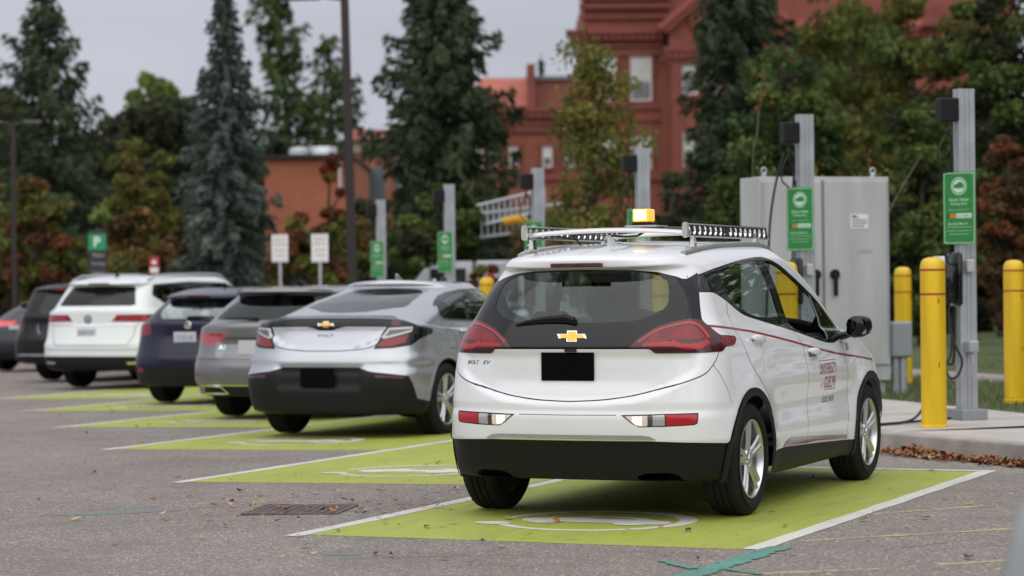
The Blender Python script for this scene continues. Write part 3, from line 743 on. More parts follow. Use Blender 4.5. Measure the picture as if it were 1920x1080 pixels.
def surf_pt(bvh, view, a, b, s=-1, off=.002):
    """point of the skin seen from the side ((x,z), s=-1 right) or from behind ((y,z)), lifted by off"""
    if view == 'side': h = bvh.ray_cast(Vector((a, 3*s, b)), Vector((0, -s, 0)))
    elif view == 'top': h = bvh.ray_cast(Vector((a, b, 4)), Vector((0, 0, -1)))
    else: h = bvh.ray_cast(Vector((-3, a, b)), Vector((1, 0, 0)))
    if h[0] is None: return Vector((a, s*.8, b)) if view == 'side' else Vector((-.6, a, b))
    n = h[1]
    d = {'side': Vector((0, s, 0)), 'top': Vector((0, 0, 1)), 'rear': Vector((-1, 0, 0))}[view]
    return h[0]+d*off
def seat(parent, x, y, z=.35, m=None, w=.48, tilt=.28):
    s = MB(); s.box((x, y, z+.12), (.5, w, .16), bev=.05)
    M = Matrix.Translation((x-.24, y, z+.18)) @ Matrix.Rotation(-tilt, 4, 'Y')
    s.box((0, 0, .29), (.13, w, .60), bev=.055, M=M); s.box((.0, 0, .70), (.09, .25, .17), bev=.04, M=M); s.tube([(0, -.06, .5), (0, -.06, .66)], .008, M=M); s.tube([(0, .06, .5), (0, .06, .66)], .008, M=M)
    return s.build('seat', m or M_seat, parent, smooth=60)
def bench(parent, x, z=.38, w=1.3):
    s = MB(); s.box((x, 0, z+.1), (.5, w, .16), bev=.05)
    M = Matrix.Translation((x-.22, 0, z+.15)) @ Matrix.Rotation(-.35, 4, 'Y')
    s.box((0, 0, .27), (.12, w, .55), bev=.05, M=M)
    for y in (-.38, 0, .38): s.box((0, y, .62), (.08, .25, .13), bev=.035, M=M)
    return s.build('rear_bench', M_seat, parent, smooth=60)
def dash(parent, x, z=.95, w=1.35):
    s = MB(); s.box((x, 0, z-.15), (.45, w, .30), bev=.08)
    a = np.linspace(0, 2*PI, 21); c = np.stack([x-.34+.06*np.sin(a), .36+.18*np.cos(a), z-.08+.17*np.sin(a)], 1); s.tube(c, .014)
    s.box((x-.2, 0, z-.4), (.5, .25, .3), bev=.04)
    return s.build('dashboard', M_liner, parent, smooth=60)
HB_KEYS = [
 dict(z=[(-.7,.225),(-.35,.21),(0.3,.19),(2.4,.19),(3.3,.22)], xr=-.56,D=.40,n=3.2, xf=3.20,Df=.6, W=.79),
 dict(z=[(-.7,.245),(-.35,.23),(.3,.21),(2.4,.21),(3.3,.25)], xr=-.66,D=.46,n=3.2, xf=3.32,Df=.6, W=.845),
 dict(z=[(-.7,.35),(.2,.30),(2.4,.30),(3.3,.35)], xr=-.705,D=.48,n=3.1, xf=3.38,Df=.6, W=.868),
 dict(z=[(-.7,.455),(3.3,.47)], xr=-.73,D=.48,n=3.0, xf=3.42,Df=.6, W=.880),
 dict(z=.60, xr=-.745,D=.48,n=2.9, xf=3.43,Df=.65, W=.883),
 dict(z=[(-.7,.70),(3.3,.70)], xr=-.735,D=.47,n=2.8, xf=3.42,Df=.7, W=.882, tr=.035),
 dict(z=[(-.7,.85),(2.5,.82),(3.4,.78)], xr=-.715,D=.46,n=2.8, xf=3.38,Df=.75, W=.878,tr=.05),
 dict(z=[(-.7,.985),(0,.97),(2.4,.90),(3.2,.82)], xr=-.695,D=.45,n=2.8, xf=3.30,Df=.8, W=.862,tr=.06),
 dict(z=[(-.6,1.08),(0,1.06),(1.5,1.02),(2.5,.98),(3.1,.87)], xr=-.66,D=.44,n=2.8, xf=3.05,Df=.8, W=.825,tr=.07),
 dict(z=[(-.6,1.16),(0,1.13),(1.5,1.06),(2.6,1.02)], xr=-.62,D=.42,n=2.8, xf=2.84,Df=.8, W=.785,tr=.08,nf=2.4),
 dict(z=[(-.5,1.30),(.5,1.31),(1.2,1.30),(2.2,1.25)], xr=-.545,D=.40,n=2.8, xf=2.42,Df=.7, W=.715,tr=.10,nf=2.4),
 dict(z=[(-.5,1.405),(.5,1.455),(1.2,1.47),(1.9,1.42)], xr=-.485,D=.38,n=2.8, xf=2.02,Df=.6, W=.645,tr=.12,nf=2.5),
 dict(z=[(-.55,1.425),(-.2,1.46),(.5,1.50),(1.2,1.51),(1.8,1.455)], xr=-.55,D=.40,n=3.0, xf=1.91,Df=.5, W=.605,tr=.12,nf=2.6),
 dict(z=[(-.55,1.46),(-.2,1.495),(.5,1.535),(1.2,1.545),(1.8,1.48)], xr=-.555,D=.40,n=3.0, xf=1.81,Df=.5, W=.56,tr=.12,nf=2.6),
 dict(z=[(-.55,1.485),(-.2,1.525),(.5,1.575),(1.1,1.585),(1.75,1.51)], xr=-.53,D=.35,n=3.0, xf=1.75,Df=.4, W=.36,tr=.12,nf=2.6),
 dict(z=[(-.55,1.49),(-.2,1.54),(.5,1.588),(1.1,1.597),(1.75,1.52)], xr=-.525,D=.3,n=3.0, xf=1.74,Df=.4, W=.002,tr=.0,nf=2.6),
]
def hb_disp(G, N):
    x, y, z = G[..., 0], G[..., 1], G[..., 2]; d = np.zeros_like(x)
    rear = sstep(-x, .25, .40)
    # tailgate set in above the bumper shelf: U shaped edge
    edge = .675+.0*y + .11*np.clip(y/.62, 0, 2)**3.2
    ins = sstep(z-edge, -.012, .014)*(1-sstep(z, .93, .975))*(1-sstep(y, .66, .74))
    d -= rear*ins*.026
    # scoop under the tailgate's upper part
    d -= rear*.012*np.exp(-((z-.80)/.07)**2)*(1-sstep(y, .35, .62))
    # crease band of the lower bumper
    d -= rear*.010*np.exp(-((z-.632)/.022)**2)
    d -= rear*.012*sstep(.455-z, 0, .02)*1.0
    # side: shoulder, lower door scallop
    side = sstep(x, .2, .6)*(1-sstep(x, 2.1, 2.5))
    d -= side*.022*np.exp(-((z-.60)/.10)**2)
    d -= side*.010*np.exp(-((z-.86)/.07)**2)
    # haunches over the wheels
    for cx in (0, 2.6):
        r = np.hypot(x-cx, z-.33); m = (N[..., 1] > .3)
        d += m*.016*np.exp(-((r-.40)/.07)**2)
    return d
for _k in HB_KEYS: _k['xr'] += .02; _k['W'] = max(_k['W']-.016, .002)
# ------------------------------------------------------------------ the white electric hatchback
P_white = mat('paint_white', (.82, .83, .845), .24, coat=.8, var=.025, vscale=2.2, rvar=.05, spec=.5)
M_redlamp = mat('lamp_red', (.29, .006, .012), .22, coat=.45, spec=.4, col2=(.16, .004, .009), vscale=9)
M_reddark = mat('lamp_dark_red', (.055, .003, .006), .18, coat=.5)
M_redlit = mat('lamp_red_lit', (.42, .008, .014), .25, coat=.4, emit=(1, .03, .04), estr=.10)
M_redmid = mat('lamp_red_mid', (.38, .006, .012), .25, coat=.4, emit=(1, .02, .03), estr=.04)
M_smoke = mat('lamp_smoke', (.10, .10, .10), .12, metal=.6, coat=1)
M_clear = mat('lamp_clear', (.55, .54, .52), .12, metal=.5, coat=1)
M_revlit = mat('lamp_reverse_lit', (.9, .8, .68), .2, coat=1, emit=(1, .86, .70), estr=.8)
M_gold = mat('emblem_gold', (.75, .47, .10), .28, metal=.75, var=.1, vscale=60)
M_decal = mat('decal_red', (.30, .012, .022), .4, coat=.5)
M_decalk = mat('decal_dark', (.035, .035, .05), .4)
M_badge = mat('badge_grey', (.05, .055, .065), .3, metal=.4)
M_badgeb = mat('badge_blue', (.02, .09, .35), .3, metal=.3)
G_side = glass('glass_side', (.66, .75, .73), .85)
G_rear = glass('glass_rear', (.44, .53, .52), .8)
G_dark = glass('glass_privacy', (.08, .09, .10), .6)
M_plate_black = mat('plate_black', (.002, .002, .002), .9, spec=.1)
hb = empty('hatchback_car', (0, -.005, 0), 0, 'white electric hatchback with amber beacon and roof rack, parked nearest on the green stall', 'car', 'cars parked nose-in along the charger kerb')
_rearw = lambda c: (c[:, 0] < .3) & (c[:, 2] < 1.47)
_sidew = lambda c: (c[:, 1] > .35)
_cornw = lambda c: (c[:, 0] < .75)
LAMP = rounded([(-.31, .975), (-.24, 1.028), (-.12, 1.083), (.004, 1.114), (.152, 1.133), (.262, 1.131), (.314, 1.099), (.424, 1.040), (.648, 1.031), (.672, 1.015), (.610, .980), (.467, .976), (.417, .950), (.213, .947), (-.135, .947), (-.173, .972)], .02, 3)
ARC = np.vstack([spl([(-.245, 1.014), (-.12, 1.070), (.004, 1.101), (.152, 1.120), (.235, 1.108), (.285, 1.065), (.310, 1.030)], 4), spl([(.285, 1.028), (.262, 1.060), (.220, 1.094), (.150, 1.109), (.008, 1.092), (-.118, 1.062), (-.24, 1.007)], 4)])
LOW = np.vstack([spl([(-.03, .998), (.03, .975), (.12, .966), (.22, .975), (.30, 1.0)], 4), spl([(.27, 1.02), (.21, 1.004), (.12, .996), (.05, 1.0), (.0, 1.018)], 4)])
LSTR = [(-.22, .985), (.0, .985), (.02, 1.0), (-.05, 1.012), (-.22, 1.0)]
LTAIL = [(.43, 1.034), (.645, 1.026), (.664, 1.014), (.605, .985), (.47, .981), (.43, .985)]
BLACK_R = [(0, .970), (.60, .970), (.70, 1.10), (.60, 1.352), (.575, 1.352), (.53, 1.372), (.43, 1.398), (.3, 1.410), (0, 1.414)]
DPIL = [(-.6, .97), (.40, .97), (.285, 1.132), (.304, 1.2), (.335, 1.278), (.396, 1.383), (.39, 1.392), (.256, 1.358), (.12, 1.36)]
DLO = np.vstack([[(-.214, 1.383)], spl([(-.214, 1.383), (.071, 1.417), (.364, 1.449), (.64, 1.474), (.914, 1.487), (1.05, 1.484), (1.219, 1.450), (1.40, 1.387), (1.703, 1.270), (2.0, 1.145), (2.17, 1.065)], 4),
                 [(2.12, 1.0), (1.95, .955)], spl([(1.80, .940), (1.587, .950), (1.25, .995), (.989, 1.034), (.566, 1.094), (.262, 1.136), (.133, 1.172), (.021, 1.221), (-.116, 1.270), (-.20, 1.279), (-.314, 1.280)], 4)])
RG = rounded([(.085, 1.398), (.206, 1.418), (.51, 1.450), (.80, 1.464), (.845, 1.28), (.86, 1.072), (.573, 1.112), (.293, 1.155), (.165, 1.195), (.060, 1.245)], .03, 3)
QG = rounded([(-.19, 1.366), (.03, 1.393), (.02, 1.26), (-.10, 1.298), (-.26, 1.300)], .02, 3)
FG = rounded([(.975, 1.462), (1.06, 1.462), (1.19, 1.430), (1.38, 1.362), (1.66, 1.245), (1.72, 1.105), (1.64, .968), (1.25, 1.013), (1.04, 1.045), (1.005, 1.25)], .03, 3)
SG = rounded([(1.76, 1.222), (1.99, 1.128), (2.09, 1.05), (1.80, .975), (1.74, .98), (1.80, 1.10)], .02, 3)
STR = [(1.675, 1.250), (1.705, 1.240), (1.775, 1.10), (1.685, .965), (1.655, .967), (1.742, 1.103)]
GLASS_R = spl([(0, 1.118), (.20, 1.118), (.36, 1.128), (.44, 1.152), (.505, 1.188), (.524, 1.235), (.511, 1.307), (.488, 1.352), (.43, 1.380), (.34, 1.396), (.19, 1.402), (0, 1.404)], 4)
STRIPE = spl([(-.40, 1.093), (-.079, 1.070), (.225, 1.045), (.715, .991), (1.287, .926), (1.842, .872), (2.35, .835), (2.75, .80)], 5)
GRR = spl([(.012, 1.225), (-.055, 1.150), (-.078, 1.065), (-.056, .998), (-.0, .896), (.11, .80), (.25, .69), (.325, .60), (.352, .519), (.365, .36)], 5)
GB = spl([(.985, 1.04), (1.09, .92), (1.125, .80), (1.142, .626), (1.125, .5), (1.09, .345)], 5)
GF = spl([(1.93, .955), (2.02, .91), (2.045, .80), (2.085, .68), (2.10, .55), (2.06, .42), (2.04, .33)], 5)
GATE = spl([(.375, .955), (.36, .925), (.305, .878), (.229, .832), (.115, .800), (-.08, .757), (-.292, .713), (-.486, .689), (-.66, .680), (-.75, .679)], 4)
BGAP = [(.305, .878), (.364, .83), (.44, .75), (.500, .66)]
def hb_feats():
    F = []; a = lambda name, view, mat, **k: F.append(dict(name=name, view=view, mat=mat, **k))
    a('taillight', 'corner', M_redlit, poly=ARC, where=_cornw, mode='pair', push=.004)
    a('taillight', 'corner', M_redmid, poly=LOW, where=_cornw, mode='pair', push=.004)
    a('taillight', 'corner', M_redmid, poly=LSTR, where=_cornw, mode='pair', push=.004)
    a('taillight', 'corner', M_redlamp, poly=LTAIL, where=_cornw, mode='pair', push=.004)
    a('taillight', 'corner', M_redlamp, poly=[(-.2, 1.004), (-.05, 1.016), (.0, 1.022), (.27, 1.024), (.24, 1.055), (.2, 1.086), (.14, 1.098), (.0, 1.082), (-.12, 1.052)], where=_cornw, mode='pair', push=.004)
    a('taillight', 'corner', M_reddark, poly=LAMP, where=_cornw, mode='pair', push=.004)
    a(None, 'rear', None, poly=[(.36, .18), (.385, .262), (.43, .280), (.56, .284), (.61, .268), (.66, .18)], where=_rearw)
    a('bumper_lamp', 'corner', M_revlit, poly=[(-.325, .598), (-.262, .599), (-.262, .549), (-.300, .552), (-.325, .570)], where=_cornw, mode='pair', push=.002)
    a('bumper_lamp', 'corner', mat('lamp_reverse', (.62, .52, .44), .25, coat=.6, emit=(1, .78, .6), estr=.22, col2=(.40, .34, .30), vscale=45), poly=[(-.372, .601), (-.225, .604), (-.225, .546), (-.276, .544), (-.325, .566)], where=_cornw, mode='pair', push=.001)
    a('bumper_lamp', 'corner', M_smoke, poly=[(-.225, .604), (-.19, .605), (-.19, .547), (-.225, .546)], where=_cornw, mode='pair', push=.001)
    a('bumper_lamp', 'corner', M_clear, poly=[(-.19, .605), (-.108, .608), (-.108, .549), (-.19, .547)], where=_cornw, mode='pair', push=.001)
    a('bumper_lamp', 'corner', M_redmid, poly=[(-.10, .608), (.138, .610), (.128, .563), (.105, .555), (-.10, .549)], where=_cornw, mode='pair', push=.001)
    a('bumper_lamp', 'corner', M_dark, poly=[(-.395, .607), (-.1, .614), (.149, .617), (.137, .557), (.107, .549), (-.102, .542), (-.278, .539), (-.33, .561)], where=_cornw, mode='pair')
    a('tailgate', 'rear', M_reddark, poly=[(0, 1.452), (.160, 1.449), (.132, 1.424), (0, 1.424)], where=lambda c: (c[:, 0] < -.3), mode='both', push=.002) if False else None
    a('rear_window', 'rear', G_rear, poly=GLASS_R, where=_rearw, push=-.002)
    a('window_trim', 'corner', M_dark, line=spl([(.272, 1.372), (.223, 1.246), (.150, 1.128)], 4), w=.007, where=_cornw)
    a('window_trim', 'corner', M_gloss, poly=DPIL, where=lambda c: (c[:, 0] < .3) & (c[:, 1] > .5))
    a('tailgate_panel', 'rear', M_gloss, poly=BLACK_R, where=lambda c: (c[:, 0] < .3) & (c[:, 1] <= .52))
    a('window_trim', 'rear', M_gloss, poly=BLACK_R, where=lambda c: (c[:, 0] < .3) & (c[:, 2] < 1.40) & (c[:, 1] > .5))
    a('side_window', 'side', G_side, poly=RG, where=_sidew, mode='pair', id=1, push=-.003)
    a('quarter_window', 'side', M_gloss, poly=QG, where=_sidew, mode='pair', push=.001)
    a('side_window', 'side', G_side, poly=FG, where=_sidew, mode='left', id=2, push=-.003)
    a('side_window', 'side', G_dark, poly=SG, where=_sidew, mode='pair', id=3, push=-.002)
    a('window_trim', 'side', mat('divider_sheen', (.5, .5, .52), .35, metal=.8), poly=STR, where=_sidew)  # silver strip: the divider's reflection put into its colour
    a('window_trim', 'side', M_dark, line=[(.905, 1.475), (.925, 1.25), (.935, 1.05)], w=.008, where=_sidew)
    a('window_trim', 'side', M_gloss, poly=DLO, where=_sidew)
    a('windscreen', 'top', G_side, poly=[(1.2, -.1), (2.74, -.1), (2.66, .45), (2.2, .66), (1.72, .53), (1.72, -.1)][1:], where=lambda c: (c[:, 2] < 1.50) & (c[:, 2] > 1.0) & (c[:, 0] > 1.7) & (c[:, 1] < .63))
    a('chrome_trim', 'rear', M_chrome, poly=[(0, .492), (.42, .493), (.475, .487), (.512, .468), (.30, .4665), (0, .466)], where=_rearw, mode='both', push=.006)
    a('wheel_arch_trim', 'side', M_blackpl, poly=np.vstack([circ(-.015, .325, .408, 30, PI*1.07, -.02), [(.36, .1), (-.45, .1)]]), where=_sidew, push=.008)
    a('wheel_arch_trim', 'side', M_blackpl, poly=np.vstack([circ(2.60, .325, .408, 30, PI*1.02, -.02), [(3.0, .1), (2.2, .1)]]), where=_sidew, id=2, push=.008)
    a('sill_chrome', 'side', M_chrome, poly=[(.60, .352), (.66, .385), (.76, .401), (1.4, .372), (2.04, .338), (2.04, .318), (1.3, .348)], where=_sidew, push=.004)
    a('sill_trim', 'side', M_blackpl, poly=[(.2, .1), (.2, .338), (.36, .341), (.628, .351), (1.299, .334), (2.3, .296), (2.3, .1)], where=_sidew)
    a('lower_bumper', 'corner', M_blackpl, poly=[(-2, .1), (.75, .1), (.6, .440), (.395, .443), (.198, .450), (-.199, .462), (-2, .461)], where=lambda c: c[:, 0] < 0)
    a('front_bumper', 'side', M_blackpl, poly=[(2.9, .1), (4, .1), (4, .40), (2.9, .40)])
    a('gap_or_crease_shade', 'corner', M_dark, line=GATE, w=.0065, where=lambda c: c[:, 0] < .1)
    a('gap_or_crease_shade', 'corner', M_dark, line=BGAP, w=.004, where=lambda c: c[:, 0] < .1)
    a('gap_or_crease_shade', 'side', M_dark, line=GRR, w=.006, where=_sidew)
    a('gap_or_crease_shade', 'side', M_dark, line=GB, w=.006, where=_sidew)
    a('gap_or_crease_shade', 'side', M_dark, line=GF, w=.006, where=_sidew)
    a('gap_or_crease_shade', 'rear', M_dark, line=[(0, .604), (.29, .606)], w=.004, where=lambda c: c[:, 0] < -.6)  # dark line paints the shade of the bumper crease, no gap here
    a('red_stripe', 'side', M_decal, line=STRIPE, w=.0135, where=_sidew, push=.0006)
    a('door', 'side', P_white, poly=np.vstack([GRR, [(1.09, .345)], GB[::-1], [(.566, 1.094), (.262, 1.136)]]), where=_sidew, mode='pair', id=1)
    a('door', 'side', P_white, poly=np.vstack([GB, [(2.04, .33)], GF[::-1]]), where=_sidew, mode='pair', id=2)
    a('tailgate', 'corner', P_white, poly=np.vstack([GATE, [(-2, .679), (-2, .975), (.38, .975)]]), where=lambda c: c[:, 0] < -.1)
    a('rear_bumper', 'corner', P_white, poly=np.vstack([[(-2, .40), (.62, .40), (.53, .60)], BGAP[::-1], GATE[2:], [(-2, .679)]]), where=lambda c: c[:, 0] < 0)
    return [f for f in F if f]
_f = [f for f in hb_feats() if f.get('poly') is not None or 'line' in f]
HB, hb_bvh, _, _ = car_parts(hb, HB_KEYS, _f, P_white, disp=hb_disp, res=dict(nA=50, nB=84, nC=16, nv=110), arches=[(-.01, .325, .362), (2.60, .325, .362)])
for x in (.015, 2.61):
    for s in (-1, 1): wheel(hb, x, s*.742, s)
_S = lambda x, z, off=.0015: surf_pt(hb_bvh, 'side', x, z, -1, off)
_Rr = lambda y, z, off=.0015: surf_pt(hb_bvh, 'rear', y, z, -1, off)
# door handles
for dr, (hx, hz) in ((HB['door'][1], (.205, 1.005)), (HB['door'][3], (1.27, .900))):
    for s, d in ((-1, dr), (1, HB['door'][HB['door'].index(dr)-1])):
        p = surf_pt(hb_bvh, 'side', hx, hz, s, 0); m = MB()
        sl = -.10
        m.loft([[(hx+t-.0, p.y+s*(o+q*.012*math.cos(a)), hz+sl*t+q*.022*math.sin(a)) for a in np.linspace(0, 2*PI, 12, endpoint=False)] for t, o, q in ((-.105, .006, .3), (-.09, .022, .75), (-.04, .034, 1), (.04, .034, 1), (.085, .024, .8), (.105, .006, .3))])
        m.build('handle', P_white, d, smooth=60)
        m = MB(); m.lathe([(0, 0), (.010, 0), (.010, .004)], c=(hx+.075, p.y+s*.0335, hz-.012), axis='y', n=12, m=0)
        m.box((hx, p.y+s*.001, hz-.008), (.17, .006, .05), bev=.002); m.build('lock_and_recess_shade', mat('handle_shadow', (.2, .2, .21), .4), d)  # lock barrel, plus a grey pad painting the shade behind the handle
# number plate with the recess lamp, emblem, wiper, high brake lamp, badge
tg = HB['tailgate'][0]; tp = HB['tailgate_panel'][0]
m = MB(); c = _Rr(0, .873, .004); m.box((c.x-.004, .012, .873), (.006, .318, .158), bev=.002); m.build('license_plate', M_plate_black, tg)
m = MB(); m.box((_Rr(0, .966).x-.001, -.01, .963), (.01, .07, .016)); m.build('gate_camera', M_dark, tg)
BOW = [(-.092, .0), (-.078, .024), (-.030, .024), (-.026, .042), (.034, .042), (.030, .024), (.092, .024), (.078, .0), (.032, .0), (.028, -.018), (-.034, -.018), (-.030, .0)]
def bowtie(parent, fn, s=1.0):
    m = MB()
    for k, (sc, o0, o1, mi) in enumerate(((1.0, .0, .005, 0), (.84, .005, .0075, 1))):
        P = np.array(BOW)*s; cen = P.mean(0); Q = (P-cen)*[sc*.99, .86 if k else 1]+cen
        a = [fn(u, v, o0) for u, v in Q]; b = [fn(u, v, o1) for u, v in Q]; n = len(Q)
        m.add(a+b, [(i, (i+1) % n, n+(i+1) % n, n+i) for i in range(n)], mi)
        for t in earclip(np.array(Q)): m.add([fn(u, v, o1) for u, v in t], [(0, 1, 2)], mi)
    return m.build('emblem', [M_chrome, M_gold], parent, smooth=0)
bowtie(tp, lambda u, v, o: _Rr(-(-.010)*0+u*.98-.012, 1.031+v, o), 1.02)
m = MB(); text_on(m, 'BOLT', .021, lambda u, v: _Rr(.632-u, .883+v), width=.088, shear=.2, bold=.012, align='c'); text_on(m, 'EV', .021, lambda u, v: _Rr(.531-u, .883+v), width=.055, m=1, shear=.25, bold=.012, align='c'); m.build('lettering', [M_badge, M_badgeb], HB['body'][0], smooth=0)
m = MB(); pts = [(-.02, 1.128), (.04, 1.142), (.16, 1.136), (.27, 1.122), (.345, 1.105)]
sec = []
for (y, z), w, t in zip(pts, (.020, .022, .018, .013, .006), (.035, .038, .028, .022, .012)):
    p = _Rr(y, z, 0); sec.append([(p.x-t, y, z+w*.3), (p.x-t*.7, y, z+w), (p.x-.004, y, z+w), (p.x-.004, y, z-w), (p.x-t*.7, y, z-w)])
m.loft(sec); m.build('wiper', M_blackpl, tp, smooth=50)
m = MB(); Q = [(-.155, 1.4535), (.155, 1.4535), (.128, 1.4285), (-.128, 1.4285)]
m.box((-.546, 0, 1.4405), (.03, .31, .024), bev=.004); m.build('brake_light', M_reddark, HB['body'][0])
# mirrors
for s in (-1, 1):
    m = MB(); rg = []
    for t, a, b, cx in ((0, .030, .035, .05), (.02, .055, .060, .03), (.06, .068, .074, .015), (.12, .066, .068, .012), (.155, .045, .050, .02), (.168, .015, .02, .03)):
        rg.append([(1.96+cx+a*np.sign(math.cos(q))*abs(math.cos(q))**.7, s*(.868+t), 1.035+t*.06+b*np.sign(math.sin(q))*abs(math.sin(q))**.7) for q in np.linspace(0, 2*PI, 20, endpoint=False)])
    m.loft(rg); m.tube([(2.0, s*.80, .975), (2.0, s*.86, .985), (1.99, s*.90, .995)], [.03, .025, .022]); mr = m.build('side_mirror', M_gloss, hb, smooth=60)
    m = MB(); m.prism(rounded([(s*.885, .985), (s*1.02, .995), (s*1.015, 1.09), (s*.895, 1.09)], .02), 1.918, 1.926, axis='x'); m.build('mirror_glass', mat('mirror_glass', (.3, .32, .34), .03, metal=1), mr)
# shark fin, roof rails, rack, beacon
m = MB(); x0 = -.06; zt = surf_pt(hb_bvh, 'top', .01, .003).z
rg = []
for h, l0, l1, w in ((-.01, 0, .19, .028), (.012, .006, .165, .020), (.035, .018, .12, .010), (.052, .03, .085, .005), (.058, .04, .066, .002)):
    rg.append([(x0+l0, 0, zt+h), (x0+(l0+l1)/2, w, zt+h), (x0+l1, 0, zt+h), (x0+(l0+l1)/2, -w, zt+h)])
m.loft(rg); m.build('roof_antenna', P_white, hb, smooth=80)
M_railw = mat('rail_silver', (.60, .61, .62), .30, metal=.85)
M_perf = mat('rack_black', (.03, .028, .027), .5)
for s in (-1, 1):
    m = MB(); xs = np.linspace(-.17, 1.55, 24); rg = []
    for k, x in enumerate(xs):
        z = surf_pt(hb_bvh, 'top', x, s*.505).z; h = .026*min(1, k/1.2+.55, (23-k)/2+.2); rg.append([(x, s*.522, z-.01), (x, s*.520, z+h*.8), (x, s*.510, z+h), (x, s*.497, z+h), (x, s*.490, z+h*.8), (x, s*.488, z-.01)])
    m.loft(rg); m.build('roof_rail', M_railw, hb, smooth=60)
rk = MB(); z0, z1 = 1.603, 1.674; xa, xb = -.10, 1.50
ys = .50
for s in (-1, 1):
    n = 16; hx = np.linspace(xa+.055, xb-.09, n); wx = (hx[1]-hx[0]); y = s*ys; sl = lambda x, z: x-(.045*(z-z0)/(z1-z0) if x > xb-.01 else 0)
    P = []; e = [xa+.01]+[x+wx/2 for x in hx[:-1]]+[xb]
    for i in range(n):      # one square with an oval hole
        cx, cz = hx[i], (z0+z1)/2; A = np.linspace(0, 2*PI, 24, endpoint=False)
        inner = np.stack([cx+.027*np.cos(A), cz+.026*np.sin(A)], 1); xl, xr = e[i], e[i+1]
        o = []
        for a in A:
            cc, ss = math.cos(a), math.sin(a); k = min((xr-cx if cc > 0 else cx-xl)/max(abs(cc), 1e-6), (z1-cz)/max(abs(ss), 1e-6)); o.append((cx+cc*k, cz+ss*k))
        o = np.array(o); V = []
        for Q, yy in ((o, y-s*.001), (inner, y-s*.001), (inner, y-s*.010)): V += [(sl(q[0], q[1]), yy, q[1]) for q in Q]
        rk.add(V, [(j, (j+1) % 24, 24+(j+1) % 24, 24+j) for j in range(24)], 1); rk.add(V, [(24+j, 24+(j+1) % 24, 48+(j+1) % 24, 48+j) for j in range(24)], 2)
    for z in (z0, z1): rk.add([(xa, y-s*.006, z-.004), (xb-(.045 if z == z1 else 0), y-s*.006, z-.004), (xb-(.045 if z == z1 else 0), y+s*.006, z-.004), (xa, y+s*.006, z-.004), (xa, y-s*.006, z+.004), (xb-(.045 if z == z1 else 0), y-s*.006, z+.004), (xb-(.045 if z == z1 else 0), y+s*.006, z+.004), (xa, y+s*.006, z+.004)], [(3, 2, 1, 0), (4, 5, 6, 7), (0, 1, 5, 4), (1, 2, 6, 5), (2, 3, 7, 6), (3, 0, 4, 7)], 2)
    a = np.linspace(0, 2*PI, 20, endpoint=False)
    rk.loft([[(xa+x, y+.030*np.sign(math.cos(q))*abs(math.cos(q))**.6*.55, (z0+z1)/2+.045*np.sign(math.sin(q))*abs(math.sin(q))**.7) for q in a] for x in (-.022, -.018, .006)], 0)
    for fx in (.02, 1.22):
        zz = surf_pt(hb_bvh, 'top', fx, s*.505).z+.02; rk.box((fx, s*.503, (zz+z0)/2), (.055, .03, z0-zz+.006), 0, top=(.6, .7)); rk.box((fx+.002, s*.488, (zz+z0)/2-.002), (.045, .006, z0-zz-.006), 1, top=(.6, 1)); rk.box((fx-.02, s*.5, zz-.002), (.13, .036, .012), 0)
        rk.lathe([(0, 0), (.007, 0), (.007, .008), (0, .008)], c=(fx, s*.525, zz+.03), axis='y', n=8, m=0)
for fx, zc, mi in ((-.03, 1.622, 0), (.66, 1.64, 1), (1.22, 1.622, 0)):
    pts = [(fx, y, zc+.024*(1-(y/.5)**2)) for y in np.linspace(-.50, .50, 17)]
    rk.loft([[(fx-.033, y, z-.004), (fx-.028, y, z+.010), (fx, y, z+.015), (fx+.03, y, z+.008), (fx+.034, y, z-.004), (fx, y, z-.014), (fx-.028, y, z-.012)] for (_, y, z) in pts], mi)
R = rk.build('roof_rack', [mat('rack_aluminium', (.66, .65, .63), .34, metal=.7), M_perf, M_chrome], hb, smooth=35)
m = MB(); m.tube([(.30, .30, 1.56), (.27, .32, 1.60), (.22, .38, 1.615), (.1, .45, 1.622)], .006); m.tube([(-.0, -.0, 1.615), (.2, -.02, 1.612), (.45, 0, 1.62), (.6, .0, 1.65)], .0075); m.build('rack_cable', M_blackpl, R)
bc = MB(); bc.box((.62, -.0, 1.680), (.22, .20, .010), 1, bev=.002); bc.box((.61, .01, 1.696), (.125, .115, .022), 0, bev=.005)
B = bc.build('beacon', [M_blackpl, M_railw], hb)
m = MB(); m.box((.60, .01, 1.746), (.115, .105, .078), bev=.007, top=None); m.build('beacon_lens', mat('amber_lens', (.85, .38, .02), .25, trans=0, emit=(1, .45, .02), estr=.9, coat=1), B)
m = MB(); m.box((.5405, .012, 1.748), (.004, .078, .062), bev=.001); m.build('beacon_lamp', mat('amber_lit', (1, .8, .2), .4, emit=(1, .86, .28), estr=3.0), B)
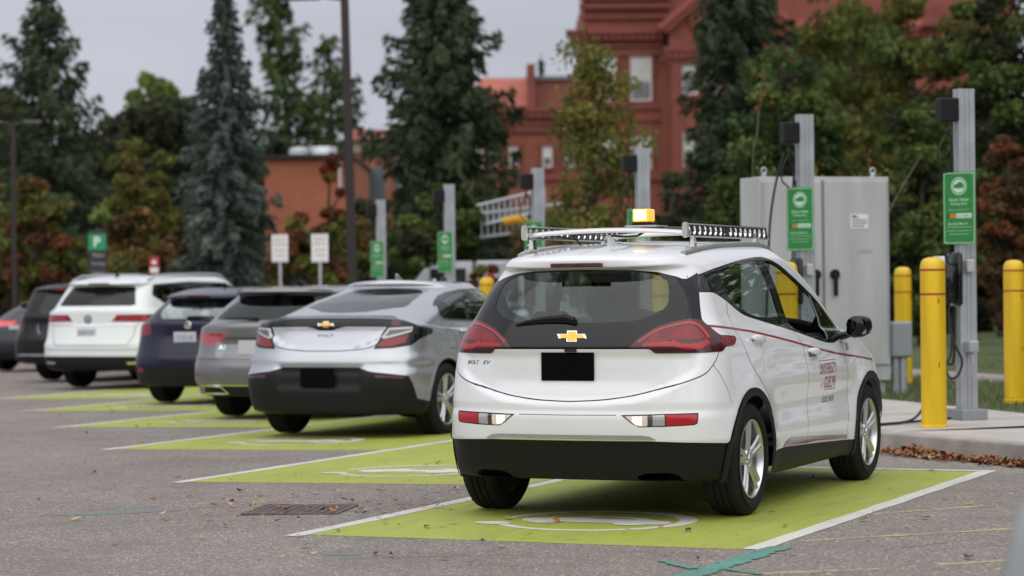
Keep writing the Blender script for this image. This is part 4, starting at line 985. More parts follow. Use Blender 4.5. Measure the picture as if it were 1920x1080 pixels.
# lettering on the front door, number on the wing
dF = HB['door'][3]
m = MB()
def _dp(u, v): return _S(1.585+u, v+.0, .002)
text_on(m, 'UNIVERSITY', .070, lambda u, v: _dp(u, .752+v), width=.40, bold=.006)
text_on(m, 'GUELPH', .074, lambda u, v: _dp(u+.045, .662+v), width=.27, bold=.006)
text_on(m, 'of', .05, lambda u, v: _dp(u-.135, .668+v), width=.05, shear=.4, bold=-.01)
for z, x0, x1 in ((.834, -.21, .20), (.651, -.06, .19)): m.add([_dp(a, b) for a, b in ((x0, z), (x1, z), (x1, z+.005), (x0, z+.005))], [(0, 1, 2, 3)])
text_on(m, 'LOCK SHOP', .038, lambda u, v: _dp(u+.03, .572+v), width=.28, m=1)
m.build('lettering', [M_decal, M_decalk], dF, smooth=0)
m = MB(); text_on(m, '35', .045, lambda u, v: _S(2.115+u, .885+v, .002), width=.075, bold=.01); m.build('fleet_number', M_decalk, HB['body'][0], smooth=0)
# cabin
seat(hb, 1.28, .36); seat(hb, 1.28, -.36); bench(hb, .45); dash(hb, 2.2, .99)
for o in hb.children:
    if o.name.startswith('rear_bench'): pass
hb_l = bpy.data.lights
# ------------------------------------------------------------------ shapes of the other parked cars
def mk_keys(c):
    """rings of a car body from a few measures; c: rb rear bumper x, gb/gt rear glass base and top (x,z), W, cowl, wt windscreen top x, nose x, zr roof"""
    rb, gb, gt, W = c['rb'], c['gb'], c['gt'], c['W']; zb = c.get('zb', .23); nx = c['nose']; zh = c.get('zh', .95); ws = c['ws']; cw = c['cowl']; zr = c['zr']; zs = c.get('zs', gb[1]-.04); D = c.get('D', .42); n = c.get('n', 2.9); zbs = c.get('zbs', .70)
    tr = c.get('tr', .045); Wb = c.get('Wb', W*.925); Wr = c.get('Wr', W*.70); zf = c.get('zf', zs); rt = c.get('rt', gt[0]-.04)
    xm = (rb+nx)/2
    K = [dict(z=zb, xr=rb+.16, D=D, n=3.2, xf=nx-.2, Df=.6, W=W*.90),
         dict(z=zb+.03, xr=rb+.05, D=D, n=3.2, xf=nx-.1, Df=.6, W=W*.955),
         dict(z=.36, xr=rb+.015, D=D, n=n, xf=nx-.03, Df=.6, W=W*.985),
         dict(z=.50, xr=rb, D=D, n=n, xf=nx, Df=.6, W=W),
         dict(z=zbs-.08, xr=rb+.005, D=D, n=n, xf=nx, Df=.65, W=W),
         dict(z=zbs, xr=rb+c.get('step', .05), D=D, n=n, xf=nx-.01, Df=.7, W=W*.995, tr=tr),
         dict(z=[(rb, (zbs+gb[1])/2+.02), (nx-.6, .80), (nx, .78)], xr=gb[0]*.45+(rb+.06)*.55, D=D, n=n, xf=nx-.06, Df=.75, W=W*.985, tr=tr),
         dict(z=[(rb, gb[1]-.05), (xm, zs-.06), (nx-.9, zf-.06), (nx-.1, .83)], xr=gb[0]-c.get('lip', .03), D=D, n=n, xf=nx-.15, Df=.8, W=W*.965, tr=tr+.01),
         dict(z=[(rb, gb[1]), (gb[0]+.9, zs), (xm, zs-.01), (cw, zf), (nx-.3, .90)], xr=gb[0], D=D, n=n, xf=nx-.35, Df=.8, W=Wb*1.015, tr=tr+.02),
         dict(z=[(rb, gb[1]+.03), (gb[0]+.9, zs+.04), (xm, zs+.03), (cw, zf+.05)], xr=gb[0]+(gt[0]-gb[0])*.1, D=D*.95, n=n, xf=cw+.1, Df=.8, W=Wb*.985, tr=tr+.02, nf=2.4),
         dict(z=[(gb[0], (gb[1]+gt[1])/2), (xm, (zs+zr)/2-.01), (cw, (zf+zr)/2)], xr=(gb[0]+gt[0])/2, D=c.get('Dg', D*.9), n=n, xf=(cw+ws)/2+.05, Df=.6, W=(Wb+Wr)/2*1.02, tr=c.get('trr', .09), nf=2.4),
         dict(z=[(gt[0], gt[1]), (gt[0]+.7, zr-.09), (xm, zr-.08), (ws, zr-.13)], xr=gt[0], D=c.get('Dt', D*.9), n=n, xf=ws+.1, Df=.5, W=Wr*1.05, tr=c.get('trr', .09), nf=2.5),
         dict(z=[(rt, gt[1]+.02), (gt[0]+.6, zr-.055), (xm, zr-.045), (ws, zr-.10)], xr=rt, D=c.get('Dt', D*.9), n=3, xf=ws+.03, Df=.5, W=Wr, tr=c.get('trr', .09), nf=2.6),
         dict(z=[(rt, gt[1]+.045), (gt[0]+.6, zr-.02), (xm, zr-.01), (ws, zr-.07)], xr=rt+.01, D=D*.8, n=3, xf=ws, Df=.45, W=Wr*.85, tr=c.get('trr', .09), nf=2.6),
         dict(z=[(rt, gt[1]+.06), (gt[0]+.6, zr), (xm, zr+.005), (ws, zr-.05)], xr=rt+.02, D=.3, n=3, xf=ws-.02, Df=.4, W=Wr*.5, tr=.08, nf=2.6),
         dict(z=[(rt, gt[1]+.065), (gt[0]+.6, zr+.008), (xm, zr+.012), (ws, zr-.045)], xr=rt+.025, D=.25, n=3, xf=ws-.03, Df=.4, W=.002, tr=0, nf=2.6)]
    for k in K: k['xm'] = xm
    return K
CAR = {
 'liftback': dict(pos=(7.10, 5.18), rb=-.90, gb=(-.68, 1.125), gt=(.62, 1.375), rt=.60, W=.90, cowl=2.35, ws=1.6, nose=3.62, zr=1.415, zs=.98, zbs=.66, step=.05, lip=.03, D=.48, Dg=.62, Dt=.5, n=3.2, Wb=.82, Wr=.60, wb=2.69, R=.335, zb=.22, trr=.12),
 'wagon': dict(pos=(10.15, 7.49), rb=-.98, gb=(-.86, 1.055), gt=(-.42, 1.335), rt=-.55, W=.915, cowl=2.7, ws=1.8, nose=3.7, zr=1.415, zs=.94, zbs=.66, step=.03, D=.46, n=2.9, Wb=.83, Wr=.62, wb=2.82, R=.335),
 'hatch': dict(pos=(13.42, 10.34), rb=-.86, gb=(-.74, 1.06), gt=(-.40, 1.295), rt=-.50, W=.895, cowl=2.5, ws=1.65, nose=3.4, zr=1.445, zs=.97, zbs=.66, step=.03, D=.44, n=2.9, Wb=.82, Wr=.62, wb=2.63, R=.325),
 'suv_white': dict(pos=(18.5, 14.85), rb=-1.08, gb=(-.96, 1.225), gt=(-.68, 1.545), rt=-.78, W=.985, cowl=2.9, ws=2.0, nose=3.9, zr=1.69, zs=1.10, zbs=.75, step=.03, D=.40, n=3.2, Wb=.92, Wr=.74, wb=2.98, R=.385, zb=.28),
 'suv_black': dict(pos=(21.6, 17.40), rb=-1.15, gb=(-1.04, 1.13), gt=(-.86, 1.50), rt=-.94, W=1.02, cowl=2.9, ws=2.0, nose=3.9, zr=1.63, zs=1.08, zbs=.78, step=.03, D=.34, n=3.6, Wb=.97, Wr=.80, wb=2.95, R=.39, zb=.30),
 'sedan_dark': dict(pos=(27.0, 22.16), rb=-1.0, gb=(-.60, 1.02), gt=(-.0, 1.29), rt=-.05, W=.93, cowl=2.6, ws=1.7, nose=3.7, zr=1.35, zs=.95, zbs=.68, step=.04, D=.46, n=2.9, Wb=.84, Wr=.62, wb=2.8, R=.34),
}
P_silver = mat('paint_silver', (.46, .475, .50), .26, metal=.75, coat=.7, var=.03, vscale=2, rvar=.05)
P_grey = mat('paint_grey', (.22, .222, .228), .30, metal=.7, coat=.6, var=.04, vscale=2)
P_blue = mat('paint_navy', (.008, .008, .030), .25, metal=0, spec=.35, coat=.25, var=.1, vscale=2)
P_white2 = mat('paint_white_far', (.76, .79, .79), .28, coat=.7, var=.02, vscale=2)
P_black = mat('paint_black', (.006, .006, .007), .22, spec=.3, coat=.1)
P_dgrey = mat('paint_dark_grey', (.022, .024, .027), .25, metal=.1, spec=.35, coat=.2)
M_lampred2 = mat('lamp_red_far', (.22, .008, .014), .22, coat=.4)
M_lamppink = mat('lamp_pink', (.42, .07, .085), .25, coat=.5)
M_platew = mat('plate_white', (.55, .56, .58), .5)
M_plateb = mat('plate_print', (.10, .14, .32), .5)
W_hi = lambda c: (c[:, 0] < .4)
W_side = lambda c: c[:, 1] > .4
def base_car(key, name, label, paint, feats, arch_r=.40, disp=None, wheels='five', seats=True, ax=0, res=None, lz=.95):
    c = CAR[key]; p = c['pos']
    root = empty(name, (p[0], p[1], gz(p[1])), 0, label, 'car', 'cars parked nose-in along the charger kerb')
    K = mk_keys(c); ac = arch_r-.035
    F = list(feats)+[dict(name='wheel_arch_trim' if c.get('cladding') else 'gap_or_crease_shade', view='side', mat=M_blackpl, poly=circ(cx, c['R'], arch_r-.02, 30), where=W_side) for cx in (0, c['wb'])]
    out, bvh, T, G = car_parts(root, K, F, paint, disp=disp, res=res or dict(nA=36, nB=56, nC=12, nv=70), arches=[(0, c['R'], ac), (c['wb'], c['R'], ac)], liner_z=lz, floor_z=c.get('zb', .23))
    for x in (0, c['wb']):
        for s in (-1, 1): wheel(root, x, s*(c['W']-.125), s, R=c['R'], w=.22, rr=c['R']*.69)
    if seats: seat(root, 1.25, .37); seat(root, 1.25, -.37); bench(root, .40); dash(root, c['cowl']-.35, 1.0)
    for s in (-1, 1):
        m = MB(); x0 = c['cowl']-.75; w0 = c['W']*.93
        m.loft([[(x0+cx+a*math.cos(q), s*(w0+t), c.get('zs', 1)+.09+b*math.sin(q)) for q in np.linspace(0, 2*PI, 12, endpoint=False)] for t, a, b, cx in ((0, .03, .03, .05), (.03, .06, .06, .02), (.15, .065, .07, 0), (.2, .03, .03, 0))])
        m.build('side_mirror', paint, root, smooth=60)
    return root, out, bvh
def plate(parent, bvh, y0, y1, z0, z1, mt, text=None, off=.006):
    p = surf_pt(bvh, 'rear', (y0+y1)/2, (z0+z1)/2, -1, off); m = MB(); m.box((p.x-.003, (y0+y1)/2, (z0+z1)/2), (.010, abs(y1-y0), z1-z0), bev=.003); o = m.build('license_plate', mt, parent)
    if text:
        m = MB(); text_on(m, text, (z1-z0)*.5, lambda u, v: (p.x-.0088, (y0+y1)/2-u, z0+(z1-z0)*.24+v), width=abs(y1-y0)*.8); m.build('plate_print', M_plateb, o, smooth=0)
    return o
def fin(parent, bvh, x, paint, y=.003):
    zt = surf_pt(bvh, 'top', x, y).z; m = MB()
    m.loft([[(x+l0, y, zt+h), (x+(l0+l1)/2, y+w, zt+h), (x+l1, y, zt+h), (x+(l0+l1)/2, y-w, zt+h)] for h, l0, l1, w in ((-.01, 0, .19, .028), (.015, .006, .165, .02), (.04, .02, .11, .01), (.06, .04, .07, .003))]); return m.build('roof_antenna', paint, parent, smooth=80)
# ---- silver liftback
def lb_disp(G, N):
    x, y, z = G[..., 0], G[..., 1], G[..., 2]; rear = sstep(-x, .2, .35); d = 0*x
    e = .805+.16*np.clip(y/.6, 0, 1.3)**3
    d -= rear*.022*sstep(z-e, -.01, .012)*(1-sstep(z, .985, 1.02))*(1-sstep(y, .60, .68))
    d += rear*.018*np.exp(-((z-.72)/.035)**2)
    d -= rear*.03*sstep(.655-z, 0, .02)*sstep(z, .44, .49)*(1-sstep(y, .38, .46))
    d += (x > .5)*.012*np.exp(-((z-.92)/.03)**2)*(N[..., 1] > .3)
    for cx in (0, 2.69): d += (N[..., 1] > .3)*.018*np.exp(-((np.hypot(x-cx, z-.335)-.43)/.08)**2)
    return d
F = []
def fa(name, view, mt, **k): F.append(dict(name=name, view=view, mat=mt, **k))
fa('taillight', 'corner', mat('lamp_frame', (.45, .45, .44), .25, metal=.4), line=[(-.15, .915), (-.05, .995), (.235, 1.004), (.215, .975), (-.13, .915)], w=.018, where=W_hi, mode='pair', push=.003)
fa('taillight', 'corner', mat('lamp_inner', (.10, .10, .10), .2, metal=.3, coat=.5), poly=[(-.13, .918), (-.05, .995), (.23, 1.0), (.21, .978)], where=W_hi, mode='pair', push=.002)
fa('taillight', 'corner', M_lampred2, poly=[(-.235, .836), (-.15, .900), (.17, .945), (.12, .872), (-.06, .838)], where=W_hi, mode='pair', push=.002)
fa('taillight', 'corner', M_reddark, poly=[(.0, 1.083), (.10, 1.062), (.08, 1.022), (-.03, 1.022)], where=W_hi, mode='pair', push=.002)
fa('taillight', 'corner', M_gloss, poly=[(-.27, .815), (-.087, 1.010), (.02, 1.10), (.103, 1.084), (.344, 1.018), (.606, .988), (.592, .95), (.353, .905), (.196, .845), (-.055, .822)], where=W_hi, mode='pair')
fa('spoiler_band', 'rear', M_gloss, poly=[(0, 1.118), (.52, 1.112), (.62, 1.09), (.60, 1.012), (.20, 1.016), (.12, 1.0), (.07, .983), (0, .982)], where=lambda c: c[:, 0] < -.2)
fa('rear_window', 'top', G_dark, poly=[(-.40, 0), (-.36, .22), (-.13, .50), (-.04, .51), (.50, .41), (.58, .33), (.60, 0)], where=lambda c: (c[:, 2] > 1.13) & (c[:, 0] < .62))
fa('side_window', 'side', G_side, poly=rounded([(.36, 1.235), (.64, 1.288), (.86, 1.318), (.94, 1.20), (.98, 1.045), (.46, 1.075)], .03), where=W_side, mode='pair', id=1)
fa('side_window', 'side', G_side, poly=rounded([(1.02, 1.325), (1.40, 1.325), (1.8, 1.25), (2.25, 1.05), (1.10, 1.035)], .03), where=W_side, mode='pair', id=2)
fa('window_trim', 'side', M_chrome, line=spl([(.16, 1.19), (.10, 1.13), (.145, 1.075), (.465, 1.056), (.863, 1.034), (1.24, 1.012), (2.3, .995)], 4), w=.012, where=W_side, push=.002)
fa('window_trim', 'side', M_gloss, poly=[(.11, 1.13), (.145, 1.199), (.259, 1.240), (.45, 1.284), (.643, 1.318), (.869, 1.343), (1.258, 1.352), (1.65, 1.31), (2.0, 1.20), (2.38, 1.03), (2.35, .99), (1.24, 1.014), (.863, 1.036), (.465, 1.059), (.145, 1.079)], where=W_side)
fa('lower_bumper', 'corner', M_reddark, poly=[(-.30, .585), (.06, .566), (.075, .552), (-.29, .553)], where=W_hi, push=.002)
fa('lower_bumper', 'corner', M_blackpl, poly=[(-2, .1), (.62, .1), (.545, .325), (.258, .366), (.173, .504), (.11, .575), (-.311, .612), (-.37, .622), (-.453, .652), (-2, .652)], where=lambda c: c[:, 0] < .2)
fa('sill_trim', 'side', M_blackpl, poly=[(.2, .1), (.2, .33), (2.4, .31), (2.4, .1)], where=W_side)
fa('gap_or_crease_shade', 'rear', M_dark, line=spl([(.63, 1.01), (.60, .94), (.551, .88), (.448, .825), (.193, .80), (0, .798)], 4), w=.008, where=lambda c: c[:, 0] < -.3)
fa('gap_or_crease_shade', 'side', M_dark, line=spl([(.30, 1.06), (.30, .95), (.37, .8), (.42, .6), (.42, .33)], 4), w=.007, where=W_side)
fa('gap_or_crease_shade', 'side', M_dark, line=[(1.10, 1.03), (1.13, .7), (1.10, .32)], w=.007, where=W_side)
fa('gap_or_crease_shade', 'side', M_dark, line=rounded([(.02, .98), (.20, .96), (.22, .80), (.05, .80)], .03)[[*range(20), 0]], w=.006, where=W_side)
lb, LB, lbv = base_car('liftback', 'liftback_car', 'silver liftback with black tail band and blanked plate, second car from the right', P_silver, F, .40, lb_disp, res=dict(nA=46, nB=66, nC=12, nv=90), lz=1.0)
plate(LB['body'][0], lbv, -.165, .175, .478, .642, M_plate_black, off=.03)
bowtie(LB['spoiler_band'][0], lambda u, v, o: surf_pt(lbv, 'rear', u+.0, 1.025+v, -1, o+.002), .95)
m = MB(); text_on(m, 'VOLT', .024, lambda u, v: surf_pt(lbv, 'rear', -u, .925+v, -1, .003), width=.16, bold=.01, space=1.3); m.build('lettering', M_badge, LB['body'][0], smooth=0)
fin(lb, lbv, .72, P_silver)
for d, hx in ((0, .36), (1, .36)):
    s = (1, -1)[d]; p = surf_pt(lbv, 'side', hx+.03, .955, s, .0); m = MB(); m.box((hx+.03, p.y+s*.022, .955), (.20, .025, .028), bev=.01); m.build('door_handle', M_chrome, lb)
# ---- grey wagon
def wg_disp(G, N):
    x, y, z = G[..., 0], G[..., 1], G[..., 2]; rear = sstep(-x, .2, .35); d = 0*x
    d -= rear*.02*sstep(.868-z, 0, .02)*(1-sstep(.70-z, 0, .03))*(1-sstep(y, .42, .5)); d += rear*.012*np.exp(-((z-.655)/.02)**2)
    d -= rear*.02*sstep(.385-z, 0, .02)
    return d
F = []
fa('taillight', 'corner', M_lampred2, poly=[(-.44, .918), (-.2, .918), (-.2, .90), (-.42, .896)], where=W_hi, mode='pair', push=.002)
fa('taillight', 'corner', M_lamppink, poly=[(-.48, .932), (.30, .935), (.27, .86), (.08, .812), (-.07, .806), (-.316, .800), (-.505, .886)], where=W_hi, mode='pair')
fa('rear_window', 'rear', G_dark, poly=[(0, 1.06), (.55, 1.066), (.60, 1.09), (.49, 1.235), (.42, 1.31), (0, 1.335)], where=W_hi)
fa('side_window', 'side', G_side, poly=rounded([(-.35, 1.23), (.1, 1.30), (.75, 1.315), (.78, 1.0), (.1, 1.02)], .04), where=W_side, mode='pair', id=1)
fa('side_window', 'side', G_side, poly=rounded([(.86, 1.315), (1.5, 1.30), (2.3, 1.05), (2.3, .99), (.86, 1.0)], .04), where=W_side, mode='pair', id=2)
fa('window_trim', 'side', M_gloss, poly=[(-.42, 1.24), (.1, 1.33), (.9, 1.345), (1.6, 1.32), (2.5, 1.02), (2.4, .97), (.1, .99), (-.1, 1.03)], where=W_side)
fa('bumper_trim', 'corner', M_chrome, poly=[(-2, .384), (-.27, .384), (-.30, .370), (-2, .370)], where=W_hi, push=.006)
fa('bumper_trim', 'corner', M_chrome, line=[(-.15, .372), (-.50, .364), (-.58, .290), (-.17, .285)], w=.013, where=W_hi, push=.008)
fa('reflector', 'corner', M_lampred2, poly=[(-.12, .50), (.12, .51), (.10, .475), (-.12, .47)], where=W_hi, mode='pair')
fa('lower_bumper', 'corner', M_blackpl, poly=[(-2, .1), (.5, .1), (.5, .20), (-.17, .275), (-.2, .372), (-2, .372)], where=W_hi)
fa('gap_or_crease_shade', 'rear', M_dark, line=[(0, .872), (.40, .870), (.62, .915)], w=.012, where=W_hi)
fa('gap_or_crease_shade', 'corner', M_dark, line=[(-2, .655), (-.2, .652), (.30, .66)], w=.008, where=W_hi)
fa('gap_or_crease_shade', 'side', M_dark, line=[(.25, 1.0), (.45, .7), (.45, .3)], w=.007, where=W_side)
fa('gap_or_crease_shade', 'side', M_dark, line=[(1.10, 1.0), (1.10, .3)], w=.007, where=W_side)
wg, WG, wgv = base_car('wagon', 'wagon_car', 'grey metallic wagon with pale red tail lamps, between the silver liftback and the navy hatchback', P_grey, F, .385, wg_disp, seats=True)
plate(WG['body'][0], wgv, .215, -.10, .70, .85, M_platew, off=.02)
m = MB(); text_on(m, 'A3', .045, lambda u, v: surf_pt(wgv, 'rear', .43-u, .755+v, -1, .003), width=.09, bold=.02); text_on(m, 'allroad', .03, lambda u, v: surf_pt(wgv, 'rear', -.30-u, .94+v, -1, .003), width=.2, bold=.01); m.build('lettering', M_chrome, WG['body'][0], smooth=0)
fin(wg, wgv, .05, P_black)
m = MB(); p = surf_pt(wgv, 'rear', .0, 1.07); m.tube([(p.x-.02, .02, 1.075), (p.x-.02, .25, 1.085), (p.x-.015, .42, 1.08)], [.018, .012, .006]); m.build('wiper', M_blackpl, WG['rear_window'][0])
# ---- navy hatchback
F = []
fa('taillight', 'corner', M_lampred2, poly=[(-.18, .872), (-.145, 1.02), (.10, 1.02), (.35, .95), (.33, .86), (.05, .855)], where=W_hi, mode='pair')
fa('rear_window', 'rear', glass('glass_bright', (.5, .58, .58), 2.6), poly=[(0, 1.068), (.40, 1.066), (.485, 1.12), (.50, 1.18), (.47, 1.25), (0, 1.272)], where=W_hi)
fa('window_trim', 'rear', M_gloss, poly=[(0, 1.05), (.62, 1.05), (.60, 1.16), (.54, 1.275), (0, 1.295)], where=lambda c: c[:, 0] < -.1)
fa('side_window', 'side', G_side, poly=rounded([(-.20, 1.25), (.1, 1.31), (.75, 1.33), (.78, 1.03), (.1, 1.05)], .04), where=W_side, mode='pair', id=1)
fa('side_window', 'side', G_side, poly=rounded([(.86, 1.33), (1.4, 1.31), (2.1, 1.07), (2.1, 1.02), (.86, 1.03)], .04), where=W_side, mode='pair', id=2)
fa('window_trim', 'side', M_gloss, poly=[(-.26, 1.26), (.1, 1.345), (.9, 1.365), (1.45, 1.34), (2.3, 1.04), (2.2, 1.0), (.1, 1.02)], where=W_side)
fa('reflector', 'corner', M_lampred2, poly=[(-.14, .465), (-.0, .465), (.02, .41), (-.14, .407)], where=W_hi, mode='pair')
fa('lower_bumper', 'corner', M_blackpl, poly=[(-2, .1), (.6, .1), (.5, .48), (-2, .492)], where=W_hi)
fa('gap_or_crease_shade', 'rear', M_dark, line=[(0, .653), (.478, .653), (.50, .70), (.56, .87)], w=.008, where=W_hi)
hk, HK, hkv = base_car('hatch', 'compact_car', 'dark navy hatchback with white plate, between the grey wagon and the white SUV', P_blue, F, .38, None)
plate(HK['body'][0], hkv, .19, -.125, .765, .905, M_platew, 'CKWB 482', off=.004)
m = MB(); p = surf_pt(hkv, 'rear', .0, .985); m.lathe([(0, -.012), (.045, -.010), (.052, 0), (.045, .004)], c=(p.x, .0, .985), axis='x', n=20); m.build('emblem', M_chrome, HK['body'][0])
m = MB(); p = surf_pt(hkv, 'rear', -.05, 1.075); m.tube([(p.x-.02, .02, 1.08), (p.x-.025, -.15, 1.086), (p.x-.01, -.42, 1.082)], [.02, .018, .008]); m.build('wiper', M_blackpl, HK['rear_window'][0])
m = MB(); p = surf_pt(hkv, 'rear', 0, 1.33); m.box((-.51, 0, 1.335), (.02, .30, .02)); m.build('brake_light', M_reddark, HK['body'][0])
fin(hk, hkv, .10, P_black)
# ---- white SUV
F = []
fa('taillight', 'corner', mat('lamp_red_bar', (.42, .02, .025), .15, coat=1), poly=[(-.50, 1.075), (.0, 1.075), (.0, 1.045), (-.50, 1.045)], where=W_hi, mode='pair', push=.002)
fa('taillight', 'corner', M_redlamp, poly=[(-.65, 1.015), (-.56, 1.115), (.15, 1.118), (.12, .99), (-.05, 1.005)], where=W_hi, mode='pair')
fa('rear_window', 'rear', G_dark, poly=[(0, 1.245), (.60, 1.245), (.66, 1.26), (.56, 1.50), (.52, 1.53), (0, 1.54)], where=W_hi)
fa('side_window', 'side', G_dark, poly=rounded([(-.50, 1.36), (-.51, 1.44), (-.40, 1.53), (.45, 1.565), (.50, 1.24), (-.1, 1.26)], .05), where=W_side, mode='pair', id=1)
fa('side_window', 'side', G_dark, poly=rounded([(.56, 1.565), (1.35, 1.55), (1.38, 1.20), (.56, 1.24)], .03), where=W_side, mode='pair', id=2)
fa('side_window', 'side', G_side, poly=rounded([(1.44, 1.55), (1.8, 1.5), (2.6, 1.22), (2.55, 1.17), (1.44, 1.20)], .03), where=W_side, mode='pair', id=3)
fa('window_trim', 'side', M_gloss, poly=rounded([(-.56, 1.40), (-.45, 1.56), (.5, 1.60), (1.5, 1.58), (2.0, 1.50), (2.8, 1.18), (2.7, 1.13), (1.4, 1.17), (.3, 1.21), (-.2, 1.23)], .04), where=W_side)
fa('chrome_trim', 'corner', M_chrome, poly=[(-2, .972), (-.55, .972), (-.3, .985), (-.1, .985), (-.1, .965), (-2, .945)], where=W_hi, push=.012)
fa('lower_bumper', 'corner', M_chrome, poly=[(-.42, .415), (-.16, .42), (-.16, .39), (-.40, .385)], where=W_hi, push=.004)
fa('lower_bumper', 'corner', M_blackpl, poly=[(-2, .1), (.62, .1), (.56, .40), (.1, .46), (-.1, .50), (-2, .505)], where=W_hi)
fa('sill_trim', 'side', M_blackpl, poly=[(.2, .1), (.2, .43), (2.7, .43), (2.7, .1)], where=W_side)
fa('gap_or_crease_shade', 'rear', M_dark, line=[(0, .66), (.62, .66), (.70, .80), (.72, .98)], w=.009, where=W_hi)
fa('gap_or_crease_shade', 'corner', M_dark, line=[(-2, .60), (.3, .60)], w=.009, where=W_hi)
fa('gap_or_crease_shade', 'side', M_dark, line=[(.45, 1.25), (.55, .9), (.50, .43)], w=.008, where=W_side)
fa('gap_or_crease_shade', 'side', M_dark, line=[(1.41, 1.2), (1.41, .43)], w=.008, where=W_side)
sw, SWH, swv = base_car('suv_white', 'large_suv', 'large white SUV with wide rear window and chrome strip, beside the navy hatchback', P_white2, F, .45, None, lz=1.15)
plate(SWH['body'][0], swv, .235, -.08, .775, .915, M_platew, 'BYWT 317', off=.004)
m = MB(); p = surf_pt(swv, 'rear', .09, 1.06); a = np.linspace(0, 2*PI, 25); m.tube(np.stack([0*a+p.x-.006, .07+.055*np.cos(a), 1.05+.055*np.sin(a)], 1), .008, n=6); m.tube([(p.x-.006, .105, 1.085), (p.x-.006, .07, 1.01), (p.x-.006, .035, 1.085)], .007, n=6); m.build('emblem', M_badge, SWH['body'][0])
for s in (-1, 1):
    m = MB(); m.tube([(x, s*.66, surf_pt(swv, 'top', x, s*.62).z+(.035 if .0 < i < 9 else 0)) for i, x in enumerate(np.linspace(-.5, 1.9, 10))], .016); m.build('roof_rail', M_railw, sw, smooth=60)
fin(sw, swv, -.35, P_black)
m = MB(); m.box((-.80, 0, 1.575), (.03, .34, .02)); m.build('brake_light', M_reddark, SWH['body'][0])
# ---- black SUV
F = []
fa('taillight', 'corner', M_reddark, poly=[(-.28, .80), (-.25, 1.10), (.05, 1.12), (.05, .80)], where=W_hi, mode='pair')
fa('rear_window', 'rear', G_dark, poly=[(0, 1.13), (.70, 1.13), (.74, 1.15), (.66, 1.45), (.60, 1.49), (0, 1.50)], where=W_hi)
fa('side_window', 'side', G_dark, poly=rounded([(-.6, 1.45), (.6, 1.50), (.65, 1.15), (-.55, 1.15)], .05), where=W_side, mode='pair', id=1)
fa('side_window', 'side', G_dark, poly=rounded([(.72, 1.50), (1.9, 1.45), (2.6, 1.17), (.72, 1.15)], .05), where=W_side, mode='pair', id=2)
fa('chrome_trim', 'corner', M_galv, poly=[(-2, .47), (-.25, .47), (-.25, .44), (-2, .44)], where=W_hi, push=.008)
fa('gap_or_crease_shade', 'rear', M_dark, line=[(0, .62), (.8, .62)], w=.01, where=W_hi)
fa('lower_bumper', 'corner', M_blackpl, poly=[(-2, .1), (.6, .1), (.5, .40), (-2, .40)], where=W_hi)
sb, SB, sbv = base_car('suv_black', 'midsize_suv', 'black SUV with a bright rear step strip, partly behind the white SUV', P_black, F, .45, None, lz=1.15)
plate(SB['body'][0], sbv, .17, -.15, .80, .94, mat('plate_dim', (.3, .3, .32), .5), off=.004)
m = MB(); p = surf_pt(sbv, 'rear', .3, .95, -1, .01); m.tube(spl([(p.x-.005, .42, .96), (p.x-.012, .42, .84), (p.x-.012, .34, .78), (p.x-.012, .22, .78)], 5), .022, n=8); m.build('gate_trim', mat('trim_dim', (.25, .26, .28), .3, metal=.6), SB['body'][0])
m = MB(); m.box((-1.17, -.0, .40), (.05, .10, .10), bev=.01); m.lathe([(0, -.03), (.025, -.02), (.028, 0), (.02, .02), (0, .03)], c=(-1.22, 0, .47)); m.build('tow_hitch', M_galv, sb)
m = MB(); m.box((-.955, 0, 1.53), (.02, .30, .02)); m.build('brake_light', M_redmid, SB['body'][0])
# ---- dark car at the left edge
F = []
fa('taillight', 'corner', mat('lamp_red_bright', (.55, .02, .02), .2, coat=1, emit=(1, .03, .02), estr=.25), poly=[(-.55, .90), (-.50, .985), (.25, .99), (.35, .93), (.10, .87), (.06, .74), (-.06, .70), (-.05, .86)], where=W_hi, mode='pair')
fa('taillight', 'corner', M_redlamp, poly=[(.50, .965), (.80, .955), (.78, .76), (.50, .74)], where=W_hi, mode='pair')
fa('rear_window', 'top', G_dark, poly=[(-.42, 0), (-.38, .3), (-.1, .55), (.0, .5), (.12, 0)], where=lambda c: (c[:, 2] > 1.02) & (c[:, 0] < .15))
fa('side_window', 'side', G_side, poly=rounded([(.2, 1.15), (.5, 1.26), (1.2, 1.28), (1.9, 1.18), (2.2, 1.02), (.3, 1.0)], .04), where=W_side, mode='pair')
fa('lower_bumper', 'corner', M_blackpl, poly=[(-2, .1), (.6, .1), (.5, .40), (-2, .42)], where=W_hi)
fa('gap_or_crease_shade', 'rear', M_dark, line=[(0, .66), (.6, .68), (.64, .86)], w=.01, where=W_hi)
sd_, SDn, sdv = base_car('sedan_dark', 'sedan_car', 'dark grey sedan with bright red tail lamps, cut off by the left edge', P_dgrey, F, .40, None)
plate(SDn['body'][0], sdv, .16, -.16, .78, .90, M_platew, off=.004)
